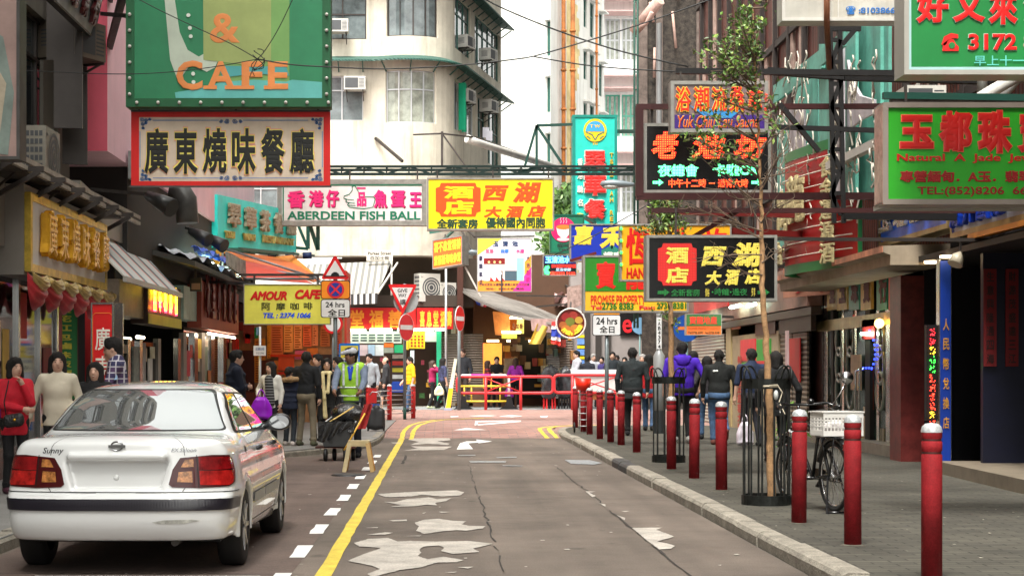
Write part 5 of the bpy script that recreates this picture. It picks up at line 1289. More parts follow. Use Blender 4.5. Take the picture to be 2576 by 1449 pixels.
m = MB();m.obox(P(322,448,27.5),(118*27.5/F,0,0),(0,1.2,0),(0,0,70*27.5/F));m.build('duct',mat('duct_metal',(.28,.31,.30),.35,metal=.5,var=.3),t)
m = MB();m.tube([P(430,470,30),P(452,475,30),P(468,500,30),P(472,560,30)],.2,10);m.build('duct_bend',mat('duct_dark',(.10,.10,.095),.4,metal=.4,var=.3),t)
SPOT = mat('spotlight_black',(.025,.025,.025),.35)
for px,py,d,lab in ((400,505,25.5,'black spotlight on an arm above the gold framed sign'),(500,590,34,'black hooded spotlight left of the air conditioner stack'),(540,605,35,'black hooded spotlight right below the air conditioner stack')):
 t = thing('spotlight',lab,'spotlight',P(px,py,d),'spotlights over the left shop signs');c = P(px,py,d)
 m = MB();m.tube([c+Vector((-.2,.1,.1)),c,c+Vector((.22,-.12,-.12))],[.07,.12,.15],10);m.build('hood',SPOT,t)
 m = MB();m.bar(c+Vector((-.1,.05,.1)),Vector((-5.5,d+.6,c.z+.25)),.025);m.build('arm',STEEL,t)
t = thing('floodlight','square black floodlight hung below the dark shop canopy on the left','floodlight',P(490,715,34))
m = MB();c = P(478,731,33);m.obox(c,(28*33/F,0,0),(0,.12,0),(0,0,34*33/F));m.build('housing',SPOT,t);m = MB();m.obox(c+Vector((.03,-.006,.03)),(22*33/F,0,0),(0,.006,0),(0,0,16*33/F));m.build('lens',rgb(190,160,140,.2),t);m = MB();m.bar(P(492,697,33),P(492,670,33),.02);m.build('arm',STEEL,t)
t = thing('shop_canopy','dark sagging shop canopy with crumpled tarps on top, left of the orange awning','canopy',P(510,640,34))
m = MB();m.prism([(-5.5,30.4,3.75),(-5.5,44,3.75),(-4.7,44,3.55),(-4.55,30.6,3.5)],(0,0,-.1));m.build('roof',mat('canopy_dark',(.05,.05,.045),.7,var=.4),t)
m = MB();m.grid(lambda u,v: Vector((-5.4+.8*v,31+9*u,3.78-.15*v+.10*math.sin(u*31+v*5)*math.sin(v*9+u*13))),40,8);m.build('tarp',mat('grey_tarp',(.35,.37,.40),.6,var=.7,scale=3),t)
m = MB();m.grid(lambda u,v: Vector((-5.0+.45*v,33+2.4*u,3.92-.12*v+.09*math.sin(u*17+v*5)*math.sin(v*7+u*9))),16,6);m.build('tarp',rgb(50,90,190,.5,var=.4),t)
m = MB();m.prism([P(566,632,33.5),P(612,655,36),P(614,700,36),P(570,668,33.5)],(.05,0,0));m.build('valance',mat('old_vinyl',(.22,.22,.20),.5,var=.7,scale=6),t)
# orange awning
t = thing('orange_awning','big orange red tarpaulin awning on steel poles over the cafe corner','awning',P(690,680,40))
OR1 = mat('orange_tarp',(.72,.15,.02),.55,var=.2,scale=1.5,bump=.1);OR2 = mat('red_tarp',(.60,.055,.025),.55,var=.25,scale=1.5)
m = MB();m.prism([P(548,628,38),P(720,648,46),P(805,700,42),P(790,706,37)],(0,0,-.03));m.build('canvas',OR1,t)
m = MB();m.prism([P(552,640,37.4),P(612,700,36),P(790,712,36.6),P(700,672,37.4)],(0,.03,0));m.build('canvas',OR2,t)
m = MB();m.prism([P(640,650,43),P(735,640,45),P(808,702,43),P(700,690,42)],(0,0,-.02));m.build('canvas',mat('orange_tarp_top',(.85,.27,.03),.5,var=.15),t)
for a,c in (((560,612,37.2),(560,680,37.2)),((560,668,37.2),(800,694,37.0)),((612,700,36),(790,700,36.6)),((560,622,37.3),(800,700,37)),((790,695,37),(812,712,36.6))): m = MB();m.tube([P(*a),P(*c)],.03,6);m.build('pole',mat('grey_pole',(.22,.23,.24),.4,metal=.4),t)
m = MB();m.prism([P(535,650,37.6),P(548,616,37.8),P(575,625,38),P(556,640,37.5),P(548,672,37.4)],(0,.04,0));m.build('flap',mat('yellow_cloth',(.75,.38,.04),.7,var=.3),t)
m = MB()
for i in range(6): m.tube([P(652+i*22,642,45.2),P(674+i*22,641,45.2)],.09,8,i % 2)
m.build('rolled_blind',[rgb(230,225,210),rgb(30,50,90)],t)
# cafe wall with menu sheets
t = thing('cafe_corner_shop','corner cafe wall covered with lit menu sheets under the orange awning','shop',(-4.5,44,.12))
m = MB();m.box(P(590,1050,45)-Vector((0,0,.2)),P(868,760,45.3));m.build('wall',mat('warm_wall',(.42,.22,.10),.7,var=.3),t)
m = MB();m.box(P(866,1050,45.01)-Vector((0,0,.2)),Vector((P(872,0,45).x,46.9,4.2)));m.build('post',rgb(180,60,40),t)
sheets = [(682,814,712,890,(205,120,80)),(714,814,737,884,(235,170,110)),(739,814,760,876,(230,160,110)),(762,814,784,870,(232,120,80)),(786,816,800,868,(235,150,110)),(640,850,668,960,(205,140,60)),(672,815,682,900,(214,150,60)),(700,894,740,930,(210,90,50)),(742,880,770,902,(214,110,150)),(772,874,800,900,(220,130,60)),(612,815,640,850,(150,60,50)),(616,838,630,862,(220,50,40)),(596,806,612,830,(140,40,36)),(640,823,655,850,(40,150,90)),(806,820,830,870,(200,120,70)),(676,905,700,950,(190,120,60)),(835,830,860,880,(190,90,60)),(716,940,745,985,(200,110,50))]
for x0,y0,x1,y1,c in sheets:
 m = MB();m.box(P(x0,y1,44.93),P(x1,y0,44.95));o = m.build('menu_sheet',rgb(*c,.6),t)
 if y1-y0 > 40:
  m = MB()
  for k in range(int((y1-y0)/6)-1): m.box(P(x0+3,y0+8+k*6,44.92),P(x1-3-random.random()*6,y0+10+k*6,44.925))
  m.build('print',rgb(120,40,24,.7),o)
for x0,y0,x1,y1,c in ((682,811,800,814,(190,40,30)),(680,890,802,896,(196,60,20)),(700,934,800,940,(200,50,30))): m = MB();m.box(P(x0,y1,44.9),P(x1,y0,44.94));m.build('trim',rgb(*c),t)
m = MB();m.tube([P(680,804,44.2),P(800,804,44.2)],.05,6);m.build('lamp_tube',glow(255,190,110,9.0),t)
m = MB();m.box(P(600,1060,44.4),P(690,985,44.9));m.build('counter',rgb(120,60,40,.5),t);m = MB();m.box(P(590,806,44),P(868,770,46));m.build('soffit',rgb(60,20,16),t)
for x0,y0,x1,y1,c in ((598,880,640,1000,(70,30,24)),(655,905,690,1000,(86,44,30)),(800,890,864,1040,(50,24,20))): m = MB();m.box(P(x0,y1,44.9),P(x1,y0,44.97));m.build('opening',rgb(*c),t)

# ---- shop under the corner block
t = thing('pastry_shop','open fronted shop with red fascia and green fluorescent tubes under the cream corner block','shop',(-1.5,66,.12))
D0 = 65.0
m = MB();m.box(P(860,1000,68.5)-Vector((0,0,2)),P(1215,640,68.6));m.box((-4,66.4,.11),(2.2,68.6,.125));m.build('interior_wall',rgb(84,66,54),t)
m = MB();m.box(P(866,826,D0),P(1046,774,D0+.4));m.build('fascia',rgb(188,28,28,.45),t)
m = MB();m.box(P(1048,826,D0),P(1140,774,D0+.38));m.build('fascia',rgb(176,24,26,.45),t)
for i,ch in enumerate('堂福善'): x = 880+i*48;m = MB();write(m,ch,P(x,824,D0-.02),(36*D0/F,0,0),(0,0,46*D0/F),0,.03);m.build('raised_letter',rgb(214,130,40,.5),t)
for i,ch in enumerate('喜息堂福壽'): x = 1056+i*17;m = MB();write(m,ch,P(x,820,D0-.02),(13*D0/F,0,0),(0,0,40*D0/F),0,.03);m.build('raised_letter',rgb(214,170,60,.5),t)
for a,c,y in ((872,920,829),(930,986,828),(1000,1060,828),(1062,1092,827),(1095,1118,827)): tube(t,P(a,y,D0-.1),P(c,y,D0-.1),.045,TUBE)
m = MB();m.box(P(880,862,D0+.3),P(1010,832,D0+.36));m.build('menu_board',rgb(214,212,205),t)
for i in range(6):
 m = MB()
 for j in range(3): m.box(P(886+i*21,839+j*7,D0+.28),P(902+i*21,843+j*7,D0+.29))
 m.build('menu_print',rgb(60,70,70),t)
for x0,y0,x1,y1,c in ((905,866,925,893,(214,190,196)),(926,866,943,893,(180,200,225)),(944,866,965,893,(214,214,220)),(966,860,990,872,(226,110,40)),(966,873,990,886,(150,150,140)),(992,866,1014,886,(40,160,110)),(1029,832,1069,875,(240,196,40)),(1014,850,1028,878,(236,190,50)),(1069,832,1100,858,(200,200,190)),(1032,880,1042,912,(205,210,215))):
 m = MB();m.box(P(x0,y1,D0+.3),P(x1,y0,D0+.35));m.build('poster',rgb(*c,.6,var=.2),t)
for j in range(4):
 m = MB()
 for i in range(4): m.box(P(1033+i*9,842+j*8,D0+.28),P(1038+i*9,847+j*8,D0+.29))
 m.build('poster_print',rgb(170,60,30),t)
m = MB();m.box(P(1098,1010,D0+.2),P(1110,832,D0+.5));m.build('post',rgb(40,150,112),t)
m = MB();m.box(P(985,985,66),P(1020,890,66.6));m.build('rack',rgb(60,50,46),t)
for k in range(5):
 m = MB();m.box(P(987,900+k*17,65.96),P(1018,890+k*17,66));m.build('shelf',rgb(*[(200,190,180),(190,60,50),(190,180,60),(190,190,190),(40,80,170)][k],var=.5),t)
m = MB();m.box(P(985,985,65.9),P(1020,962,66));m.build('crate',rgb(30,70,160),t)
m = MB();m.box(P(1110,1010,65.6),P(1215,838,65.7));m.build('shutter',wave_mat('brown_shutter',(.20,.15,.11),(.05,.04,.03),3.2,'Z',.5),t)
rng = random.Random(23)
for k in range(40): x = rng.uniform(884,1096);y = rng.uniform(905,1005);m = MB();m.box(P(x,y,67-rng.random()),P(x+rng.uniform(5,14),y-rng.uniform(5,16),67.1));m.build('goods',rgb(*rng.choice([(190,60,50),(214,196,150),(70,110,60),(220,210,190),(120,100,90),(226,170,60),(200,90,110)]),.6),t)
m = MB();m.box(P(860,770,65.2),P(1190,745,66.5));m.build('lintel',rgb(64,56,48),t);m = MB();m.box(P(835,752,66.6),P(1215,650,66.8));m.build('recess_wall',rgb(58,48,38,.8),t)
m = MB();m.box(P(1150,1000,64.9)-Vector((0,0,.1)),P(1165,650,65.3));m.build('post',rgb(70,40,30),t)
aircon(P(1082,722,65.3),-math.pi/2+.5,'larger outdoor air conditioner in the recess above the red fascia, the left one',.9,1.1,.5,True,'outdoor air conditioner units',mat('ac_pale',(.66,.64,.58)))
aircon(P(1128,735,65.6),-math.pi/2+.5,'smaller outdoor air conditioner in the recess above the red fascia, the right one',.7,.8,.4,True,'outdoor air conditioner units',mat('ac_pale',(.66,.64,.58)))
t = thing('grey_striped_awning','faded white and grey striped awning with a chequered valance under the corner block','awning',P(880,700,62))
m = MB();m.prism([P(770,664,65.0),P(985,655,65.0),P(950,735,61),P(815,742,61)],(0,0,-.04));m.build('canvas',striped('grey_stripes',(.36,.345,.31),(.15,.15,.14),(.30,.285,.26),.24,.42,.1,0),t)
m = MB();m.prism([P(815,743,60.9),P(950,736,60.9),P(948,762,60.9),P(815,768,60.9)],(0,.03,0));m.build('valance',striped('black_check',(.6,.58,.55),(.03,.03,.03),(.5,.5,.48),.22,.45,.1,0),t)
m = MB();m.tube([P(985,655,64.9),P(985,740,63.5)],.04,6);m.bar(P(950,737,60.9),P(1000,660,64.9),.03);m.build('pole',FRW,t)
# food stall under the grey canopies
t = thing('food_stall','open food stall under sloping grey canopies with warm lit panels and a dark doorway','stall',(3,66,.12))
m = MB();m.box(P(1190,1020,67.4)-Vector((0,0,.1)),P(1440,640,67.5));m.build('back_wall',rgb(84,60,44),t)
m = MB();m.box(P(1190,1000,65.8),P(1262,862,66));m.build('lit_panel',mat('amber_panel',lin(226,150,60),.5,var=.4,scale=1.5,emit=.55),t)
m = MB();m.box(P(1195,900,65.7),P(1218,862,65.78));m.build('poster',glow(255,120,60,1.0),t)
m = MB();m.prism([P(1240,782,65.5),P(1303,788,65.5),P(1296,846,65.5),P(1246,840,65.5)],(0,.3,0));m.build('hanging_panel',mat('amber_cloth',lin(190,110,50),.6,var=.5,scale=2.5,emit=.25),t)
m = MB();m.box(P(1283,838,65.5),P(1318,802,65.6));m.build('sign_panel',rgb(214,196,130),t)
for i,ch in enumerate('馬拉香'): m = MB();write(m,ch,P(1288+i*9.5,826,65.45),(8*65/F,0,0),(0,0,14*65/F),0,.04);m.build('lettering',rgb(90,40,20),t)
for a,c,y in ((1283,1330,798),(1262,1310,834)): tube(t,P(a,y,65.2),P(c,y,65.2),.05,glow(245,255,190,7))
m = MB();m.box(P(1262,850,65.4),P(1300,838,65.5));m.build('lamp_box',rgb(210,196,90),t)
m = MB();m.box(P(1308,1000,66.8),P(1376,845,66.9));m.build('doorway',rgb(6,8,8),t)
m = MB();m.box(P(1376,1000,66.4),P(1408,812,66.6));m.build('shutter',wave_mat('grey_shutter',(.45,.45,.42),(.2,.2,.19),3.4,'Z',.5),t);m = MB();m.box(P(1408,1010,66.3),P(1440,800,66.5));m.build('shutter',wave_mat('brown_shutter',(.2,.15,.11),(.05,.04,.03),3.2,'Z'),t)
m = MB();m.box(P(1190,1024,65),P(1300,975,65.6));m.build('counter',rgb(110,80,60),t);m = MB();m.box(P(1268,975,65.2),P(1300,900,65.5));m.build('display_or_reflection',rgb(170,150,120,var=.6),t)
GC = mat('grey_canopy',(.21,.19,.17),.75,var=.35,scale=1.3,streak=.3)
m = MB();m.prism([P(1135,712,67.0),P(1185,700,70),P(1412,798,66),P(1395,812,60),P(1290,790,61),P(1200,752,62.5)],(0,0,-.08));m.build('canopy',GC,t)
m = MB();m.prism([P(1335,800,60.3),P(1408,801,60.1),P(1410,838,60.1),P(1338,830,60.3)],(0,.06,0));m.build('valance',mat('red_grey_vinyl',(.36,.24,.22),.6,var=.4,scale=5),t)
m = MB();m.prism([P(1335,690,72),P(1425,735,68),P(1425,760,68),P(1335,720,72)],(0,.2,0));m.build('canopy',mat('pale_canopy',(.36,.32,.29),.7,var=.25),t)
m = MB();m.grid(lambda u,v: P(1395+34*u,735+35*v+3*math.sin(u*9),67-.5*math.sin(u*6+v*4)),8,6);m.build('tarp',mat('pink_tarp',(.45,.30,.28),.7,var=.4),t)
m = MB();m.prism([P(1430,720,58),P(1475,712,58.4),P(1475,762,58.4),P(1432,775,58)],(0,.8,0));m.build('lantern',mat('lantern_canvas',(.42,.30,.26),.7,var=.5,scale=6),t)
for x0,y0,x1,y1,d_,c in ((1345,672,1372,760,76,(40,140,200)),(1372,700,1420,740,75,(60,150,150)),(1330,652,1366,690,78,(130,150,160)),(1440,760,1470,800,72,(90,150,220))): m = MB();m.grid(lambda u,v: P(x0+(x1-x0)*u+4*math.sin(v*7),y0+(y1-y0)*v,d_+.8*math.sin(u*9+v*5)),8,8);m.build('tarp',rgb(*c,.5,var=.3),t)
for a,c in (((1350,770,66),(1470,760,60)),((1300,742,66),(1480,745,60)),((1400,700,70),(1500,770,60))): m = MB();m.bar(P(*a),P(*c),.03);m.build('pole',STEEL,t)
def flag(label,pts,stripes,d):
 t_ = thing('flag',label,'flag',P(*pts[0],d),'flags hung at the food stall')
 a,b_,c,e = [P(*p,d) for p in pts]
 k0 = 0
 for col,wd in stripes:
  m = MB();m.grid(lambda u,v: (a+(b_-a)*u)*(1-(k0+wd*v))+(e+(c-e)*u)*(k0+wd*v)+Vector((0,.05*math.sin(u*8+v*2),0)),8,2);m.build('stripe',rgb(*col,.7),t_);k0 += wd
flag('small tricolour flag bunched at the left end of the grey stall canopy',[(1200,765),(1190,742),(1232,752),(1222,772)],[((40,60,140),.4),((225,220,220),.3),((200,70,80),.3)],64.8)
flag('larger tricolour flag hanging below the stall canopy by the fruit sign',[(1388,808),(1410,806),(1410,868),(1386,862)],[((200,40,40),.17),((225,225,225),.17),((40,60,150),.33),((225,225,225),.16),((200,50,40),.17)],60.0)
rng = random.Random(17)
for px in (1225,1275,1330): m = MB();m.tube([P(px,856,66.4),P(px+30,856,66.4)],.05,6);m.build('lamp_tube',glow(255,226,160,4),t)  # tubes added inside to brighten the dark stall
for k in range(44): x = rng.uniform(1265,1436);y = rng.uniform(846,985);m = MB();m.box(P(x,y,66.3-rng.random()*.6),P(x+rng.uniform(5,16),y-rng.uniform(6,24),66.4));m.build('goods',rgb(*rng.choice([(150,110,70),(150,60,50),(170,150,110),(100,70,50),(180,165,140),(80,100,90),(190,140,60)]),.6),t)
t = thing('yellow_cloth','translucent yellow cloth hung slanting from the stall canopy','cloth',P(1350,815,60.2));m = MB();m.grid(lambda u,v: P(1352+30*u-22*v,812+52*v+10*u*(1-v),60.2+.1*math.sin(u*7)),8,8);m.build('cloth',mat('yellow_film',(.62,.46,.08),.4,var=.2),t)

# ================================================================ shopfronts, right
RF = 7.1
def rrect(mb,px0,px1,y0,y1,x=RF,m=0,th=.04): # panel on the right facade; heights measured at px1 (near end)
 a = PXZ(px0,y1,x);e = PXZ(px1,y1,x);t_ = PXZ(px1,y0,x)
 mb.obox((x,e.y,e.z),(0,a.y-e.y,0),(0,0,t_.z-e.z),(th,0,0),m)
t = thing('shuttered_shops','row of shuttered shops with pasted red and green notices behind the walkers on the right','shop',(RF,40,.12))
m = MB();rrect(m,1740,1822,838,1098,RF);m.build('shutter',wave_mat('bright_shutter',(.46,.43,.36),(.14,.13,.11),3.6,'Z',.45),t)
m = MB();rrect(m,1826,1838,780,1110,RF-.06,0,.2);m.build('post',rgb(168,150,112,.5),t)
m = MB();rrect(m,1838,1958,830,1125,RF-.02);m.build('wall',mat('beige_panel',(.40,.31,.19),.6,var=.2,scale=2,streak=.2),t)
m = MB();rrect(m,1958,1992,760,1120,RF+.02);m.build('shutter',wave_mat('brown_shutter',(.2,.15,.11),(.05,.04,.03),3.2,'Z'),t);m = MB();rrect(m,1994,2030,830,1130,RF+.02);m.build('shutter',wave_mat('brown_shutter',(.2,.15,.11),(.05,.04,.03),3.2,'Z'),t)
m = MB();rrect(m,1740,2040,770,790,RF-.12,0,.2);rrect(m,1960,2040,775,830,RF-.05,0,.1);m.build('lintel',rgb(60,46,36),t)
for px0,px1,y0,y1,c in ((1862,1900,850,905,(222,60,70)),(1903,1938,850,905,(60,160,60)),(1865,1898,910,965,(110,190,60)),(1902,1936,905,950,(210,36,44)),(1985,2012,848,960,(176,26,30)),(1900,1950,800,838,(80,50,40)),(1994,2034,795,828,(150,44,40)),(1840,1862,785,825,(190,110,60))):
 m = MB();rrect(m,px0,px1,y0,y1,RF-.04,0,.02);m.build('notice',rgb(*c,.55,var=.12),t)
for i,ch in enumerate('特快全日招租大減'): 
 p = PXZ(1856,905+i*24,RF-.04);m = MB();write(m,ch,(RF-.05,p.y,p.z-.1),(0,-.62,0),(0,0,.21),0,.05);m.build('lettering',rgb(176,50,36),t)
for i,ch in enumerate('收手機'):
 p = PXZ(1925,990+i*40,RF-.04);m = MB();write(m,ch,(RF-.05,p.y,p.z-.15),(0,-.75,0),(0,0,.32),0,.05);m.build('lettering',rgb(176,50,36),t)
for a,c,y in ((1768,1785,800),(1838,1862,772),(1880,1900,768)): q0,q1 = PXZ(a,y,RF-.3),PXZ(c,y,RF-.3);tube(t,q0,(q1.x,q1.y,q0.z),.04,TUBE)
m = MB();rrect(m,1730,2030,660,768,RF-.1,0,.3);m.build('fascia',mat('worn_fascia',(.22,.12,.09),.6,var=.5,scale=1.2),t)
m = MB();rrect(m,1745,1830,735,768,RF-.14,0,.05);m.build('fascia_sign',rgb(176,50,48,.5),t);
m = MB();rrect(m,1975,1980,830,935,RF-.25,0,.04);m.build('pole_lamp',rgb(205,180,180),t)
# pale canopy fascia
t = thing('stone_canopy','moulded beige canopy slab with painted edge under the curved red sign','canopy',PXZ(2050,680,6.4))
m = MB();a,e = PXZ(1962,668,6.35),PXZ(2240,640,6.35);
m.prism([(6.35,a.y,2.98),(6.35,a.y,3.12),(6.25,a.y,3.16),(6.25,a.y,3.25),(7.2,a.y,3.28),(7.2,a.y,2.98)],(0,e.y-a.y,0));m.build('slab',mat('beige_canopy',(.34,.27,.19),.7,var=.25,scale=2,streak=.2),t)
m = MB();m.box((6.23,e.y,3.16),(6.245,a.y,3.25));m.build('painted_edge',mat('patchy_paint',(.42,.17,.10),.6,var=.7,scale=1.6),t)
b = Board('rent_board','slanted pale board with red characters and a diagonal stroke for rent or sale',PXZ(1970,748,6.7),(.75,-2.0,0),(0,0,.62),.05,rgb(170,124,104,.6),None,0)
b.text([('租',.12,.5,.42,.92),('售',.55,.08,.9,.5)],rgb(140,40,40),.03,off=.004);b.patch([(.2,.1),(.26,.1),(.86,.9),(.8,.9)],rgb(140,40,40),'stroke',.004)
# glazed shop
t = thing('glass_fronted_shop','glass fronted shop with gilt trim, dark posts and coloured reflections near the bicycle','shop',(RF,29,.12))
m = MB();rrect(m,2040,2252,700,1170,RF+.3,0,.03);m.build('glass',mat('shop_mirror_glass',(.05,.10,.085),.06,var=.9,scale=2.2,spec=.9),t)
for px,w_,c in ((2040,30,mat('dark_carved',(.035,.012,.01),.35,var=.8,scale=7)),(2072,10,CHROME),(2090,6,DARKIN),(2118,5,CHROME),(2150,5,CHROME),(2176,12,DARKIN),(2205,6,CHROME),(2228,10,CHROME),(2243,10,mat('checker_post',(.45,.35,.30),.3,var=.9,scale=9))):
 m = MB();rrect(m,px,px+w_,700,1165,RF+.22,0,.1);m.build('post',c,t)
m = MB();rrect(m,2040,2255,780,812,RF+.2,0,.1);m.build('transom',mat('gilt_trim',(.34,.27,.12),.35,metal=.5),t)
for i,(px,c) in enumerate(((2080,(190,170,120)),(2105,(214,180,90)),(2135,(60,140,120)),(2165,(200,160,90)),(2205,(60,150,120)),(2235,(206,90,70)))):
 m = MB();rrect(m,px,px+26,690,776,RF+.18,0,.05);o = m.build('sign_panel',rgb(*c,.4,var=.3),t);p = PXZ(px+3,770,RF+.15);m = MB();write(m,'金玉珠寶行店'[i],(RF+.165,p.y,p.z+.05),(0,-.5,0),(0,0,.5),0,.06);m.build('lettering',rgb(90,22,24),o)
rng = random.Random(41)
for k in range(30):  # coloured strips painted in as reflections in the shop glass
 px = rng.uniform(2076,2242);y = rng.uniform(812,1080);m = MB();rrect(m,px,px+rng.uniform(4,10),y,y+rng.uniform(25,110),RF+.27,0,.02);m.build('display_or_reflection',rgb(*rng.choice([(60,120,100),(150,140,110),(110,60,50),(170,160,130),(40,70,60),(190,150,90),(80,90,84)]),.2),t)
for px in (2112,2140,2215):
 for k in range(3): p = PXZ(px,850+k*66,RF+.25);m = MB();m.tube([p+Vector((0,.25*math.cos(a),.32*math.sin(a))) for a in np.linspace(0,2*math.pi,17)],.035,6,cap=False);m.build('scroll',mat('etched_scroll',(.36,.40,.36),.25,metal=.4,var=.4),t)
for px,y,c in ((2160,870,glow(40,60,255,2.5)),): 
 m = MB()
 for k in range(9): p = PXZ(2188+14*math.sin(k*.35),830+k*12,RF+.2);m.ell(p,(.018,.035,.018),6,0,4)
 for k in range(4): p = PXZ(2172+k*7,924,RF+.2);m.ell(p,(.018,.035,.018),6,0,4)
 m.build('blue_lights',c,t)
q = PXZ(2212,812,RF+.1);m = MB();m.ell(q,(.08,.12,.08),10);m.build('lamp',glow(255,190,90,4),t)
m = MB();m.tube([PXZ(2168,838,RF+.15),PXZ(2192,838,RF+.15)],.03,6);m.build('lamp_tube',TUBE,t);m = MB();p = PXZ(2253,808,RF);m.ell(p,(.06,.12,.09),8);m.build('lamp',glow(240,255,235,5),t)
m = MB();rrect(m,2168,2200,800,850,RF+.2,0,.02);m.build('poster',rgb(190,40,36),t);m = MB();rrect(m,2140,2165,890,980,RF+.2,0,.02);m.build('poster',rgb(190,160,130,.5,var=.3),t)
for s in (0,10): p = PXZ(2166+s,925,RF+.1);m = MB();m.tube([p,p+Vector((-.1,0,-.05)),p+Vector((-.1,0,-.75)),p+Vector((0,0,-.8))],.022,6);m.build('handle',CHROME,t)
m = MB();m.box((RF-.05,25.2,.12),(RF+.5,33,.30));m.build('step',mat('step_tile',(.30,.26,.21),.5,var=.2),t)
m = MB();m.box((RF-.25,25.0,.12),(RF+.1,25.6,2.9));m.build('pillar',mat('red_tile',(.16,.025,.022),.4,var=.4,scale=6),t)
# dark doorway with blue pillar and couplets
t = thing('exchange_shop','dark deep doorway with a blue pillar of gold characters at the right edge','shop',(RF,22,.12))
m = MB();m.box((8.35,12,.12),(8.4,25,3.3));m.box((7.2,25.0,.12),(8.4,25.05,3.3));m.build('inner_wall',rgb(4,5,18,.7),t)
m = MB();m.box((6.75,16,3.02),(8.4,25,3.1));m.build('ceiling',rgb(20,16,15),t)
a = P(2363,660,22.6);m = MB();m.box((a.x,22.55,.12),(a.x+.14,22.7,2.96));m.build('pillar',rgb(28,62,150,.4),t)
m = MB();m.box((a.x-.012,22.56,.12),(a.x-.001,22.7,2.98));m.box((a.x+.141,22.56,.12),(a.x+.15,22.7,2.98));m.build('edge_trim',CHROME,t)
for i,ch in enumerate('人民幣兌換店'): m = MB();write(m,ch,(a.x+.03,22.535,2.02-i*.265),(.085,0,0),(0,0,.16),0,.02);m.build('lettering',rgb(205,150,50),t)
m = MB();m.box((6.6,22.3,.12),(8.3,22.56,.13));m.build('threshold',GREYP,t)
LEDM = [glow(255,40,50,2.2),glow(60,240,70,2.0),glow(255,60,40,2.2),glow(250,190,50,2)]
rng = random.Random(4)
for k in range(11):
 z = 2.0-k*.125;m = MB()
 for _ in range(16): m.ell((a.x-.05-rng.random()*.07,22.62,z+rng.uniform(-.05,.05)),(.007,.007,.007),5,0,3)
 m.build('led_cluster',LEDM[0 if k < 2 else 1 if k in (3,4) else 3 if k in (2,9) else 2],t)
m = MB();m.box((a.x-.16,22.65,.8),(a.x-.02,22.75,2.1));m.build('led_board',rgb(6,6,10),t)
b = Board('red_couplet','dark red paper couplet with black characters in the gloomy doorway, left of the pair',P(2475,920,21.6),(32*21.6/F,0,0),(0,0,245*21.6/F),.02,rgb(104,16,20,.7),None,0,'paper couplets in the doorway')
for i,ch in enumerate('生意興隆通四海'): b.text([(ch,.2,.87-i*.14,.8,.97-i*.14)],rgb(40,10,10),.02,off=.003)
b = Board('red_couplet','dark red paper couplet with black characters in the gloomy doorway, right of the pair',P(2530,920,21.6),(32*21.6/F,0,0),(0,0,245*21.6/F),.02,rgb(104,16,20,.7),None,0,'paper couplets in the doorway')
for i,ch in enumerate('財源茂盛達三江'): b.text([(ch,.2,.87-i*.14,.8,.97-i*.14)],rgb(40,10,10),.02,off=.003)
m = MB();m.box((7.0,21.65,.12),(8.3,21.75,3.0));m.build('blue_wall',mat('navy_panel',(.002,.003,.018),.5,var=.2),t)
m = MB();m.prism([(6.55,22.2,.12),(8.2,22.2,.12),(8.2,15,.12),(6.2,15,.12)],(0,0,.16));m.build('step',mat('step_beige',(.20,.165,.12),.6,var=.2),t)
for px,y,d in ((2310,628,24.5),(2345,618,23.5),(2385,607,22.4)): p = P(px,y,d);m = MB();m.cyl((p.x,p.y,2.99),.11,.03,14);m.build('downlight',glow(255,225,180,3.0),t)
t = thing('spotlight','white spotlight hanging in the dark doorway above the blue pillar','spotlight',P(2412,640,21.8),'spotlights over the doorway');c = P(2410,645,21.8)
m = MB();m.tube([c+Vector((.06,0,.06)),c,c+Vector((-.05,-.03,-.1))],[.03,.08,.10],10);m.build('hood',rgb(190,180,160,.4),t);m = MB();m.bar(c+Vector((.03,0,.05)),c+Vector((.04,0,.27)),.015);m.build('arm',STEEL,t)
# ================================================================ street furniture
random.seed(33)
ZP0 = .12
# red bollards along the right kerb
BRED = mat('bollard_red',(.25,.012,.016),.75,spec=.25,var=.38,scale=4,bump=.12,fine=.15,streak=.35,dirt=(.08,.012,.01));BCAP = mat('bollard_cap',(.55,.57,.58),.35,metal=.3,var=.35,scale=30);BGRV = mat('bollard_groove',(.05,.012,.01),.6)
def bollard(base,label,group,m=BRED):
 t = thing('bollard',label,'bollard',base,group);b_ = Vector(base)
 k = MB();k.lathe(b_,[(.0,0),(.066,0),(.066,.80),(.060,.81),(.060,.822),(.066,.832),(.066,.885),(.060,.893),(.060,.905),(.066,.915),(.066,.95)]);k.build('post',m,t)
 k = MB();k.lathe(b_,[(.0675,.947),(.068,.957),(.060,.985),(.040,1.003),(.0,1.010)]);k.build('cap',BCAP,t)
 k = MB();k.lathe(b_,[(.064,.012),(.078,.010),(.092,.003),(.10,.0015)]);k.build('mortar_ring',mat('mortar_ring',(.075,.065,.05),.9,var=.5,scale=20),t)
 for z in (.816,.899): k = MB();k.lathe(b_,[(.0608,z-.006),(.0616,z),(.0608,z+.006)]);k.build('groove',BGRV,t)
 return t
NTH = ['nearest','second','third','fourth','fifth','sixth','seventh','eighth','ninth','tenth','eleventh','twelfth','thirteenth']
spots = [(3.145,10.75),(3.157,12.87),(3.14,14.74),(3.145,18.87),(3.14,20.9),(3.13,22.9),(3.21,27.7),(3.25,30.5),(3.19,31.8),(3.12,33.25),(3.14,35.8),(3.15,37.5),(3.18,40.2)]
b0 = None
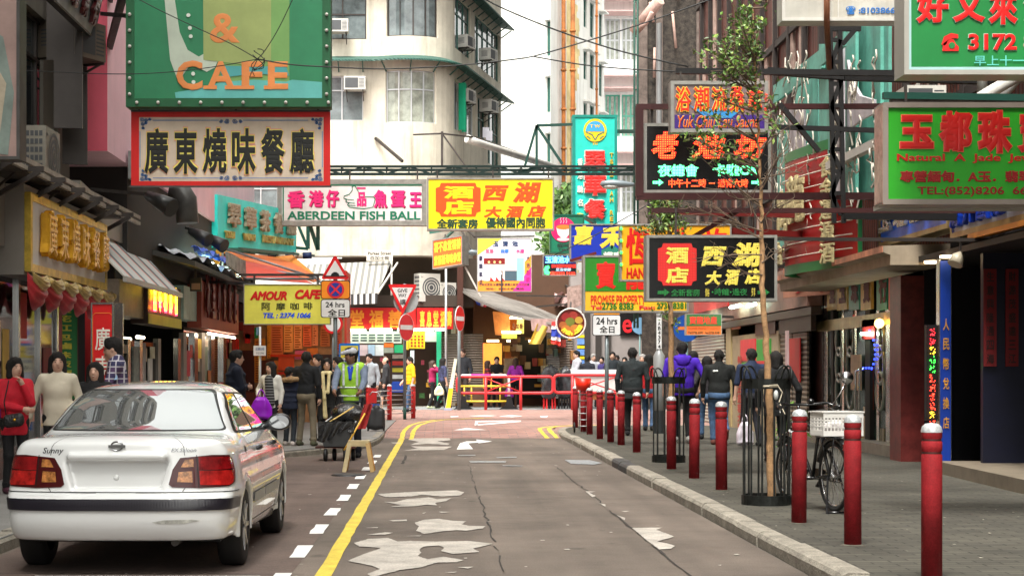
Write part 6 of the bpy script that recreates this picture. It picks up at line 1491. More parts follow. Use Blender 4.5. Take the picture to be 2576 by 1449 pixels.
for i,(x,y) in enumerate(spots):
 lab = 'dark red bollard with a silver domed cap, nearest to the camera' if i == 0 else 'dark red bollard with a silver domed cap, %s one along the right kerb' % NTH[i] if i < 12 else 'dark red bollard with a silver domed cap, last one at the far right corner'
 if b0 is None: b0 = bollard((x,y,ZP0),lab,'red bollards along the right kerb')
 else: dup(b0,(x,y,ZP0),lab,random.uniform(0,6)).rotation_euler[0] = random.uniform(-.012,.012)
BR2 = mat('bollard_bright_red',(.55,.02,.02),.45,var=.15)
r1 = bollard((-1.51,46.9,ZP0),'bright red bollard at the left corner rail, left one of two','red bollards of the left corner rail',BR2)
dup(r1,(-.88,49.0,TZ),'bright red bollard at the left corner rail, right one of two')
dup(r1,(-1.95,43.5,ZP0),'bright red bollard behind the black shopping trolley, left of the corner rail')
t = thing('wire_rail','five thin steel wires strung between the two red bollards on the left corner','railing',(-1.51,46.9,.12))
for k in range(6): m = MB();z = .2+k*.13;m.tube([(-1.95,43.5,z+.1),(-1.51,46.9,z+.1),(-.88,49.0,z+.08)],.014,5);m.build('wire',ALU,t)
# poles and traffic signs
POLE = mat('pole_grey',(.17,.20,.21),.4,metal=.4,var=.12,scale=3);SGREY = mat('sign_back',(.42,.46,.47),.5,metal=.2)
SW = rgb(224,224,224,.4);SR = rgb(200,22,30,.4)
def pole(root,x,d,y_top,r=.038,z0=ZP0,m=POLE,low=None):
 p = P(x,y_top,d);k = MB();k.cyl((p.x,p.y+.06,z0),r,p.z-z0,12);k.build('pole',m,root)
 if low: k = MB();k.cyl((p.x,p.y+.06,z0),r*1.03,low,12);k.build('pole_band',rgb(20,70,60,.5),root)
def plate(root,pts,d,m,name='sign_plate',th=.02,lift=0.0): k = MB();k.prism([P(x,y,d-lift) for x,y in pts],(0,-th,0));return k.build(name,m,root)
def words(root,s,x0,y0,x1,y1,d,m,bold=.02,lift=.022): k = MB();write(k,s,P(x0,y1,d-lift),((x1-x0)*d/F,0,0),(0,0,(y1-y0)*d/F),0,bold);return k.build('lettering',m,root)
def rounded(x0,y0,x1,y1,r,n=4):
 o = []
 for cx,cy,a in ((x1-r,y0+r,0),(x0+r,y0+r,90),(x0+r,y1-r,180),(x1-r,y1-r,270)):
  for k in range(n+1): o.append((cx+r*math.cos(R(a+90*k/n)),cy-r*math.sin(R(a+90*k/n))))
 return o
BK = rgb(12,14,14,.4)
d = 34.0
t = thing('traffic_sign','sign pole with a red hump triangle, an orange no stopping plate and 24 hrs plate','road sign',P(843,1087,d))
pole(t,843,d,648,.042)
def tri(cx,y0,y1,w,c=3): return [(cx-c,y0),(cx-w,y1-c),(cx-w+c,y1),(cx+w-c,y1),(cx+w,y1-c),(cx+c,y0)]
plate(t,tri(843,643,701,34),d,SR);plate(t,tri(843,655,694,24,1),d,SW,'sign_face',.004,.021)
plate(t,[(832,692),(834,687),(840,683),(846,683),(852,687),(854,692)],d,BK,'symbol',.003,.026);plate(t,[(815,694),(871,694),(871,692),(815,692)],d,BK,'symbol',.003,.026)
plate(t,rounded(807,704,881,751,6),d,BK);plate(t,rounded(809,706,879,749,5),d,rgb(232,142,40,.4),'sign_face',.004,.021)
plate(t,circle(844,727,22),d,rgb(206,40,50),'symbol',.003,.026);plate(t,circle(844,727,17),d,rgb(36,52,140),'symbol',.003,.03)
for s in (1,-1): plate(t,[(844-13,727-s*10),(844-10,727-s*13),(844+13,727+s*10),(844+10,727+s*13)] if s == 1 else [(844+10,727-13),(844+13,727-10),(844-10,727+13),(844-13,727+10)],d,rgb(206,40,50),'symbol',.003,.034+.001*s)
plate(t,rounded(807,751.5,881,798,6),d,BK);plate(t,rounded(809,753,879,796,5),d,SW,'sign_face',.004,.021)
words(t,'24 hrs',819,758,867,772,d,BK,.025,.027);words(t,'全日',824,776,868,794,d,BK,.025,.027)
t = thing('traffic_sign','white round sign with a red ring partly hidden behind the hump sign pole','road sign',P(838,1060,41));pole(t,838,41,800,.035)
plate(t,circle(838,813,25),41,SR);plate(t,circle(838,813,19),41,SW,'sign_face',.004,.021)
d = 48.0
t = thing('traffic_sign','pole with a give way triangle above a red no entry disc at the left corner','road sign',P(1018,1050,d));pole(t,1018,d,712,.045,TZ,POLE,.35)
plate(t,circle(1021,755,31),d+.1,SGREY,'disc_back')
plate(t,[(977,716),(980,714),(1045,714),(1048,717),(1015,786),(1010,786)],d,SR);plate(t,[(986,722),(1039,722),(1013,774)],d,SW,'sign_face',.004,.021)
words(t,'GIVE',1000,725,1025,734,d,BK,.025,.027);words(t,'WAY',1002,737,1023,746,d,BK,.025,.027);words(t,'讓',1006,751,1021,766,d,BK,.02,.027)
def turned_disc(root,cx,cy,rx,ry,d,sgn=1):
 c = P(cx,cy,d);r = ry*d/F;a = math.acos(rx/ry)*sgn;u = Vector((math.cos(a),math.sin(a),0));n = Vector((math.sin(a),-math.cos(a),0));z = Vector((0,0,1))
 ring = lambda q,off: [c+(u*math.cos(2*math.pi*i/32)+z*math.sin(2*math.pi*i/32))*q+n*off for i in range(32)]
 k = MB();k.prism(ring(r,0),n*.02);k.build('sign_plate',SW,root);k = MB();k.prism(ring(r*.96,.021),n*.003);k.build('sign_face',SR,root)
 k = MB();k.obox(c-u*r*.82-z*r*.17+n*.025,u*r*1.64,z*r*.34,n*.003);k.build('symbol',SW,root)
turned_disc(t,1021,822,18,34,d)
d = 60.0
t = thing('traffic_sign','pole with a single red no entry disc, by the left end of the railing','road sign',P(1155,1024,d));pole(t,1155,d,770,.06,TZ);turned_disc(t,1156,800,12,32,d)
t = thing('sign_post','slim silver pole below the orange box sign with a thicker grey foot','pole',P(1122,1020,63));pole(t,1122,63,672,.045,.12,ALU);m = MB();m.cyl((P(1122,0,63).x,63.06,.12),.085,1.5,12);m.build('pole_foot',POLE,t)
d = 36.1
t = thing('traffic_sign','grey pole with a white 24 hrs plate beside the red bollards on the right','road sign',P(1527,1091,d));pole(t,1527,d,780,.045)
plate(t,rounded(1490,790,1562,843,5),d,BK);plate(t,rounded(1492,792,1560,841,4),d,SW,'sign_face',.004,.021);plate(t,[(1494,790),(1558,790),(1558,785),(1494,785)],d,rgb(232,150,30),'sign_face',.02)
words(t,'24 hrs',1500,797,1553,815,d,BK,.025,.027);words(t,'全日',1508,818,1546,836,d,BK,.025,.027)
d = 36.7
t = thing('lamp_post','grey lamp post with a thick lower section and a white number strip','lamp post',P(1658,1088,d));q = P(1658,0,d)
m = MB();m.lathe((q.x,d,.12),[(0,0),(.125,0),(.125,1.7),(.07,1.8),(.062,1.82),(.062,9)]);m.build('pole',mat('lamp_post_grey',(.30,.31,.31),.45,metal=.3,var=.1),t);m = MB();m.lathe((q.x,d,.12),[(.128,.0),(.128,.5)]);m.build('pole_band',rgb(30,34,36),t)
m = MB();m.obox(P(1652,876,d-.07),(12*d/F,0,0),(0,.005,0),(0,0,78*d/F));o = m.build('number_strip',SW,t)
for i,ch in enumerate('AB4374'): words(t,ch,1655,808+i*11.5,1662,817+i*11.5,d-.07,BK,.02,.003)
for x,y,r,d,lab,c1,c2,inner in ((1610,818,21,62,'pale blue round sign seen in the distance before the grey hoarding',(120,160,190),None,None),(1640,832,13,62.5,'small round white sign with a red rim before the grey hoarding',(206,40,40),(215,225,225),None),(1727,824,34,46.5,'blue round sign with an orange bar behind the small green property sign',(16,74,150),None,1)):
 t = thing('traffic_sign',lab,'road sign',P(x,1030,d));pole(t,x,d,y-r,.03 if r < 30 else .05,.1,rgb(120,150,150,.5));plate(t,circle(x,y,r),d,rgb(*c1,.4))
 if c2: plate(t,circle(x,y,r*.72),d,rgb(*c2,.4),'sign_face',.004,.021)
 if inner: plate(t,[(1705,828),(1749,828),(1749,820),(1705,820)],d,rgb(200,120,60),'symbol',.004,.021)
d = 36.0
t = thing('bus_stop_sign','blue framed stop board with a yellow top and white lower panel behind the cleaner','bus stop',P(878,1090,d))
plate(t,rounded(853,862,905,1080,5),d,rgb(30,110,190,.4),'frame',.06);plate(t,[(857,898),(901,898),(901,868),(857,868)],d,rgb(214,196,80,.4),'panel',.004,.062);plate(t,[(857,935),(901,935),(901,899),(857,899)],d,rgb(214,212,190,.4),'panel',.004,.062);plate(t,[(857,1060),(901,1060),(901,936),(857,936)],d,rgb(190,200,215),'panel',.004,.062)
plate(t,[(855,884),(903,880),(903,882),(855,886)],d,BK,'strap',.004,.068);words(t,'慈雲山小巴站',860,903,898,912,d,rgb(60,80,130),.03,.067);words(t,'• 旺角 •',862,918,898,930,d,rgb(30,40,60),.03,.067)
d = 31.0
t = thing('notice_sign','small white notice board on a thin pole above the woman with the purple bag','sign',P(653,1100,d));pole(t,653,d,820,.025,.12,ALU);plate(t,[(638,893),(669,893),(669,868),(638,868)],d,SW);words(t,'此舖出租',643,872,665,880,d,rgb(90,110,150),.01);words(t,'3102 5966',644,884,664,889,d,rgb(120,120,130),.01)
plate(t,[(646,842),(652,842),(652,822),(646,822)],d,rgb(90,120,140),'box',.1)
# hanging street lamp
t = thing('street_lamp','grey street lamp head hung over the road in front of the turquoise vertical sign','street lamp',P(1550,466,44));c = P(1538,465,44)
m = MB();m.tube([c+Vector((-.30,0,.02)),c+Vector((-.24,0,.03)),c+Vector((0,0,.045)),c+Vector((.3,0,.03)),c+Vector((.52,0,.02)),c+Vector((.6,0,.015))],[.02,.085,.11,.095,.06,.05],12);m.build('head',mat('lamp_grey',(.20,.24,.26),.35,metal=.3),t)
m = MB();m.ell(c+Vector((-.02,0,-.035)),(.24,.1,.075),14);m.build('lens',mat('lamp_lens',(.50,.50,.47),.15,var=.1),t)
m = MB();m.tube([c+Vector((.55,0,.018)),c+Vector((1.6,.4,.1)),Vector((7.1,45.5,c.z+.4))],.03,8);m.build('arm',STEEL,t)
t = thing('street_lamp','dark street lamp head half hidden behind the spa poster sign','street lamp',P(1188,640,62));c = P(1186,634,62)
m = MB();m.tube([c+Vector((.35,0,0)),c,c+Vector((-.2,0,-.01))],[.05,.13,.02],10);m.build('head',mat('lamp_grey',(.2,.24,.26)),t);m = MB();m.bar(c+Vector((0,0,.08)),P(1160,575,64),.03);m.build('arm',STEEL,t)
# railings at the far side of the junction
RRED = mat('rail_red',(.62,.025,.03),.4,var=.12)
def rail(label,x0,x1,posts,d,ytop=946,ylow=987,yb=1029):
 t = thing('guard_rail',label,'railing',P(x0,yb,d),'red railings across the junction');m = MB();q = lambda x,y: P(x,y,d);r = 10;c = []
 for cx,cy,a in ((x1-r,ytop+r,90),(x0+r,ytop+r,180),(x0+r,ylow-r,270),(x1-r,ylow-r,0)):
  pass
 loop = []
 for cx,cy,a in ((x0+r,ytop+r,90),(x0+r,ylow-r,180),(x1-r,ylow-r,270),(x1-r,ytop+r,0)):
  for k in range(6): loop.append(q(cx+r*math.cos(R(a+18*k)),cy-r*math.sin(R(a+18*k))))
 m.tube(loop+[loop[0]],.052,8,cap=False);m.build('rail',RRED,t)
 for x in posts: k = MB();p = q(x,yb,d) if False else P(x,yb,d);k.cyl((p.x,d,TZ-.02),.055,q(x,ytop,).z-TZ,10);k.build('post',RRED,t)
 a,b_ = posts
 k = MB();k.tube([q(a,ytop+4),q(b_,ylow-3)],.025,6);k.tube([q(a,ylow-3),q(b_,ytop+4)],.025,6);k.build('brace',RRED,t)
 return t
rail('red tubular railing with rounded ends across the junction, left one',1150,1391,(1222,1310),60.2)
rail('red tubular railing with rounded ends across the junction, right one before the white stall cart',1394,1590,(1440,1552),60.2,942,986)
d = 61.0;YB = mat('barrier_yellow',(.72,.50,.04),.45,var=.15)
t = thing('plastic_barrier','yellow barrier with a white and magenta top bar standing behind the left railing','barrier',P(1220,1028,d))
m = MB();m.tube([P(1156,1015,d),P(1156,948,d),P(1162,943,d),P(1272,943,d),P(1280,950,d),P(1280,1020,d)],.05,8);m.build('frame',rgb(225,222,225),t);m = MB();m.tube([P(1185,942.5,d-.03),P(1235,942.5,d-.03)],.05,8);m.build('band',rgb(200,60,150),t)
for y in (970,1008): m = MB();m.tube([P(1154,y,d),P(1284,y,d)],.04,8);m.build('rail',YB,t)
for x in (1186,1258,1168): m = MB();m.tube([P(x,970,d),P(x,1008,d)],.03,8);m.build('bar',YB,t)
for x in (1281,1166): p = P(x,1028,d);m = MB();m.prism([(p.x-.4,d-.1,TZ),(p.x+.4,d-.1,TZ),(p.x+.15,d-.1,.25),(p.x+.06,d-.1,.6),(p.x-.06,d-.1,.6),(p.x-.15,d-.1,.25)],(0,.2,0));m.build('foot',rgb(18,18,20),t)
t = thing('folded_board','long white and yellow board leaning upright beside the no entry pole','board',P(1128,1027,59));m = MB();m.prism([P(1120,1024,59),P(1132,1024,59),P(1150,902,59.2),P(1143,900,59.2)],(0,.12,0));m.build('board',mat('white_yellow_board',(.70,.66,.50),.5,var=.35,scale=1.2),t);m = MB();m.prism([P(1121,1026,58.98),P(1133,1026,58.98),P(1140,975,59.05),P(1129,975,59.05)],(0,-.02,0));m.build('band',rgb(236,180,40),t);m = MB();m.box(P(1117,1030,58.9)-Vector((0,0,0)),P(1136,1024,59.3));m.build('foot',rgb(150,160,180),t)
# bagged stools
PLBAG = mat('grey_plastic',(.035,.037,.042),.22,var=.5,scale=6,bump=.4,spec=.6)
def bagged(label,px,d,w,h,legs):
 t = thing('bagged_stools',label,'bagged stools',P(px,1026,d),'bagged stacks of stools behind the railings');c = P(px,1026,d);rng = random.Random(px);m = MB()
 pr = [('c',(c.x,d,.75),(c.x,d,h-.25),w*.95,w*.8,.1)]
 for k in range(14): a = rng.uniform(0,6.3);z = rng.uniform(.7,h-.2);pr.append(('e',(c.x+math.cos(a)*w*.7,d+math.sin(a)*w*.7,z),(w*.35,w*.35,rng.uniform(.1,.3)),.05))
 pr.append(('c',(c.x,d,h-.2),(c.x+.06,d,h),.12,.03,.1));soft(m,pr,.04);m.build('bag',PLBAG,t)
 for i in range(5):
  x = c.x-w*.7+i*w*.35;m = MB();m.bar((x,d-.1*(i % 2),TZ),(c.x+(x-c.x)*.9,d,.8),.03);m.build('leg',rgb(190,24,30) if legs and i != 2 else rgb(16,16,20),t)
bagged('grey bin bag pulled over a stack of red stools behind the railing, left one',1382,61.5,.30,1.75,1)
bagged('grey bin bag pulled over a stack of black stools behind the railing, right one',1420,61.8,.30,1.68,0)
t = thing('stall_cart','white canvas covered stall cart on wheels behind the right railing','cart',P(1500,1022,62));d = 62
m = MB();m.box(P(1438,985,d),Vector((P(1548,0,d).x,d+1.2,P(0,938,d).z)));m.build('body',rgb(214,210,206,.7,var=.1),t);m = MB();m.box(P(1432,940,d-.1),Vector((P(1552,0,d).x,d+1.3,P(0,928,d).z)));m.build('cover',rgb(236,238,238,.5),t);m = MB();m.box(P(1440,1004,d+.1),Vector((P(1540,0,d).x,d+1.1,P(0,985,d).z)));m.build('base',rgb(150,90,50),t)
for x in (1450,1535): q = P(x,0,d);m = MB();m.lathe((q.x-.06,d+.1,.34),[(0,0),(.2,0),(.24,.03),(.24,.09),(.2,.12),(0,.12)],18,0,'x');m.build('wheel',rgb(20,20,20),t)
t = thing('hand_trolley','ladder backed steel hand trolley with a red tub, parked among the far bollards','trolley',(3.25,37.0,.12));d = 36.9
m = MB()
for x in (1457,1480): m.tube([P(x,1078,d),P(x+2,975,d+.1)],.018,6)
for k in range(6): m.tube([P(1457,1070-k*16,d),P(1481,1070-k*16,d)],.012,5)
m.build('frame',ALU,t);m = MB();c = P(1466,980,d);m.lathe((c.x,d-.1,c.z),[(0,0),(.15,0),(.18,.26),(.17,.26),(.14,.02)],4+12);m.build('tub',rgb(214,50,30,.4),t)
for s in (-.1,.22): m = MB();m.lathe((P(1457,0,d).x+s,d+.1,.24),[(0,-.02),(.1,-.02),(.12,0),(.1,.02),(0,.02)],16,0,'x');m.build('wheel',rgb(20,20,20),t)
# tree guards and young trees
IRON = mat('guard_iron',(.018,.020,.018),.45,metal=.5,var=.6,scale=14)
def guard(label,x,y,r=.245,h=1.33):
 t = thing('tree_guard',label,'tree guard',(x,y,ZP0),'iron guards round the young trees');n = 12
 for z in (.0,1.17):
  m = MB();vs = [(x+q*math.cos(2*math.pi*i/24),y+q*math.sin(2*math.pi*i/24),ZP0+z+k) for q in (r,r-.012) for k in (0,.10) for i in range(24)]
  fs = [(i,(i+1) % 24,24+(i+1) % 24,24+i) for i in range(24)]+[(48+i,72+i,72+(i+1) % 24,48+(i+1) % 24) for i in range(24)]+[(24+i,24+(i+1) % 24,72+(i+1) % 24,72+i) for i in range(24)]
  m.add(vs,fs);m.build('band',IRON,t)
 for i in range(n): a = 2*math.pi*(i+.3)/n;m = MB();m.bar((x+(r-.02)*math.cos(a),y+(r-.02)*math.sin(a),ZP0+.02),(x+(r-.02)*math.cos(a),y+(r-.02)*math.sin(a),ZP0+1.2),.009);m.build('bar',IRON,t)
 for i in range(4):
  a = 2*math.pi*(i/4)-1.1;c = Vector((x+r*math.cos(a),y+r*math.sin(a),ZP0+1.25));u = Vector((-math.sin(a),math.cos(a),0));out = Vector((math.cos(a),math.sin(a),0))
  m = MB();m.tube([c+u*.085*math.cos(q)+Vector((0,0,.15*math.sin(q)))+out*.03*math.sin(q) for q in np.linspace(0,math.pi,9)],.011,6);m.build('loop',IRON,t)
 m = MB();m.cyl((x,y,ZP0),r-.015,.012,20);m.build('soil',mat('soil',(.09,.065,.04),.95,var=.4,scale=20),t)
 return t
guard('black iron tree guard with looped top, nearer one beside the bicycle',3.27,16.9,.25,1.33)
guard('black iron tree guard with looped top, farther one before the purple hooded man',3.36,24.9,.25,1.33)
BARK = mat('bark_pale',(.40,.23,.11),.85,var=.45,scale=14,bump=.5);TWIG = mat('twig',(.16,.11,.075),.85,var=.3)
LEAFS = [mat('leaf_dark',(.055,.12,.025),.45,var=.5,scale=5),mat('leaf_mid',(.13,.25,.045),.42,var=.4,scale=5),mat('leaf_bright',(.30,.42,.09),.4,var=.3,scale=5)]
def tree(label,trunk,d0,radii,clumps,bare,nleaf,size,seed,group=None):
 rng = random.Random(seed);pts = [P(x,y,d0+dd) for x,y,dd in trunk];t = thing('young_tree',label,'tree',pts[0])
 fine = [];fr = []
 for i in range(len(pts)-1):
  for k in range(6): f = k/6;fine.append(pts[i].lerp(pts[i+1],f)+Vector((rng.gauss(0,.005),rng.gauss(0,.005),0)));fr.append(radii[i]*(1-f)+radii[i+1]*f*1.0+rng.uniform(-.002,.003))
 fine.append(pts[-1]);fr.append(radii[-1]);m = MB();m.tube(fine,fr,10);m.build('trunk',BARK,t)
 lf = MB();br = MB();ends = []
 def leaf(p,dr,s):
  dr = dr.normalized();k = dr.cross(Vector((rng.gauss(0,1),rng.gauss(0,1),rng.gauss(0,1)))).normalized();u = dr.cross(k)
  lf.add([p,p+dr*s*.5+k*s*.22+u*s*.05,p+dr*s,p+dr*s*.5-k*s*.22+u*s*.05],[(0,1,2),(0,2,3)],rng.choices([0,1,2],[.35,.42,.23])[0])
 def limb(a,b_,r):
  n = 5;q = [];off = Vector((rng.gauss(0,.04),rng.gauss(0,.04),rng.gauss(0,.04)))
  for i in range(n+1): f = i/n;q.append(a.lerp(b_,f)+off*math.sin(math.pi*f))
  br.tube(q,[r*(1-.75*i/n) for i in range(n+1)],5,cap=False);return q
 def nearest(p):
  c = [v for v in fine if v.z < p.z-.08] or [fine[0]]
  return min(c,key=lambda v: (v-p).length+.35*abs((p.z-v.z)-.5))
 for (px,py,rx,ry,wgt,dens) in clumps:
  for _ in range(max(3,int(7*wgt))):
   e = P(px+rng.gauss(0,rx*.45),py+rng.gauss(0,ry*.45),d0+rng.gauss(0,.28));q = limb(nearest(e),e,.011)
   for j in range(4):
    s = q[rng.choice([2,3,4,5])];tip = s+Vector((rng.gauss(0,.09),rng.gauss(0,.09),rng.gauss(.08,.09)));limb(s,tip,.004)
    for _ in range(int(nleaf*dens)):
     f = rng.random();p = s.lerp(tip,f);leaf(p+Vector((rng.gauss(0,.014),rng.gauss(0,.014),rng.gauss(0,.014))),Vector((rng.gauss(0,1),rng.gauss(0,1),rng.gauss(.5,.8))),size*rng.uniform(.6,1.3))
 for (px,py,qx,qy) in bare:
  a = P(px,py,d0);b_ = P(qx,qy,d0+rng.gauss(0,.25));q = limb(a,b_,.009)
  for j in range(6): s = q[rng.choice([1,2,3,4])];tp = s+(b_-a)*rng.uniform(.15,.45)+Vector((rng.gauss(0,.10),rng.gauss(0,.08),rng.gauss(.03,.10)));z = limb(s,tp,.005);limb(z[3],z[3]+Vector((rng.gauss(0,.07),rng.gauss(0,.06),rng.gauss(.03,.07))),.003)
 br.build('branches',TWIG,t);lf.build('foliage',LEAFS,t)
tree('young street tree with a pale trunk and thin leafy crown, inside the nearer guard',[(1940,1262,0),(1938,1120,0),(1934,1000,0),(1927,860,0),(1917,740,0),(1916,600,.05),(1913,470,.1),(1908,330,.1),(1900,180,.1),(1894,20,.1)],16.9,[.042,.038,.036,.032,.028,.023,.018,.013,.009,.005],
  [(1865,40,55,40,.8,.8),(1835,115,50,30,.8,.9),(1790,150,40,25,.6,.9),(1840,185,65,30,1.0,.8),(1885,140,40,50,.6,.7),(1825,240,50,20,.6,.6),(1880,265,55,25,.5,.5),(1940,230,25,60,.4,.5),(1925,60,22,50,.4,.6),(1775,285,45,18,.35,.6),(1740,340,35,15,.6,.9),(1770,385,35,16,.7,1),(1960,330,40,40,.5,.35),(1860,90,35,60,1.2,1)],
  [(1916,600,1760,560),(1916,600,1800,520),(1915,560,1990,500),(1915,520,1830,440),(1916,640,1740,650),(1914,480,1960,390),(1912,420,1860,330),(1914,500,1800,455),(1916,580,1700,505),(1915,560,1880,470),(1916,660,1985,610),(1913,450,2020,430),(1917,690,1810,640),(1913,470,1990,350)],9,.062,5)
tree('slim young tree whose leaves show between the karaoke sign and the black hotel sign',[(1690,1165,0),(1690,1000,0),(1688,860,0),(1686,760,.0),(1684,660,.05),(1682,560,.05),(1680,480,.05)],24.9,[.05,.045,.04,.034,.028,.02,.01],
  [(1660,545,38,22,1.3,1),(1700,520,35,25,1.2,.9),(1640,580,25,12,.7,.9),(1720,570,30,14,.7,.8),(1690,490,30,20,.7,.7),(1645,520,16,20,.6,1),(1672,690,14,14,.5,.7),(1685,800,14,10,.3,.6)],[(1686,600,1730,500),(1686,640,1650,560),(1687,780,1660,700)],8,.075,8)
t = thing('bicycle_lamp','small clear lamp tied with white cord to the nearer tree guard','lamp',P(1945,985,16.6));m = MB();m.ell(P(1952,992,16.6),(.025,.03,.05),12);m.build('lens',mat('lens_clear',(.5,.52,.5),.08,var=.2),t);m = MB();m.tube([P(1935,968,16.6),P(1955,966,16.6),P(1968,985,16.6),P(1960,1010,16.6),P(1975,1040,16.4)],.006,5);m.tube([P(1920,970,16.6),P(1958,970,16.62)],.012,6);m.build('cord',rgb(190,180,160),t)
# far foliage down the street
rng = random.Random(2);t = thing('street_tree','dark leafy tree far down the street between the yellow hotel sign and turquoise sign','tree',P(1420,1000,88));m = MB();m.tube([P(1420,1000,88),P(1422,640,88)],[.25,.12],8);m.build('trunk',TWIG,t);m = MB()
for _ in range(2600):
 a = rng.choice([(1418,520,26,36),(1425,600,30,40),(1395,610,24,30),(1440,500,16,30),(1580,480,24,40),(1560,580,40,30)][:4]);p = P(a[0]+rng.gauss(0,a[2]*.55),a[1]+rng.gauss(0,a[3]*.55),88+rng.gauss(0,1));q = [Vector((rng.gauss(0,.16),rng.gauss(0,.16),rng.gauss(0,.16))) for _ in range(3)];m.add([p,p+q[0],p+q[0]+q[1],p+q[1]],[(0,1,2,3)],rng.choice([0,0,1]))
m.build('crown',LEAFS,t)
# overhead wires
WIRE = mat('black_cable',(.012,.012,.012),.5)
def cable(label,pts,d,r=.011):
 m = MB();q = []
 for i in range(len(pts)-1):
  for k in range(5): f = k/5;q.append((pts[i][0]+(pts[i+1][0]-pts[i][0])*f,pts[i][1]+(pts[i+1][1]-pts[i][1])*f))
 q.append(pts[-1]);q = [(sum(v[0] for v in q[max(0,i-2):i+3])/len(q[max(0,i-2):i+3]),sum(v[1] for v in q[max(0,i-2):i+3])/len(q[max(0,i-2):i+3])) if 1 < i < len(q)-2 else v for i,v in enumerate(q)]
 m.tube([P(x,y,d) for x,y in q],r,5);one('overhead_cable',m,WIRE,label,'cable','overhead cables')
cable('thin cable sagging from the left building across the lower green cafe sign',[(-60,172),(140,180),(290,187),(430,182),(560,165),(648,148)],21.4,.006)
cable('thin cable slanting down from top left across the cafe sign to a knot',[(335,-10),(400,25),(500,72),(580,108),(648,148)],21.4,.006)
cable('cable running from the knot on the cafe sign over the white corner block',[(648,148),(730,163),(833,168),(955,174),(1081,169),(1200,160),(1301,148),(1343,142),(1479,102),(1612,61),(1784,0),(1900,-45)],21.4,.009)
cable('thin cable from top right of the cafe sign dropping to the knot',[(740,-10),(700,75),(665,130),(648,148)],21.4,.006)
cable('cable descending from the top centre to the right sign brackets',[(1215,-5),(1264,21),(1370,65),(1479,104),(1587,136),(1730,167)],30,.014)
cable('cable branching right past the rusty pipes below the crossing wires',[(1343,142),(1400,152),(1479,165),(1616,176),(1760,181)],30,.012)
cable('thin cable slanting up from the truss towards the weathered wall',[(1395,640),(1500,590),(1620,520),(1700,470)],33,.01)
m = MB();c = P(648,148,21.38)
for k in range(2): a = k*1.3;m.tube([c+Vector((.08*math.sin(q*2+a)*(1-.1*k)+.02*k,-.02*math.sin(q),.13*math.cos(q+a)-.02*k)) for q in np.linspace(0,5.2,18)],.006,5)
m.tube([c,c+Vector((-.07,0,-.15)),c+Vector((-.04,0,-.22)),c+Vector((-.10,0,-.23)),c+Vector((-.06,0,-.12))],.006,5);one('cable_knot',m,WIRE,'loose knot of looped black cable in front of the cafe sign','cable')
# pink signboard, tilted silver sign at upper left
b = Board('pink_signboard','faded pinkish signboard cut by the left edge of the picture',P(-160,400,16.0),(210*16/F,0,0),(0,0,560*16/F),.25,mat('faded_pink',(.36,.24,.21),.5,var=.25,scale=1.5),FRD,.03)
b.patch([(0,.06),(.86,.02),(.93,.3),(.8,.55),(.5,.62),(0,.6)],mat('faded_teal',(.20,.25,.22),.5,var=.3),'field',.002);b.patch([(.2,.1),(.75,.08),(.84,.34),(.6,.5),(.2,.4)],mat('faded_beige',(.45,.38,.28),.5,var=.3),'field',.006)
arm(b.root,P(40,300,16.2),Vector((-5.8,17,P(0,300,16).z)),.05)
b = Board('silver_sign','silver board with dark red raised characters hung off the upper left building',(-5.2,21.6,6.4),(0,3.2,0),(.16,0,.72),.12,mat('silver_board',(.38,.41,.40),.35,metal=.3,var=.3),FRD,.03)
for i,ch in enumerate('大樂電業有'): b.text([(ch,.05+i*.19,.2,.05+i*.19+.12,.85)],rgb(70,22,24,.3),.05,depth=.06,off=.004)
arm(b.root,(-5.2,22.5,6.8),(-5.82,22.8,7.0),.03);arm(b.root,(-5.2,24.3,6.8),(-5.82,24.6,7.0),.03);arm(b.root,P(257,34,24.8),P(330,40,22.1),.03)

t = thing('drain_pipe','white and grey pipes bending along the brown wall at the right edge','pipe',P(2450,250,19));m = MB();m.tube([P(2440,262,19),P(2500,225,19.3),P(2600,170,19.6)],.07,10);m.build('pipe',mat('pipe_white',(.62,.6,.55)),t);m = MB();m.tube([P(2470,240,19.8),P(2472,180,19.8),P(2475,60,19.8)],.06,10);m.tube([P(2520,245,20),P(2560,200,20),P(2640,180,20)],.05,8);m.build('pipe',mat('pipe_grey',(.3,.3,.28),.5),t)
# ================================================================ small things on the road
d = 24.3
t = thing('plastic_stool','cream plastic stool with shaded legs painted orange brown on the road beside the bay dashes','stool',G(905,1187));CRM = mat('cream_plastic',(.62,.50,.27),.45,var=.18,scale=4);CRM_SHADE = mat('cream_plastic_shaded',(.50,.24,.06),.5,var=.3,scale=3)
c = G(903,1184);zt = .455
m = MB();m.prism([c+Vector((x,y,zt-.035)) for x,y in ((-.15,-.15),(.15,-.15),(.16,0),(.15,.15),(-.15,.15),(-.16,0))],(0,0,.035));m.build('seat',CRM,t)
for sx_,sy_,mm in ((-1,-1,CRM),(1,-1,mat('cream_plastic_half_shaded',(.52,.33,.12),.5,var=.2)),(1,1,CRM_SHADE),(-1,1,CRM_SHADE)):  # orange and tan legs carry the stool's shade in their colour
 m = MB();a = c+Vector((sx_*.13,sy_*.13,zt-.03));e = c+Vector((sx_*.205,sy_*.2,0));m.bar(e,a,.021,0,.03);m.build('leg',mm,t)
for q in ((-1,-1,1,-1),(1,-1,1,1),(-1,-1,-1,1)): m = MB();m.bar(c+Vector((q[0]*.14,q[1]*.14,zt-.05)),c+Vector((q[2]*.14,q[3]*.14,zt-.05)),.012,0,.03);m.build('apron',CRM,t)
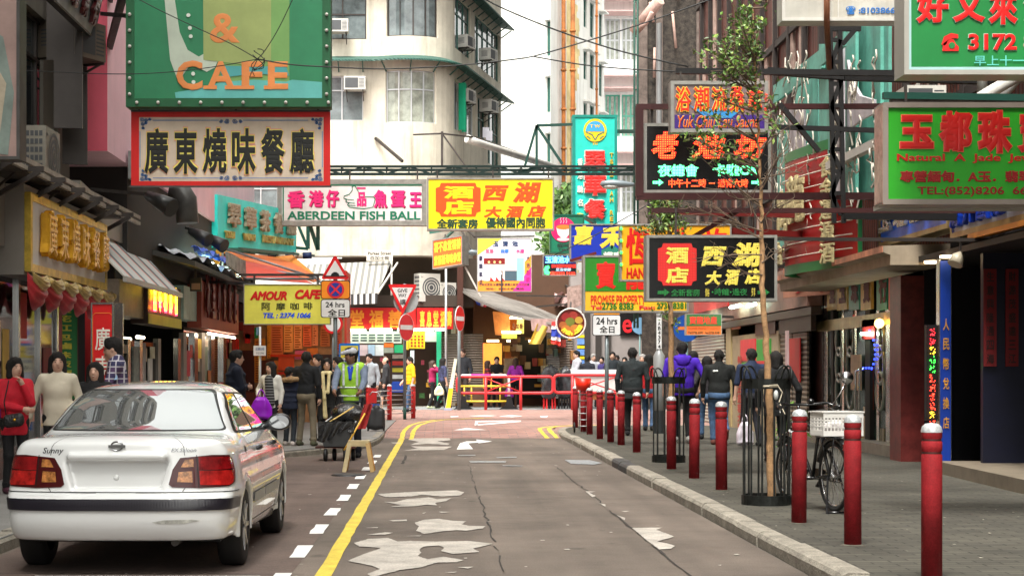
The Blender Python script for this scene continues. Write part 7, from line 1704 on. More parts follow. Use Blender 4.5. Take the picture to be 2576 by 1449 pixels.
m = MB();c = G(876,1195);m.lathe(c+Vector((0,0,0)),[(0,.03),(.2,.03),(.235,.018),(.24,.0)],28);one('black_tray',m,mat('black_rubber',(.015,.015,.016),.5),'flat round black lid lying on the road in front of the stool','lid')
# cleaner's cart
d = 27.3;t = thing('rubbish_cart','black bagged rubbish cart on small wheels pushed by the street cleaner','cart',P(845,1160,d))
BAGM = mat('black_bag',(.012,.012,.013),.18,var=.4,bump=.6,scale=5,spec=.7)
q = lambda x,y,dd=0: P(x,y,d+dd)
m = MB();f = [q(802,1062),q(888,1062),q(879,1124),q(815,1124)];bk = [p+Vector((0,.6,0)) for p in f];m.add(f+bk,[(0,3,2,1),(4,5,6,7),(0,4,7,3),(1,2,6,5),(3,7,6,2)][0:] );m.build('bin',mat('bin_dark',(.035,.036,.036),.5,var=.3),t)
m = MB();m.grid(lambda u,v: q(800+90*u,1058+38*v+(14*math.sin(u*5+1))*v,-.02-.03*math.sin(u*23+v*6)*v),24,10);m.grid(lambda u,v: q(802+88*u,1059-5*math.sin(u*19)*(1-v)+1*v,.6*v),20,4);m.build('bag_liner',BAGM,t)
m = MB();m.obox(q(793,1126),(100*d/F,0,0),(0,.62,0),(0,0,.03));m.build('platform',rgb(70,34,26),t)
for x,y in ((818,.05),(838,.3),(868,.05),(886,.3)): p = q(x,1160);m = MB();m.lathe((p.x-.03,d+y,.105),[(0,0),(.08,0),(.105,.015),(.105,.05),(.08,.065),(0,.065)],18,0,'x');m.build('wheel',rgb(18,18,18),t)
m = MB();m.tube([q(893,1062,.55),q(905,1040,.9),q(905,1012,1.1)],.014,6);m.tube([q(815,1062,.55),q(838,1045,.9),q(845,1020,1.1)],.014,6);m.build('handle',ALU,t)
m = MB();pr = [('e',tuple(q(875,1040,.75)),(.28,.22,.2),.05)];rng = random.Random(6)
for k in range(14): pr.append(('e',tuple(q(875+rng.uniform(-34,34),1040+rng.uniform(-20,16),.72+rng.uniform(-.15,.15))),(rng.uniform(.05,.12),.06,rng.uniform(.04,.1)),.03))
soft(m,pr,.02);one('rubbish_bag',m,BAGM,'shiny black rubbish bag heaped between the cart and the cleaner','rubbish bag')
m = MB();m.tube([q(822,1064,.1),q(890,1022,.5)],.013,6);one('bamboo_pole',m,rgb(210,180,110),'bamboo broom handle lying slanted across the rubbish cart','pole')
m = MB();m.tube([q(866,1130,-.1),q(918,1038,.1)],.015,6);one('broom_handle',m,rgb(226,180,80),'yellow broom handle propped on the right side of the rubbish cart','pole')
m = MB();m.grid(lambda u,v: q(898+22*u+18*(1-v),1015+62*v,.3+.04*math.sin(u*9+v*3)),8,12);one('red_rag',m,mat('red_rag',(.42,.03,.03),.7,var=.3),'red rag hanging beside the cleaner on the cart','cloth')
t = thing('shopping_trolley','black shopping trolley bag with red boxes on top standing right of the cleaner','trolley',P(945,1085,38));d = 38
m = MB();pr = [('c',tuple(P(x,y0,d)),tuple(P(x+2,y1,d)),.11,.085,.05) for x,y0,y1 in ((932,1066,1032),(945,1068,1026),(957,1066,1034))];soft(m,pr,.02);m.build('bag',mat('black_nylon',(.018,.018,.02),.5,var=.3),t)
m = MB();m.tube([P(962,1080,d),P(958,1000,d),P(950,985,d),P(936,984,d),P(930,992,d)],.014,6);m.build('frame',ALU,t)
for x in (926,966): p = P(x,1080,d);m = MB();m.lathe((p.x-.02,d,.2),[(0,0),(.06,0),(.08,.02),(.06,.04),(0,.04)],14,0,'x');m.build('wheel',rgb(16,16,16),t)
m = MB();m.box(P(926,1012,d+.2),P(948,975,d+.4));m.box(P(930,1040,d+.2),P(955,1014,d+.4),1);m.build('box',[rgb(180,30,30),rgb(40,80,150)],t)
# bicycle
base = Vector((3.62,16.4,ZP0));dirv = Vector((-.21,1.03,0)).normalized();side = Vector((dirv.y,-dirv.x,0))
t = thing('bicycle','black roadster bicycle with a round mirror parked on its stand between bollards','bicycle',base)
B3 = lambda f,s,z: base+dirv*f+side*s+Vector((0,0,z));BKP = mat('bike_black',(.010,.010,.011),.25,spec=.6,coat=.4);TY = mat('bike_tyre',(.014,.014,.014),.7);CR = mat('bike_chrome',(.6,.6,.6),.15,metal=1)
for f in (-.52,.53):
 r = .335;m = MB();ring = lambda q,off=0: [B3(f+q*math.cos(a),off,r+.01+q*math.sin(a)) for a in np.linspace(0,2*math.pi,41)]
 m.tube(ring(r-.02),.021,8,cap=False);w_ = m.build('wheel',TY,t)
 m = MB();m.tube(ring(r-.05),.012,6,cap=False);m.build('rim',CR,w_);m = MB()
 for k in range(28): a = 2*math.pi*k/28;m.bar(B3(f+.02*math.cos(a+1),.03*(-1)**k,r+.01+.02*math.sin(a+1)),B3(f+(r-.055)*math.cos(a),0,r+.01+(r-.055)*math.sin(a)),.0018)
 m.tube([B3(f,-.05,r+.01),B3(f,.05,r+.01)],.022,8);m.build('spokes',CR,w_)
 m = MB();m.tube([B3(f+(r+.03)*math.cos(a),0,r+.01+(r+.03)*math.sin(a)) for a in np.linspace(R(20) if f < 0 else R(40),R(200) if f < 0 else R(170),18)],.03,8);m.build('mudguard',BKP,t)
m = MB()
hz = B3(.36,0,.80)
for a,c in ((B3(.33,0,.92),B3(.40,0,.70)),(B3(.38,0,.74),B3(-.02,0,.30)),(B3(.36,0,.84),B3(-.16,0,.78)),(B3(-.02,0,.30),B3(-.20,0,.88)),(B3(-.02,0,.3),B3(-.52,.05,.345)),(B3(-.02,0,.3),B3(-.52,-.05,.345)),(B3(-.17,0,.8),B3(-.52,.05,.345)),(B3(-.17,0,.8),B3(-.52,-.05,.345)),(B3(.40,0,.7),B3(.53,.05,.345)),(B3(.40,0,.7),B3(.53,-.05,.345))): m.tube([a,c],.017,8)
m.build('frame',BKP,t)
m = MB();m.tube([B3(.33,0,.92),B3(.32,0,1.0)],.014,8);m.tube([B3(.12,-.30,1.0),B3(.22,-.26,1.03),B3(.32,-.1,1.01),B3(.32,.1,1.01),B3(.22,.26,1.03),B3(.12,.30,1.0)],.012,8);m.tube([B3(.14,-.29,1.0),B3(.02,-.31,.99)],.018,8);m.tube([B3(.14,.29,1.0),B3(.02,.31,.99)],.018,8);m.build('handlebar',BKP,t)
m = MB();m.tube([B3(.16,.29,1.01),B3(.14,.36,1.12),B3(.12,.42,1.24)],.008,6);m.build('mirror_stem',CR,t);m = MB();m.lathe(B3(.10,.42,1.28),[(0,-.016),(.05,-.014),(.065,0),(.06,.012),(0,.018)],20,0,'y');m.build('mirror',CR,t)
for s in (-1,1): m = MB();m.tube([B3(.24,s*.24,1.0),B3(.12,s*.28,.965),B3(.0,s*.33,.94)],.008,6);m.build('brake_lever',CR,t)
m = MB();soft(m,[('c',tuple(B3(-.24,0,.90)),tuple(B3(-.05,0,.92)),.075,.03,.05),('e',tuple(B3(-.26,0,.91)),(.11,.1,.05),.04)],.012);m.build('saddle',mat('saddle_black',(.015,.014,.013),.5),t)
m = MB();m.tube([B3(-.02,-.1,.3),B3(-.02,.1,.3)],.02,8);m.tube([B3(-.02,.09,.3),B3(.1,.1,.22)],.012,6);m.tube([B3(-.02,-.09,.3),B3(-.14,-.1,.38)],.012,6);m.obox(B3(.06,.10,.2),dirv*.08,side*.09,Vector((0,0,.025)));m.obox(B3(-.18,-.19,.37),dirv*.08,side*.09,Vector((0,0,.025)));m.obox(B3(-.5,.055,.28),dirv*.55,side*.02,Vector((0,0,.11)));m.build('crank_and_chaincase',BKP,t)
m = MB();
for s in (-.09,.09): m.tube([B3(-.3,s,.72),B3(-.78,s,.72)],.009,6);m.tube([B3(-.7,s,.72),B3(-.53,s*.6,.36)],.008,6)
for f in (-.35,-.5,-.65,-.78): m.tube([B3(f,-.09,.72),B3(f,.09,.72)],.008,6)
m.build('carrier',BKP,t)
m = MB()
for s in (-.1,.1): m.tube([B3(-.5,s*.6,.34),B3(-.62,s*1.25,.0),B3(-.66,s*1.25,.0)],.011,6)
m.tube([B3(-.63,-.125,.012),B3(-.63,.125,.012)],.011,6);m.build('stand',BKP,t)
m = MB();m.tube([B3(.40,-.04,.75),B3(.5,0,.62)],.03,8);m.ell(B3(.44,0,.80),(.05,.06,.05),10);m.build('headlamp',CR,t);m = MB();m.lathe(B3(.31,.13,1.03),[(0,.0),(.035,.0),(.03,.03),(0,.045)],14);m.build('bell',BKP,t)
m = MB();m.box(B3(-.8,-.035,.60)+Vector((0,0,0)),B3(-.77,.035,.66));m.build('reflector',rgb(150,30,20,.2),t)
# crate on the carrier
c = B3(-.56,0,.735);PW = mat('white_plastic',(.72,.70,.66),.45,var=.06);t = thing('plastic_basket','white slotted plastic basket tied on the bicycle carrier','basket',c)
u,v = side,dirv;W2,L2,HH = .20,.15,.22
def crateside(o,a,ln):
 m = MB();z = Vector((0,0,1));m.obox(o,a*ln,z*.05,a.cross(z)*.006);m.obox(o+z*(HH-.05),a*ln,z*.05,a.cross(z)*.006);n = int(ln/.035)
 for k in range(n+1): m.obox(o+a*(ln-.012)*k/n+z*.05,a*.012,z*(HH-.1),a.cross(z)*.005)
 for k in range(1,4): m.obox(o+z*(.05+k*.03),a*ln,z*.009,a.cross(z)*.005)
 m.obox(o+z*HH-a*.01+a.cross(z)*.012,a*(ln+.02),z*.012,-a.cross(z)*.024)
 m.build('side',PW,t)
crateside(c-u*W2-v*L2,u,2*W2);crateside(c-u*W2+v*L2,u,2*W2);crateside(c-u*W2-v*L2,v,2*L2);crateside(c+u*W2-v*L2,v,2*L2)
m = MB();m.obox(c-u*W2-v*L2,u*2*W2,v*2*L2,Vector((0,0,.008)));m.build('bottom',PW,t)
m = MB();soft(m,[('e',tuple(c+Vector((-.06,-.03,.07))),(.1,.09,.06),.03),('e',tuple(c+Vector((.08,-.03,.06))),(.09,.08,.05),.03),('e',tuple(c+Vector((.0,.05,.08))),(.08,.06,.07),.03)],.015);one('crumpled_bag',m,mat('clear_bag',(.6,.55,.55),.3,var=.3),'crumpled pale plastic bag lying inside the white basket','bag')
t = thing('planter','orange flower pot with green leaves on the pavement behind the bollards','plant',PXZ(1985,1165,5.6));q = PXZ(1985,1165,5.6);q.z = .12
m = MB();m.lathe(q,[(0,0),(.1,0),(.14,.22),(.13,.22),(.09,.02)],18);m.build('pot',rgb(200,70,40,.6),t);m = MB();rng = random.Random(12)
for _ in range(220): p = q+Vector((rng.gauss(0,.12),rng.gauss(0,.12),.4+rng.gauss(0,.16)));dd = [Vector((rng.gauss(0,.04),rng.gauss(0,.04),rng.gauss(0,.04))) for _ in range(2)];m.add([p,p+dd[0],p+dd[0]+dd[1],p+dd[1]],[(0,1,2,3)],rng.choice([0,1]))
m.build('leaves',LEAFS,t)
# ================================================================ white saloon car
def smax(a,b,k): h = np.maximum(k-np.abs(a-b),0)/k;return np.maximum(a,b)+h*h*k/4
def smin(a,b,k): return -smax(-a,-b,k)
hc = .0145
cx_,cy_,cz_ = np.arange(-.92,.921,hc),np.arange(-.05,4.45,hc),np.arange(.16,1.46,hc)
X,Y,Z = np.meshgrid(cx_,cy_,cz_,indexing='ij',sparse=True)
aX = np.abs(X);pos = lambda v: np.maximum(v,0)
Wd = .838-.085*pos((.7-Y)/.7)**2-.13*pos((Y-3.5)/.8)**2-.05*pos((.52-Z)/.3)**2-.075*pos((Z-.6)/.4)**1.5+.012*np.exp(-((Z-.58)/.05)**2)
Zt = np.interp(cy_,[0,.12,.3,.8,1.2,3.0,3.4,3.9,4.3],[.965,.985,.998,1.0,.99,.96,.92,.85,.74])[None,:,None]-.035*(aX/.8)**2
st = 1/(1+np.exp(-(Z-.572)/.010))
yr_up = .105+.05*(Z-.6)/.4+.10*pos((Z-.93)/.07)**2+.13*(aX/.8)**3.2
yr_lo = .012+.16*(aX/.8)**4+.05*pos((.42-Z)/.15)**2
Yr = yr_lo*(1-st)+yr_up*st
Yf = 4.33-.16*(aX/.8)**2-.25*pos((Z-.55)/.3)**2
body = smax(smax(aX-Wd,Z-Zt,.11),smax((Yr-Y),Y-Yf,.05),.07)
body = smax(body,(.255-.03*pos((Y-.4)/1.))-Z,.04)
Wc = .745-.52*pos(Z-.95)-.05*pos((1.3-Y)/.6)**2
Zr = 1.385-.055*((Y-2.2)/.95)**2-.055*(aX/.6)**2
rw = ((Z-.985)*.75-(Y-.72-.17*(aX/.7)**2)*.42)/.86 # rear screen plane
ws = ((Z-.95)*.75+(Y-3.32+.12*(aX/.7)**2)*.40)/.85
cab = smax(smax(smax(aX-Wc,Z-Zr,.10),smax(rw,ws,.05),.09),.8-Z,.02)
body = smin(body,cab,.07)
rec = np.maximum(np.maximum(aX-(.36-.22*pos(.80-Z)**1.2*2),np.abs(Z-.725)-.098),Y-(.15+.05*(Z-.6)/.4))
body = smax(body,-rec,.03)
lip = np.sqrt(pos(aX-.33)**2+(Y-.125)**2+(Z-.852)**2)-.026;body = smin(body,lip,.03)
for wy in (.86,3.40):
 cyl_ = np.maximum(np.sqrt((Y-wy)**2+(Z-.30)**2)-.335,.52-aX);body = smax(body,-cyl_,.015)
 fl = np.maximum(np.abs(np.sqrt((Y-wy)**2+(Z-.30)**2)-.352)-.014,np.abs(aX-.815)-.018);body = smin(body,np.where((Z > .24),fl,1.0),.02)
CV,CQ = nets(body.astype(np.float32),np.array([cx_[0],cy_[0],cz_[0]]),hc)
CX,CY,TH = -2.33,11.78,R(.6)
def CW(p): x,y,z = p;return Vector((CX+x*math.cos(TH)+y*math.sin(TH),CY-x*math.sin(TH)+y*math.cos(TH),z))
car = thing('parked_car','white saloon car seen from behind, parked in the bay at the left kerb','car',(CX,CY,0))
PAINT = mat('car_white',(.74,.755,.75),.22,var=.03,scale=1.2,coat=1.0,spec=.5)
m = MB();m.v = [tuple(CW(v)) for v in CV.tolist()];m.f = CQ.tolist();m.m = [0]*len(m.f);m.s = [True]*len(m.f);m.build('body',PAINT,car)
bvh = BVHTree.FromPolygons([Vector(v) for v in CV.tolist()],CQ.tolist())
def ray_rear(u,v): return Vector((u,-1,v)),Vector((0,1,0))
def ray_side(u,v): return Vector((2,u,v)),Vector((-1,0,0))
def ray_left(u,v): return Vector((-2,u,v)),Vector((1,0,0))
def ray_top(u,v): return Vector((u,v,3)),Vector((0,0,-1))
def ray_polar(u,v): a = R(u);s = Vector((math.sin(a),-math.cos(a),0));return Vector((0,.9,v))+s*3,-s
def ray_up(u,v): return Vector((u,v-2*.87,1.0+2*.5)),Vector((0,.87,-.5))
def hit(ray,u,v,off):
 o,d_ = ray(u,v);h = bvh.ray_cast(o,d_)
 if h[0] is None: return None
 n = h[1] if h[1].dot(d_) < 0 else -h[1]
 return h[0]-d_*off*.5+n*off*.5
def inside(p,q):
 c = False
 for i in range(len(q)):
  a,b_ = q[i],q[i-1]
  if (a[1] > p[1]) != (b_[1] > p[1]) and p[0] < (b_[0]-a[0])*(p[1]-a[1])/(b_[1]-a[1])+a[0]: c = not c
 return c
def decal(name,poly,ray,m_,off=.004,step=.025,parent=None,us=1.0):
 ed = []
 for i in range(len(poly)):
  a,b_ = poly[i-1],poly[i];n = max(1,int(math.hypot((b_[0]-a[0])/us,b_[1]-a[1])/step));ed += [(a[0]+(b_[0]-a[0])*k/n,a[1]+(b_[1]-a[1])*k/n) for k in range(n)]
 xs,ys = [p[0] for p in poly],[p[1] for p in poly];pts = [Vector(p) for p in ed]
 for a in np.arange(min(xs)+step*us/2,max(xs),step*us):
  for b_ in np.arange(min(ys)+step/2,max(ys),step):
   if inside((a,b_),poly): pts.append(Vector((a,b_)))
 r = geometry.delaunay_2d_cdt(pts,[],[list(range(len(ed)))],1,1e-6)
 hs_ = [hit(ray,v.x,v.y,off) for v in r[0]];mb = MB()
 mb.v = [tuple(CW(h)) if h is not None else (0,0,-9) for h in hs_]
 for f in r[2]:
  if all(hs_[i] is not None for i in f): mb.f.append(list(f));mb.m.append(0);mb.s.append(True)
 return mb.build(name,m_,parent or car)
def line(pts,ray,w=.006,off=.003,m_=None,us=1.0,name='panel_gap'):
 mb = MB();L = []
 for a,b_ in zip(pts[:-1],pts[1:]):
  n = max(1,int(math.hypot((b_[0]-a[0])/us,b_[1]-a[1])/.02));L += [(a[0]+(b_[0]-a[0])*k/n,a[1]+(b_[1]-a[1])*k/n) for k in range(n)]
 L.append(pts[-1]);last = None
 for i,p in enumerate(L):
  q = L[min(i+1,len(L)-1)];q0 = L[max(i-1,0)];t_ = Vector(((q[0]-q0[0])/us,q[1]-q0[1])).normalized();k = (-t_.y*w/2*us,t_.x*w/2)
  A,B_ = hit(ray,p[0]+k[0],p[1]+k[1],off),hit(ray,p[0]-k[0],p[1]-k[1],off)
  if A is None or B_ is None: last = None;continue
  if last: mb.add([CW(last[0]),CW(last[1]),CW(B_),CW(A)],[(0,1,2,3)],0,True)
  last = (A,B_)
 return mb.build(name,m_ or GAP,car)
GAP = mat('gap_black',(.012,.012,.013),.5);CGL = mat('car_glass',(.64,.67,.67),.012,var=.05,metal=.9,scale=.5);SEAL = mat('rubber_seal',(.012,.012,.012),.5);LENSR = mat('lens_red',(.23,.006,.008),.1,var=.6,scale=9,coat=1);LENSD = mat('lens_dark_red',(.06,.003,.004),.3,coat=.15);LENSA = mat('lens_amber',(.42,.17,.05),.12,var=.8,scale=26,coat=.3);LENSR2 = mat('lens_bright_red',(.42,.014,.012),.1,var=.7,scale=10,coat=1)
def rnd(pts,r=.035,n=4): # round the corners of an outline
 o = []
 for i in range(len(pts)):
  a,b_,c = Vector(pts[i-1]),Vector(pts[i]),Vector(pts[(i+1) % len(pts)]);p = b_+(a-b_).normalized()*min(r,(a-b_).length/2);q = b_+(c-b_).normalized()*min(r,(c-b_).length/2)
  for k in range(n+1): t_ = k/n;o.append(tuple(p*(1-t_)**2+b_*2*t_*(1-t_)+q*t_*t_))
 return o
# rear screen (seen from straight behind), with its black surround
decal('window_seal',rnd([(-.675,1.012),(.675,1.012),(.64,1.06),(.505,1.322),(-.505,1.322),(-.64,1.06)],.05),ray_rear,SEAL,.003)
decal('rear_window',rnd([(-.655,1.02),(.655,1.02),(.625,1.065),(.49,1.31),(-.49,1.31),(-.625,1.065)],.05),ray_rear,CGL,.007,.03)
# side glass
for ray,nm in ((ray_side,'side_window'),(ray_left,'side_window')):
 decal('window_seal',rnd([(1.02,.99),(3.02,.955),(3.02,.985),(2.45,1.285),(1.58,1.295),(1.28,1.19)],.04),ray,SEAL,.003)
 for q in ([(1.10,1.005),(1.95,.99),(1.95,1.275),(1.60,1.28),(1.33,1.18)],[(2.02,.988),(2.86,.975),(2.42,1.27),(2.02,1.275)]): decal(nm,rnd(q,.03),ray,CGL,.007,.03)
# tail lights wrapping the corners
for s in (-1,1):
 P_ = lambda pts: [(s*u,v) for u,v in (pts if s > 0 else pts[::-1])]
 o = decal('tail_light',rnd(P_([(25.5,.655),(27.5,.76),(31,.842),(44,.862),(53,.858),(56.5,.82),(58,.74),(56,.668),(50,.636),(38,.628),(27,.635)]),.03),ray_polar,LENSD,.006,.02,None,40)
 for q,mm in (([(38.5,.755),(38.5,.85),(52.5,.845),(55.2,.815),(55.8,.76)],LENSR),([(38.5,.65),(38.5,.75),(55.8,.75),(54,.67),(50,.645)],LENSR2),([(31,.775),(33,.828),(36.4,.833),(36.4,.778)],LENSA),([(29.2,.672),(30,.742),(35.6,.748),(35.6,.668)],LENSA)):
  decal('lens',rnd(P_(q),.02),ray_polar,mm,.010,.02,o,40)
 line(P_([(37.8,.862),(37.8,.63)]),ray_polar,.008,.013,None,40)
 line(P_([(31.5,.985),(32.8,.92),(33,.86)]),ray_polar,.007,.004,None,40);line(P_([(32.5,.63),(31,.60),(10,.597)]),ray_polar,.006,.004,None,40)
line([(-60,.600),(60,.600)],ray_polar,.006,.004,None,40)
decal('rub_strip',[(-62,.475),(62,.475),(62,.553),(-62,.553)],ray_polar,mat('strip_black',(.014,.012,.018),.3,spec=.6),.012,.03,None,40)
decal('scuff',[(17,.395),(22,.41),(33,.412),(36,.402),(30,.385),(20,.383)],ray_polar,mat('scuff_grey',(.42,.42,.38),.7,var=.4,scale=20),.003,.02,None,40)
# lettering and badge
def car_text(s_,x0,x1,z0,z1,bold,shear):
 vs,fs = glyphs(s_,bold,shear);mb = MB();hh = [hit(ray_rear,x0+(x1-x0)*a,z0+(z1-z0)*b_,.004) for a,b_,_ in vs]
 if all(h is not None for h in hh): mb.add([CW(h) for h in hh],fs);mb.build('lettering',mat('badge_metal',(.22,.23,.24),.25,metal=.8),car)
car_text('Sunny',-.54,-.385,.862,.915,.01,.25);car_text('EX.Saloon',.385,.56,.885,.912,.01,.2)
b0_ = hit(ray_rear,0,.925,.006);m = MB();c = CW(b0_);ringp = [c+Vector((.042*math.cos(a),-.004,.032*math.sin(a))) for a in np.linspace(0,2*math.pi,25)];m.tube(ringp,.007,6,cap=False);m.obox(c+Vector((-.06,-.012,-.01)),(.12,0,0),(0,.01,0),(0,0,.02));m.build('badge',mat('badge_chrome',(.45,.46,.47),.15,metal=1),car)
m = MB();m.ell(CW(hit(ray_rear,-.01,.70,.0)),(.022,.012,.02),10);m.build('plate_boss',PAINT,car)
# flank details
line([(1.98,1.0),(1.98,.80),(1.97,.42),(1.95,.30)],ray_side);line([(1.06,.98),(1.03,.86),(1.12,.72),(1.22,.60)],ray_side);line([(3.06,.95),(3.08,.80),(3.05,.45),(3.03,.30)],ray_side);line([(1.25,.30),(3.03,.29)],ray_side)
decal('side_moulding',[(1.26,.44),(1.96,.44),(1.96,.52),(1.26,.52)],ray_side,mat('moulding_grey',(.32,.33,.33),.4),.010);decal('side_moulding',[(2.0,.44),(3.0,.44),(3.0,.52),(2.0,.52)],ray_side,mat('moulding_grey',(.32,.33,.33)),.010)
for y in (1.80,2.82):
 h = CW(hit(ray_side,y,.845,.0));m = MB();m.tube([h+Vector((.004,-.09,-.004)),h+Vector((.022,-.03,.004)),h+Vector((.022,.03,.006)),h+Vector((.004,.08,.004))],[.012,.022,.022,.012],8);m.build('door_handle',mat('handle_dark',(.05,.05,.055),.15,metal=.6),car)
decal('fuel_flap_mark',[(1.02,.86),(1.08,.90),(1.10,.88),(1.05,.83)],ray_side,GAP,.004)
h = CW(hit(ray_side,3.32,.78,.0));m = MB();m.ell(h,(.012,.05,.02),10);m.build('indicator',mat('indicator_orange',(.75,.16,.02),.2),car)
# door mirrors
for s in (-1,1):
 c = CW((s*.875,2.78,1.025));m = MB();soft(m,[('e',tuple(c),(.102,.07,.076),.03),('c',tuple(c+Vector((-s*.06,0,-.03))),tuple(CW((s*.72,2.82,.985))),.035,.03,.04),('-b',tuple(c+Vector((-.2,-.2,-.2))),tuple(c+Vector((.2,-.035,.2))))],.010);o = m.build('door_mirror',mat('mirror_black',(.016,.016,.018),.3,spec=.6),car)
 m = MB();m.prism([c+Vector((.084*math.cos(a),-.030,.058*math.sin(a))) for a in np.linspace(0,2*math.pi,25)[:-1]],(0,-.008,0));m.build('mirror_glass',mat('mirror_silver',(.36,.37,.38),.03,metal=1,var=.02),o)
# wheels
TYR = mat('tyre',(.012,.012,.012),.75);RIM = mat('rim',(.45,.45,.46),.3,metal=.8)
for s in (-1,1):
 for y in (.86,3.40):
  c = CW((s*.735,y,.30));m = MB();m.lathe(c,[(.19,-.09),(.27,-.092),(.295,-.075),(.300,-.03),(.300,.03),(.295,.075),(.27,.092),(.19,.09)],36,0,'x');w_ = m.build('wheel',TYR,car)
  m = MB();e = .06*s;m.lathe(c,[(.0,e),(.05,e),(.06,e*.7),(.16,e*.75),(.185,e*1.35),(.2,e*1.4)],36,0,'x')
  for k in range(7): a = 2*math.pi*k/7;m.bar(c+Vector((e*1.2,.03*math.cos(a),.03*math.sin(a))),c+Vector((e*1.25,.19*math.cos(a),.19*math.sin(a))),.016)
  m.build('rim',RIM,w_)
m = MB();a,b_ = CW((-.68,.25,.2)),CW((.68,4.1,.5));m.box((a.x,a.y,.235),(b_.x,b_.y,.5));m.build('underbody',mat('underbody_black',(.006,.006,.006),.9),car)
m = MB();m.tube([CW((.42,.10,.245)),CW((.42,.6,.25))],.028,10);m.build('exhaust',mat('exhaust',(.05,.045,.04),.5,metal=.7),car)
# ================================================================ people
SKIN = mat('skin',(.60,.36,.26),.55,var=.1,scale=8);SKIN2 = mat('skin_tanned',(.24,.115,.07),.55,var=.1,scale=8)
HAIRB = mat('hair_black',(.012,.010,.009),.62,var=.5,scale=14,bump=.8,spec=.3);HAIRR = mat('hair_brown',(.05,.022,.014),.6,var=.4,scale=14,bump=.3);HAIRG = mat('hair_grey',(.32,.31,.30),.5,var=.3,scale=14)
def cloth(r,g,b,**k): return mat('cloth_%d_%d_%d' % (r,g,b),lin(r,g,b),.85,var=.22,scale=7,bump=.35,**k)
def ik(a,b,l1,l2,hint):
 a,b,hint = np.array(a,float),np.array(b,float),np.array(hint,float);d = b-a;L = min(np.linalg.norm(d),(l1+l2)*.995);d = d/np.linalg.norm(d)
 x = (L*L+l1*l1-l2*l2)/(2*L);h = math.sqrt(max(0,l1*l1-x*x));n = hint-d*(hint@d);n = n/max(np.linalg.norm(n),1e-6);return a+d*x+n*h,a+d*L
ARMS = {'down': (.06,.04,-.52),'back': (.05,-.18,-.48),'fore': (.05,.20,-.46),'chin': (-.12,.17,-.02),'ear': (-.06,.10,.10),'fold': (-.26,.20,-.26),'belly': (-.22,.20,-.32),'hold': (-.04,.32,-.26),'push': (.0,.40,-.34),'pocket': (.08,.08,-.46),'bag': (.07,.06,-.53),'waist': (-.02,.14,-.40)}
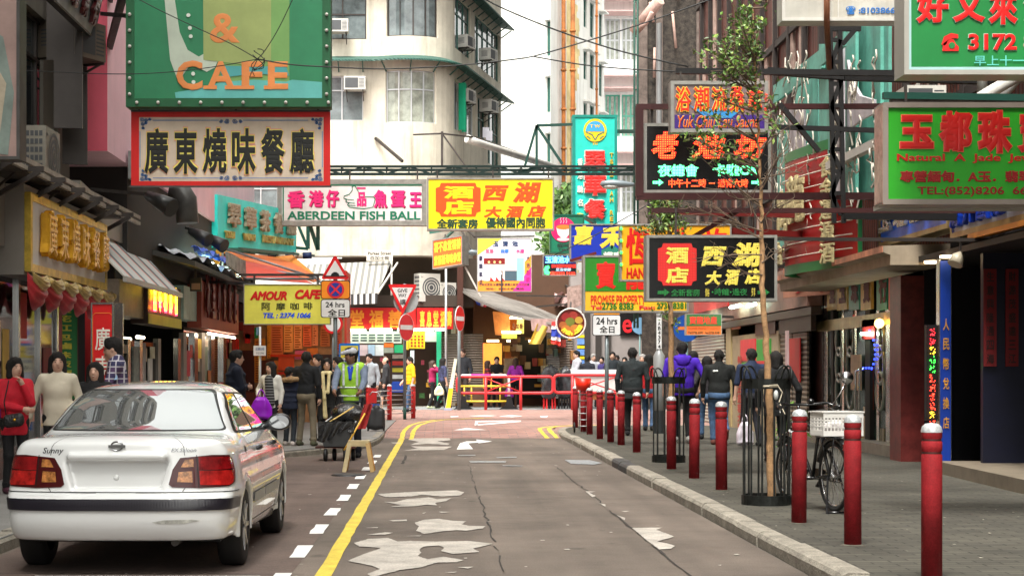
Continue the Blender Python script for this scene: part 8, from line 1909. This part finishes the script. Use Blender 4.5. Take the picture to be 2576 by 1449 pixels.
def person(label,px,top,d,face,upper,lower,hair='short',hairm=None,arms=('down','down'),legs='stand',lean=0.0,head=0.0,gz=ZP0,hem=.86,female=False,shoes=None,res=None,skin=None,sleeves=1,wide=1.0,neck=None,tuck=False,extra=None,glasses=False,group=None,tilt=0.0,bare_legs=False,puff=0.0):
 base = Vector(((px-VX)*d/F,d,gz));ht = P(px,top,d).z-gz;s = ht/1.70/(1-.02*abs(lean))
 t = thing('person',label,'person',base,group);rt = Matrix.Translation(base) @ Matrix.Rotation(R(-face),4,'Z') @ Matrix.Scale(s,4)
 near = d < 36;h = res or (.0125 if near else .018);skin = skin or SKIN;ly = lambda z: math.tan(R(lean))*max(0,z-.9);sw = (.165 if female else .185)*wide
 J = lambda x,y,z: (x,y+ly(z),z)
 def bake(name,prims,m_,hh=None,par=None): mb = MB();soft(mb,prims,hh or h,0,rt);return mb.build(name,m_,par or t)
 sh = [J(-sw,0,1.385),J(sw,0,1.385)];el,wr = [],[]
 for i,a in enumerate(arms):
  q = ARMS[a] if isinstance(a,str) else a;sg = -1 if i == 0 else 1;tgt = (sh[i][0]+sg*q[0],sh[i][1]+q[1],sh[i][2]+q[2]);e,w = ik(sh[i],tgt,.285,.25,(sg*.6,-.8,0) if q[2] < -.38 else (sg*.45,.0,-1));el.append(tuple(e));wr.append(tuple(w))
 LG = {'stand': ((0,.02,0),(0,-.02,0)),'walk': ((0,.26,.02),(0,-.27,.05)),'walk2': ((0,-.25,.05),(0,.25,.02)),'lift': ((0,.10,0),(0,-.38,.20)),'wide': ((-.06,.05,0),(.06,-.03,0)),'step': ((0,.15,.01),(0,-.14,.02))}[legs]
 hip,kn,an = [],[],[]
 for i in (0,1):
  sg = -1 if i == 0 else 1;hp = (sg*.088,0,.90);ak = (sg*.095+LG[i][0],LG[i][1],.085+LG[i][2]);k,a = ik(hp,ak,.42,.405,(0,1,.1));hip.append(hp);kn.append(tuple(k));an.append(tuple(a))
 hd = np.array(J(0,.025,1.577));ca,sa = math.cos(R(-head)),math.sin(R(-head));ct,st_ = math.cos(R(tilt)),math.sin(R(tilt))
 def HP(x,y,z): y,z = y*ct+z*st_,-y*st_+z*ct;return (hd[0]+x*ca-y*sa,hd[1]+x*sa+y*ca,hd[2]+z)
 Rh = [[ca,-sa,0],[sa,ca,0],[0,0,1]]
 sk = [('e',HP(0,0,.02),(.074,.092,.098),.0,Rh),('e',HP(0,.025,-.05),(.056,.064,.068),.05,Rh),('c',HP(0,.088,.005),HP(0,.104,-.022),.009,.014,.02),('c',J(0,0,1.40),HP(0,-.01,-.06),.056,.05,.04),('e',HP(.078,.0,-.01),(.012,.02,.03),.012,Rh),('e',HP(-.078,.0,-.01),(.012,.02,.03),.012,Rh),('c',J(0,0,1.36),J(0,0,.92),.10,.10,.05),('c',sh[0],sh[1],.05,.05,.06)]
 for i in (0,1):
  e,w = np.array(el[i]),np.array(wr[i]);f = (w-e)/np.linalg.norm(w-e);sg = -1 if i == 0 else 1
  sk += [('c',sh[i],el[i],.045,.040,.03),('c',el[i],wr[i],.040,.028,.02)]
  sd = np.cross(f,(sg,0,0.001));sd = sd/max(np.linalg.norm(sd),1e-6);pm = np.cross(f,sd);inn = np.array((-sg,0,0))-f*(-sg*f[0]);inn = inn/max(np.linalg.norm(inn),1e-6)
  pc = w+f*.045;sk += [('c',tuple(w),tuple(pc+f*.02),.028,.030,.02),('c',tuple(pc+sd*.018),tuple(pc-sd*.018),.022,.022,.02)]
  for k in range(4):
   o = pc+f*.035+sd*(.027-.018*k);ln = (.060,.070,.066,.050)[k];m1 = o+f*ln*.55+inn*.008;sk += [('c',tuple(o),tuple(m1),.0105,.0100,.006),('c',tuple(m1),tuple(m1+f*ln*.30+inn*ln*.42),.0100,.0085,.006)]
  o = w+f*.025+sd*.03;sk += [('c',tuple(o),tuple(o+sd*.028+f*.028+inn*.01),.012,.010,.01),('c',tuple(o+sd*.028+f*.028+inn*.01),tuple(o+sd*.03+f*.055+inn*.022),.010,.009,.006)]
  sk += [('c',hip[i],kn[i],.07,.05,.05),('c',kn[i],an[i],.05,.036,.03)]
 bake('body',sk,skin,h*.8)
 w_ = wide*(1+puff*.35);fz = .014 if female else 0
 tp = [('c',J(-sw+.02,0,1.365),J(0,0,1.40),.066+puff*.02,.075,.05),('c',J(sw-.02,0,1.365),J(0,0,1.40),.066+puff*.02,.075,.05),('e',J(0,.005,1.25),(.168*w_,.118*w_,.19),.08),('e',J(0,.005,1.06),(.150*w_,.112*w_,.2),.08)]
 if female: tp.append(('e',J(0,.055,1.24),(.13,.085,.09),.06))
 if hem < 1.0: tp += [('c',J(-.05,.0,1.0),(-.055,0,hem-.1),.112*w_,.118*w_,.06),('c',J(.05,.0,1.0),(.055,0,hem-.1),.112*w_,.118*w_,.06),('-b',(-1,-1,hem-.4),(1,1,hem))]
 tp.append(('c',J(0,-.012,1.41),J(0,-.014,1.465),.086,.072,.04))
 for i in (0,1):
  e,w = np.array(el[i]),np.array(wr[i]);r = .060+puff*.022
  if sleeves > .3: tp.append(('c',sh[i],el[i],r,.052+puff*.02,.035))
  else: tp.append(('c',sh[i],tuple(np.array(sh[i])+(e-np.array(sh[i]))*.55),r,.058,.035))
  if sleeves >= 1: tp.append(('c',el[i],tuple(e+(w-e)*.93),.052+puff*.018,.043+puff*.012,.02))
 if puff: tp += [('e',J(0,.005,z),(.17*w_,.13*w_,.055),.02) for z in (1.32,1.2,1.08,.97)]
 rngp = random.Random(int(px*7+top))
 for k in range(16 if near else 0): a = rngp.uniform(0,6.28);z = rngp.uniform(hem+.08,1.34);tp.append(('c',J(math.cos(a)*.142*w_,math.sin(a)*.102*w_,z),J(math.cos(a+.5)*.146*w_,math.sin(a+.5)*.106*w_,z+rngp.uniform(-.09,.06)),.024,.010,.022))
 if sleeves == 0: tp = tp[:4]+[q for q in tp[4:] if q[0] == 'e' or abs(q[1][0]) < .1]
 upo = bake('jacket' if hem < .9 else 'top',tp,upper)
 if neck: bake('collar',[('c',J(-.05,.045,1.435),J(0,.085,1.37),.026,.02,.02),('c',J(.05,.045,1.435),J(0,.085,1.37),.026,.02,.02),('c',J(-.05,-.04,1.45),J(.05,-.04,1.45),.03,.03,.02),('c',J(-.06,-.03,1.45),J(-.05,.045,1.435),.028,.026,.02),('c',J(.06,-.03,1.45),J(.05,.045,1.435),.028,.026,.02)],neck)
 lo = [('c',(-.06,0,.92),(.06,0,.92),.105*wide,.105*wide,.06),('e',(0,-.02,.88),(.15*wide,.115*wide,.11),.05)]
 for i in (0,1):
  k,a = np.array(kn[i]),np.array(an[i]);lo += [('c',hip[i],kn[i],.086*wide,.062,.035)]
  if not bare_legs: lo += [('c',kn[i],tuple(k+(a-k)*.97),.062,.054,.03),('e',tuple(k+(a-k)*.9),(.058,.06,.03),.02)]
 bake('trousers',lo,lower)
 shm = shoes or cloth(18,18,20)
 for i in (0,1):
  a = np.array(an[i]);p_ = 0 if LG[i][2] < .1 else 1
  if p_: bake('shoe',[('c',tuple(a+(0,-.03,-.02)),tuple(a+(0,.03,-.16)),.042,.036,.03)],shm)
  else: bake('shoe',[('c',tuple(a+(0,-.03,-.04)),tuple(a+(0,.13,-.05)),.044,.034,.03),('c',tuple(a+(0,0,.02)),tuple(a+(0,-.01,-.03)),.048,.048,.03)],shm)
 hm = hairm or HAIRB
 if hair == 'bald': hp = [('e',HP(0,-.045,-.01),(.079,.062,.07),.02,Rh),('-e',HP(0,.02,.10),(.075,.11,.075),.01,Rh)]
 else:
  hp = [('e',HP(0,-.014,.036),(.091,.105,.102),.02,Rh),('c',HP(-.03,.04,.105),HP(.05,.06,.09),.028,.022,.03)]
  for k in range(26 if near else 8): a,b_ = rngp.uniform(-2.4,2.4),rngp.uniform(-.3,1.45);v_ = (.086*math.sin(a)*math.cos(b_),-.014-.098*math.cos(a)*math.cos(b_),.03+.097*math.sin(b_));hp.append(('c',HP(*v_),HP(v_[0]*1.03+.012,v_[1]*1.02,v_[2]-.03),.017,.008,.012))
  if hair in ('bob','long','curly'):
   zb = {'bob': -.10,'long': -.24,'curly': -.17}[hair];rr = .05 if hair != 'curly' else .06
   for sx_ in (-1,1): hp.append(('c',HP(sx_*.060,-.01,.04),HP(sx_*.078,-.005 if hair != 'long' else -.04,zb),rr*.95,rr*.85,.03))
   hp.append(('c',HP(0,-.06,.03),HP(0,-.065,zb),.075,.075,.04))
   if hair == 'curly':
    for k in range(16): a = rngp.uniform(.35,2*math.pi-.35)-math.pi/2-math.pi/2+math.pi/2;hp.append(('e',HP(.085*math.sin(rngp.uniform(-2.3,2.3)),-.03-.06*rngp.random(),rngp.uniform(zb,.08)),(.03,.03,.03),.02))
  hp.append(('-e',HP(0,.085,-.045),(.061,.080,.096),.012,Rh))
  if hair == 'short': hp = hp[:1]+[('c',HP(0,-.045,0),HP(0,-.05,-.07),.066,.054,.02)]+hp[1:]
 bake('hair',hp,hm,h*.8)
 if near or d < 70:
  vis = math.cos(R(face+head-180)) > -.15
  if vis:
   for sx_ in (-1,1):
    m = MB();m.ell(rt @ Vector(HP(sx_*.031,.083,.008)),(.012*s,.008*s,.006*s),8,0,5);m.build('eye',mat('eye_dark',(.015,.01,.008),.3),t);m = MB();m.tube([rt @ Vector(HP(sx_*.016,.089,.028)),rt @ Vector(HP(sx_*.034,.086,.032)),rt @ Vector(HP(sx_*.048,.074,.026))],.0045*s,5);m.build('eyebrow',HAIRB,t)
   m = MB();m.ell(rt @ Vector(HP(0,.083,-.062)),(.021*s,.010*s,(.014 if extra == 'laugh' else .007)*s),8,0,5);m.build('mouth',mat('lips',(.32,.07,.055),.4),t)
   if extra == 'laugh': m = MB();m.ell(rt @ Vector(HP(0,.090,-.058)),(.015*s,.006*s,.004*s),8,0,4);m.build('teeth',rgb(230,225,215),t)
  if glasses:
   m = MB()
   for sx_ in (-1,1): m.tube([rt @ Vector(HP(sx_*.034+.026*math.cos(a),.100-.006*abs(math.cos(a)),.006+.018*math.sin(a))) for a in np.linspace(0,6.283,13)],.0028*s,5,cap=False);m.bar(rt @ Vector(HP(sx_*.058,.088,.01)),rt @ Vector(HP(sx_*.08,0,.01)),.0025*s)
   m.build('glasses',mat('glasses_frame',(.02,.02,.02),.3),t)
 t_ = lambda x,y,z: rt @ Vector(J(x,y,z))
 return t,bake,J,HP,rt,wr
def tri_bag(name,label,cat,p,w,h_,dp,m_,face=180,handles=True):
 t = thing(name,label,cat,p-Vector((0,0,h_)));rt = Matrix.Translation(p) @ Matrix.Rotation(R(-face),4,'Z');m = MB();rng = random.Random(int(p.x*100));ph = rng.uniform(0,6)
 def side(u,v):
  a = 2*math.pi*u;q = .34+.66*min(1,v*1.9)**.7;k = (1 if v < .93 else (1-v)/.07)*min(1,v*6+.15);f_ = 1+.16*math.sin(a*5+ph+v*3)*(1-.5*v)+.05*math.sin(v*11+a*2)
  x = w*.5*q*math.copysign(abs(math.cos(a))**.6,math.cos(a));return rt @ Vector((x*(1 if v < .96 else .93),dp*k*f_*math.copysign(abs(math.sin(a))**.8,math.sin(a)),-h_*(.24+.74*v)+.012*math.sin(a*3+ph)*(v > .5)))
 m.grid(side,40,22);m.build('body',m_,t)
 if handles:
  for s in (-1,1): m = MB();m.tube([rt @ Vector((s*w*.2,0,-h_*.28)),rt @ Vector((s*w*.1,0,-h_*.08)),rt @ Vector((0,0,.0))],.012,6);m.build('handle',m_,t)
 return t
BLKC = cloth(20,20,22);NAVY = cloth(22,30,52);JEAN = mat('denim',(.055,.11,.21),.85,var=.5,scale=4,bump=.3);DKB = cloth(15,16,20);KHK = cloth(112,102,84)
def stripes_z(name,c1,c2,pitch,w=.5):
 return striped(name,c1,c2,c2,pitch,w*.5,w*.5,2)
# left pavement, beside the car
T = person('woman in a red sweater with a hand to her mouth, at the left edge',37,900,18.4,150,cloth(196,24,44),BLKC,'bob',arms=('chin','belly'),head=-12,hem=.74,female=True,legs='stand',shoes=mat('pattern_shoe',(.10,.03,.05),.6,var=1.0,scale=30),wide=1.05)
hb = thing('handbag','small quilted black handbag with a gold clasp worn by the woman in red','handbag',P(33,1058,18.15));m = MB();soft(m,[('c',tuple(P(20,1062,18.15)),tuple(P(48,1058,18.15)),.055,.055,.03),('c',tuple(P(20,1052,18.15)),tuple(P(48,1048,18.15)),.05,.05,.03)],.01);m.build('body',mat('quilted_black',(.015,.014,.014),.3,bump=.8,scale=6),hb);m = MB();m.ell(P(36,1054,18.08),(.018,.012,.014),8);m.build('clasp',rgb(220,170,60,.2,metal=.8),hb);m = MB();m.tube([P(16,1045,18.15),P(10,1010,18.2),P(22,955,18.3)],.007,5);m.build('strap',BLKC,hb)
person('woman in a cream jacket with a pale shirt collar, behind the white car',145,886,18.9,172,mat('cream_cloth',(.60,.54,.42),.85,var=.08,scale=3,bump=.12),BLKC,'bob',arms=('waist',(.16,.06,-.50)),head=-10,hem=.80,female=True,neck=cloth(222,222,232),wide=1.1)
person('laughing woman with curly black hair and a black jacket, between two others behind the car',240,911,19.2,182,BLKC,BLKC,'curly',arms=('down','down'),female=True,hem=.8,neck=cloth(210,190,200),extra='laugh',wide=1.05)
PL = mat('plaid',(.10,.09,.17),.85,var=.2)
def plaid(m_):
 t_ = m_.node_tree;b_ = t_.nodes['Principled BSDF'];L = t_.links.new;tc = t_.nodes.new('ShaderNodeTexCoord');ck = t_.nodes.new('ShaderNodeTexBrick');mp = t_.nodes.new('ShaderNodeMapping');mp.inputs['Rotation'].default_value = (R(90),0,0);L(tc.outputs['Object'],mp.inputs[0]);L(mp.outputs[0],ck.inputs['Vector']);ck.offset = 0;ck.inputs['Scale'].default_value = 1;ck.inputs['Brick Width'].default_value = .07;ck.inputs['Row Height'].default_value = .07;ck.inputs['Mortar Size'].default_value = .007;ck.inputs['Color1'].default_value = (.03,.03,.09,1);ck.inputs['Color2'].default_value = (.09,.05,.12,1);ck.inputs['Mortar'].default_value = (.5,.48,.52,1);L(ck.outputs[0],b_.inputs['Base Color'])
plaid(PL)
person('man with glasses in a dark plaid shirt looking down at a leaflet, behind the car',302,886,19.8,262,PL,BLKC,'short',arms=('hold','hold'),head=0,tilt=12,lean=5,glasses=True,neck=PL)
lf_ = thing('leaflet','pale blue leaflet held open by the man in the plaid shirt','leaflet',P(283,965,19.6));m = MB();m.prism([P(268,958,19.6),P(296,952,19.5),P(292,932,19.6),P(272,936,19.7)],(0,.01,0));m.build('sheet',rgb(170,196,222,.5,var=.25),lf_)
person('brown haired man half hidden behind the man in the plaid shirt',289,866,20.8,262,cloth(120,40,34),BLKC,'short',HAIRR,arms=('hold','down'),glasses=True)
# by the left kerb
person('man in a dark navy jacket with folded arms, standing behind the white car',592,880,26,78,cloth(18,26,44),BLKC,'short',arms=('fold','fold'),glasses=True,wide=1.15,puff=.3,head=0)
person('woman in a white jacket over a dark checked top, holding a purple bag',682,910,30,200,mat('white_fleece',(.68,.66,.60),.9,var=.1,scale=5,bump=.2),BLKC,'curly',HAIRB,arms=('down',(.06,.14,-.34)),head=20,female=True,hem=.78)
m = MB();soft(m,[('c',tuple(P(676,952,29.87)),tuple(P(680,1010,29.87)),.075,.085,.03)],.014);tag(m.build('shirt_front',stripes_z('check_top',(.02,.02,.02),(.25,.25,.25),.05,.3),bpy.data.objects[[o.name for o in COL.objects if o.name.startswith('person')][-1]]))
tri_bag('plastic_bag','large purple plastic bag held by the woman in the white jacket','bag',P(657,978,29.75),.40,.54,.09,rgb(150,40,190,.35,var=.2),180)
person('boy in a navy hooded coat with fur trim, seen from behind by the kerb',728,922,30.5,20,NAVY,cloth(34,40,48),'short',arms=('down','down'),head=35,hem=.80,puff=.7,shoes=cloth(190,180,175),wide=1.1)
m = MB();c = P(733,955,30.4);soft(m,[('c',tuple(c+Vector((-.17,0,.0))),tuple(c+Vector((.0,-.10,.02))),.045,.05,.04),('c',tuple(c+Vector((.0,-.10,.02))),tuple(c+Vector((.16,0,.02))),.05,.04,.04)],.012);m.build('hood_trim',mat('fur',(.32,.20,.10),.95,var=.5,scale=30),bpy.data.objects[[o.name for o in COL.objects if o.name.startswith('person')][-1]])
person('man in a black jacket and khaki trousers, back turned, left of the scarf woman',770,884,30.4,18,cloth(16,18,22),KHK,'short',arms=('down','down'),head=-15,hem=.84,shoes=cloth(70,70,50),legs='wide')
person('dark haired man whose face shows between the khaki trousered man and the scarf woman',800,890,32.6,205,cloth(30,34,44),BLKC,'short',head=20)
person('woman in black with glasses, folded arms and a long pale yellow scarf',822,901,32,175,BLKC,BLKC,'long',HAIRB,arms=('fold','fold'),female=True,hem=.70,glasses=True)
m = MB();a = bpy.data.objects[[o.name for o in COL.objects if o.name.startswith('person')][-1]];soft(m,[('c',tuple(P(812,938,31.82)),tuple(P(816,1000,31.76)),.032,.034,.02),('c',tuple(P(816,1000,31.78)),tuple(P(818,1046,31.82)),.034,.045,.02),('c',tuple(P(828,938,31.84)),tuple(P(825,985,31.79)),.032,.034,.02),('c',tuple(P(812,936,31.86)),tuple(P(831,936,31.86)),.036,.036,.03)],.014);m.build('scarf',mat('scarf',(.66,.56,.30),.9,var=.2,scale=9,bump=.4),a)
person('woman with short hair and glasses resting her chin on a hand, right of the scarf',851,897,33.2,235,BLKC,BLKC,'bob',HAIRB,arms=('chin','fold'),female=True,glasses=True)
# street cleaner
VEST = mat('lime_vest',(.33,.62,.04),.7,var=.12,scale=5);BAND = mat('vest_band',(.62,.66,.66),.35,var=.1);GB = cloth(104,116,136)
T,bake,J,HP,rt,wr = person('street cleaner in a lime reflective vest and grey cap pushing a cart',886,918,28.6,186,GB,cloth(34,38,50),'short',arms=('push','push'),lean=8,head=50,gz=0.0,skin=SKIN2,neck=GB,wide=1.08)
bake('vest',[('c',J(-.14,0,1.40),J(.14,0,1.40),.082,.082,.05),('e',J(0,.005,1.25),(.195,.142,.19),.08),('e',J(0,.005,1.08),(.18,.138,.18),.08),('c',J(0,0,1.02),(0,.0,.8),.155,.165,.06),('-b',(-1,-1,.5),(1,1,.88))],VEST)
for z in (1.09,.96): bake('band',[('c',J(-.10,.035,z),J(.10,.035,z),.028,.028,.0)]+[('c',J(x,.06 if abs(x) < .15 else .0,z),J(x*1.25,.0,z),.115,.115,.02) for x in (-.1,.1)][:0]+[('e',J(0,.006,z),(.215,.165,.03),.0)],BAND)
for x in (-.105,.105): bake('band',[('c',J(x,.125,1.35),J(x,.150,1.12),.020,.020,0),('c',J(x*1.05,.09,1.44),J(x,.125,1.35),.022,.020,.01)],BAND)
bake('shirt',[('c',J(-.03,.095,1.40),J(0,.150,1.22),.022,.020,.02),('c',J(.03,.095,1.40),J(0,.150,1.22),.022,.020,.02)],rgb(30,70,180,.7))
bake('cap',[('e',HP(0,-.01,.065),(.094,.108,.072),.01),('c',HP(-.03,.09,.055),HP(-.02,.175,.03),.028,.018,.03),('c',HP(.03,.09,.055),HP(.02,.175,.03),.028,.018,.03),('c',HP(-.02,.14,.045),HP(.02,.14,.045),.022,.022,.03)],cloth(172,174,180))
# across the junction
G0 = .11
person('man in a light grey sweatshirt with a hand at his mouth, behind the cleaner',930,889,50,200,cloth(178,188,196),BLKC,'short',arms=('down','chin'),head=10,gz=TZ)
person('balding man in a dark jacket and shorts walking left past the pastry shop',972,897,58,272,cloth(40,42,46),cloth(28,28,34),'bald',arms=('down','fore'),legs='step',gz=TZ,bare_legs=True,shoes=cloth(200,180,160),hem=.78)
person('man in a yellow padded vest and blue jeans by the pastry shop counter',1033,897,57,250,rgb(226,176,20,.8,var=.15),JEAN,'short',arms=('down','fore'),legs='step',gz=TZ,sleeves=.5,puff=.4)
person('long haired woman in a magenta vest raising an arm to her hair',1087,906,61.5,80,cloth(156,24,80),BLKC,'long',HAIRR,arms=('ear','ear'),legs='step',female=True,hem=.82,shoes=cloth(180,190,150))
person('woman in a dark flowered blouse walking with a white plastic bag',1113,900,61,60,mat('flower_blouse',(.03,.035,.09),.8,var=1.0,scale=14),BLKC,'long',HAIRB,arms=('bag','down'),legs='walk',female=True,sleeves=.5)
tri_bag('plastic_bag','small white and yellow plastic bag carried by the woman in the flowered blouse','bag',P(1105,962,60.6),.36,.45,.12,rgb(226,222,190,.5,var=.25))
person('man in a dark grey hooded top standing behind the no entry pole',1165,876,63.5,205,cloth(44,46,52),cloth(60,50,44),'short',HAIRR,arms=('down','waist'),neck=cloth(60,62,66),legs='wide')
person('woman in a red striped top with brown hair, leaning on the stall counter',1226,906,64.2,95,stripes_z('red_stripe',(.35,.02,.03),(.06,.02,.02),.12,.5),DKB,'bob',HAIRR,arms=('hold','hold'),female=True,gz=TZ)
person('man in a black jacket with folded arms facing out of the stall',1250,896,64.6,185,cloth(22,24,28),DKB,'short',arms=('fold','fold'),gz=TZ)
person('woman with long dark hair and purple sleeves, back turned at the stall',1297,899,64.4,10,cloth(170,50,180),DKB,'long',HAIRR,arms=('waist','waist'),female=True,gz=TZ,shoes=cloth(200,200,200))
tri_bag('shoulder_bag','purple bag beside the woman with purple sleeves','bag',P(1281,965,64),.34,.5,.12,rgb(150,30,160,.5))
# crowd behind the stall cart
CR_ = [(1452,881,64,250,(196,196,206),'man in a white shirt with folded arms, leftmost of the crowd','fold'),(1478,893,63.6,20,(28,30,40),'person in a dark jacket with a pink strap, back turned in the crowd','down'),(1492,889,65,160,(190,192,200),'grey haired person in a white top, second row of the crowd','down'),(1514,896,65,200,(60,50,110),'person in a violet top near the middle of the crowd','hold'),(1541,884,64.5,190,(26,34,40),'man in a dark green jersey right of the sign pole in the crowd','down'),(1552,892,66,195,(66,66,72),'dark skinned man in a grey jacket at the right of the crowd','down'),(1572,897,66,200,(150,30,30),'person in dark red looking out between pole and suited man','down'),(1505,880,67,0,(30,30,30),'tall dark haired person at the back of the crowd','down')]
for px,tp,d_,fc,c,lab,ar in CR_: person(lab,px,tp,d_,fc,cloth(*c),DKB,'short',HAIRG if 'grey haired' in lab else HAIRB,arms=(ar,ar),res=.022,skin=mat('skin_dark',(.10,.05,.035),.5) if 'dark skinned' in lab else None)
# right pavement
person('man in a dark suit seen from behind, walking away by the red bollards',1591,874,35,8,cloth(26,34,36),cloth(16,18,20),'short',arms=('down','down'),legs='step',hem=.72,wide=1.22,neck=cloth(200,200,200))
person('woman in a red coat half hidden by the suited man',1632,890,38,15,cloth(178,26,34),JEAN,'long',HAIRB,arms=('waist','waist'),legs='step',female=True,hem=.74)
person('grey haired person farther off between the suited man and the lamp post',1617,890,47,200,cloth(90,90,96),DKB,'short',HAIRG)
T,bake,J,HP,rt,wr = person('tall man in a purple hooded sweatshirt walking away with rolled sleeves',1716,860,31.7,0,cloth(66,20,170),cloth(22,22,26),'short',arms=('down','pocket'),legs='step',wide=1.28,sleeves=.6,shoes=cloth(190,190,185),hem=.80)
bake('hood',[('c',J(-.10,-.05,1.43),J(.10,-.05,1.43),.055,.055,.04),('e',J(0,-.115,1.38),(.11,.05,.09),.04)],cloth(66,20,170))
person('man in a black top just behind the purple hooded man',1744,882,33.4,5,cloth(22,22,24),NAVY,'short',arms=('down','down'),legs='walk2')
person('woman with dark hair and pale pink sleeve, between the walkers on the right',1779,895,33.2,0,cloth(40,36,40),JEAN,'bob',HAIRB,arms=((.05,.02,-.45),'down'),legs='step',female=True)
T,bake,J,HP,rt,wr = person('man in a black jacket with a white mark and blue jeans, one heel lifted',1809,880,30.8,4,cloth(14,18,17),JEAN,'short',arms=('down','down'),legs='lift',wide=1.22,hem=.82,shoes=cloth(96,50,40))
bake('shirt_hem',[('e',(0,0,.86),(.17,.135,.02),.0)],cloth(210,210,205));bake('mark',[('e',J(-.10,-.115,1.33),(.03,.02,.022),.01),('e',J(-.05,-.125,1.33),(.025,.02,.022),.01)],rgb(220,222,220))
person('man in a navy shirt walking away past the red notices',1891,877,30,350,cloth(24,38,66),cloth(26,26,34),'short',arms=('bag','pocket'),legs='step',wide=1.15,sleeves=.5)
tri_bag('plastic_bag','white plastic bag carried low by the man in the navy shirt','bag',P(1874,1040,29.6),.30,.55,.1,rgb(224,216,226,.5))
person('dark haired person in black walking behind the nearer tree guard',1952,884,24.6,0,cloth(14,15,18),cloth(18,20,26),'bob',HAIRB,arms=('down',(.14,.05,-.48)),legs='step',wide=1.15,hem=.72)
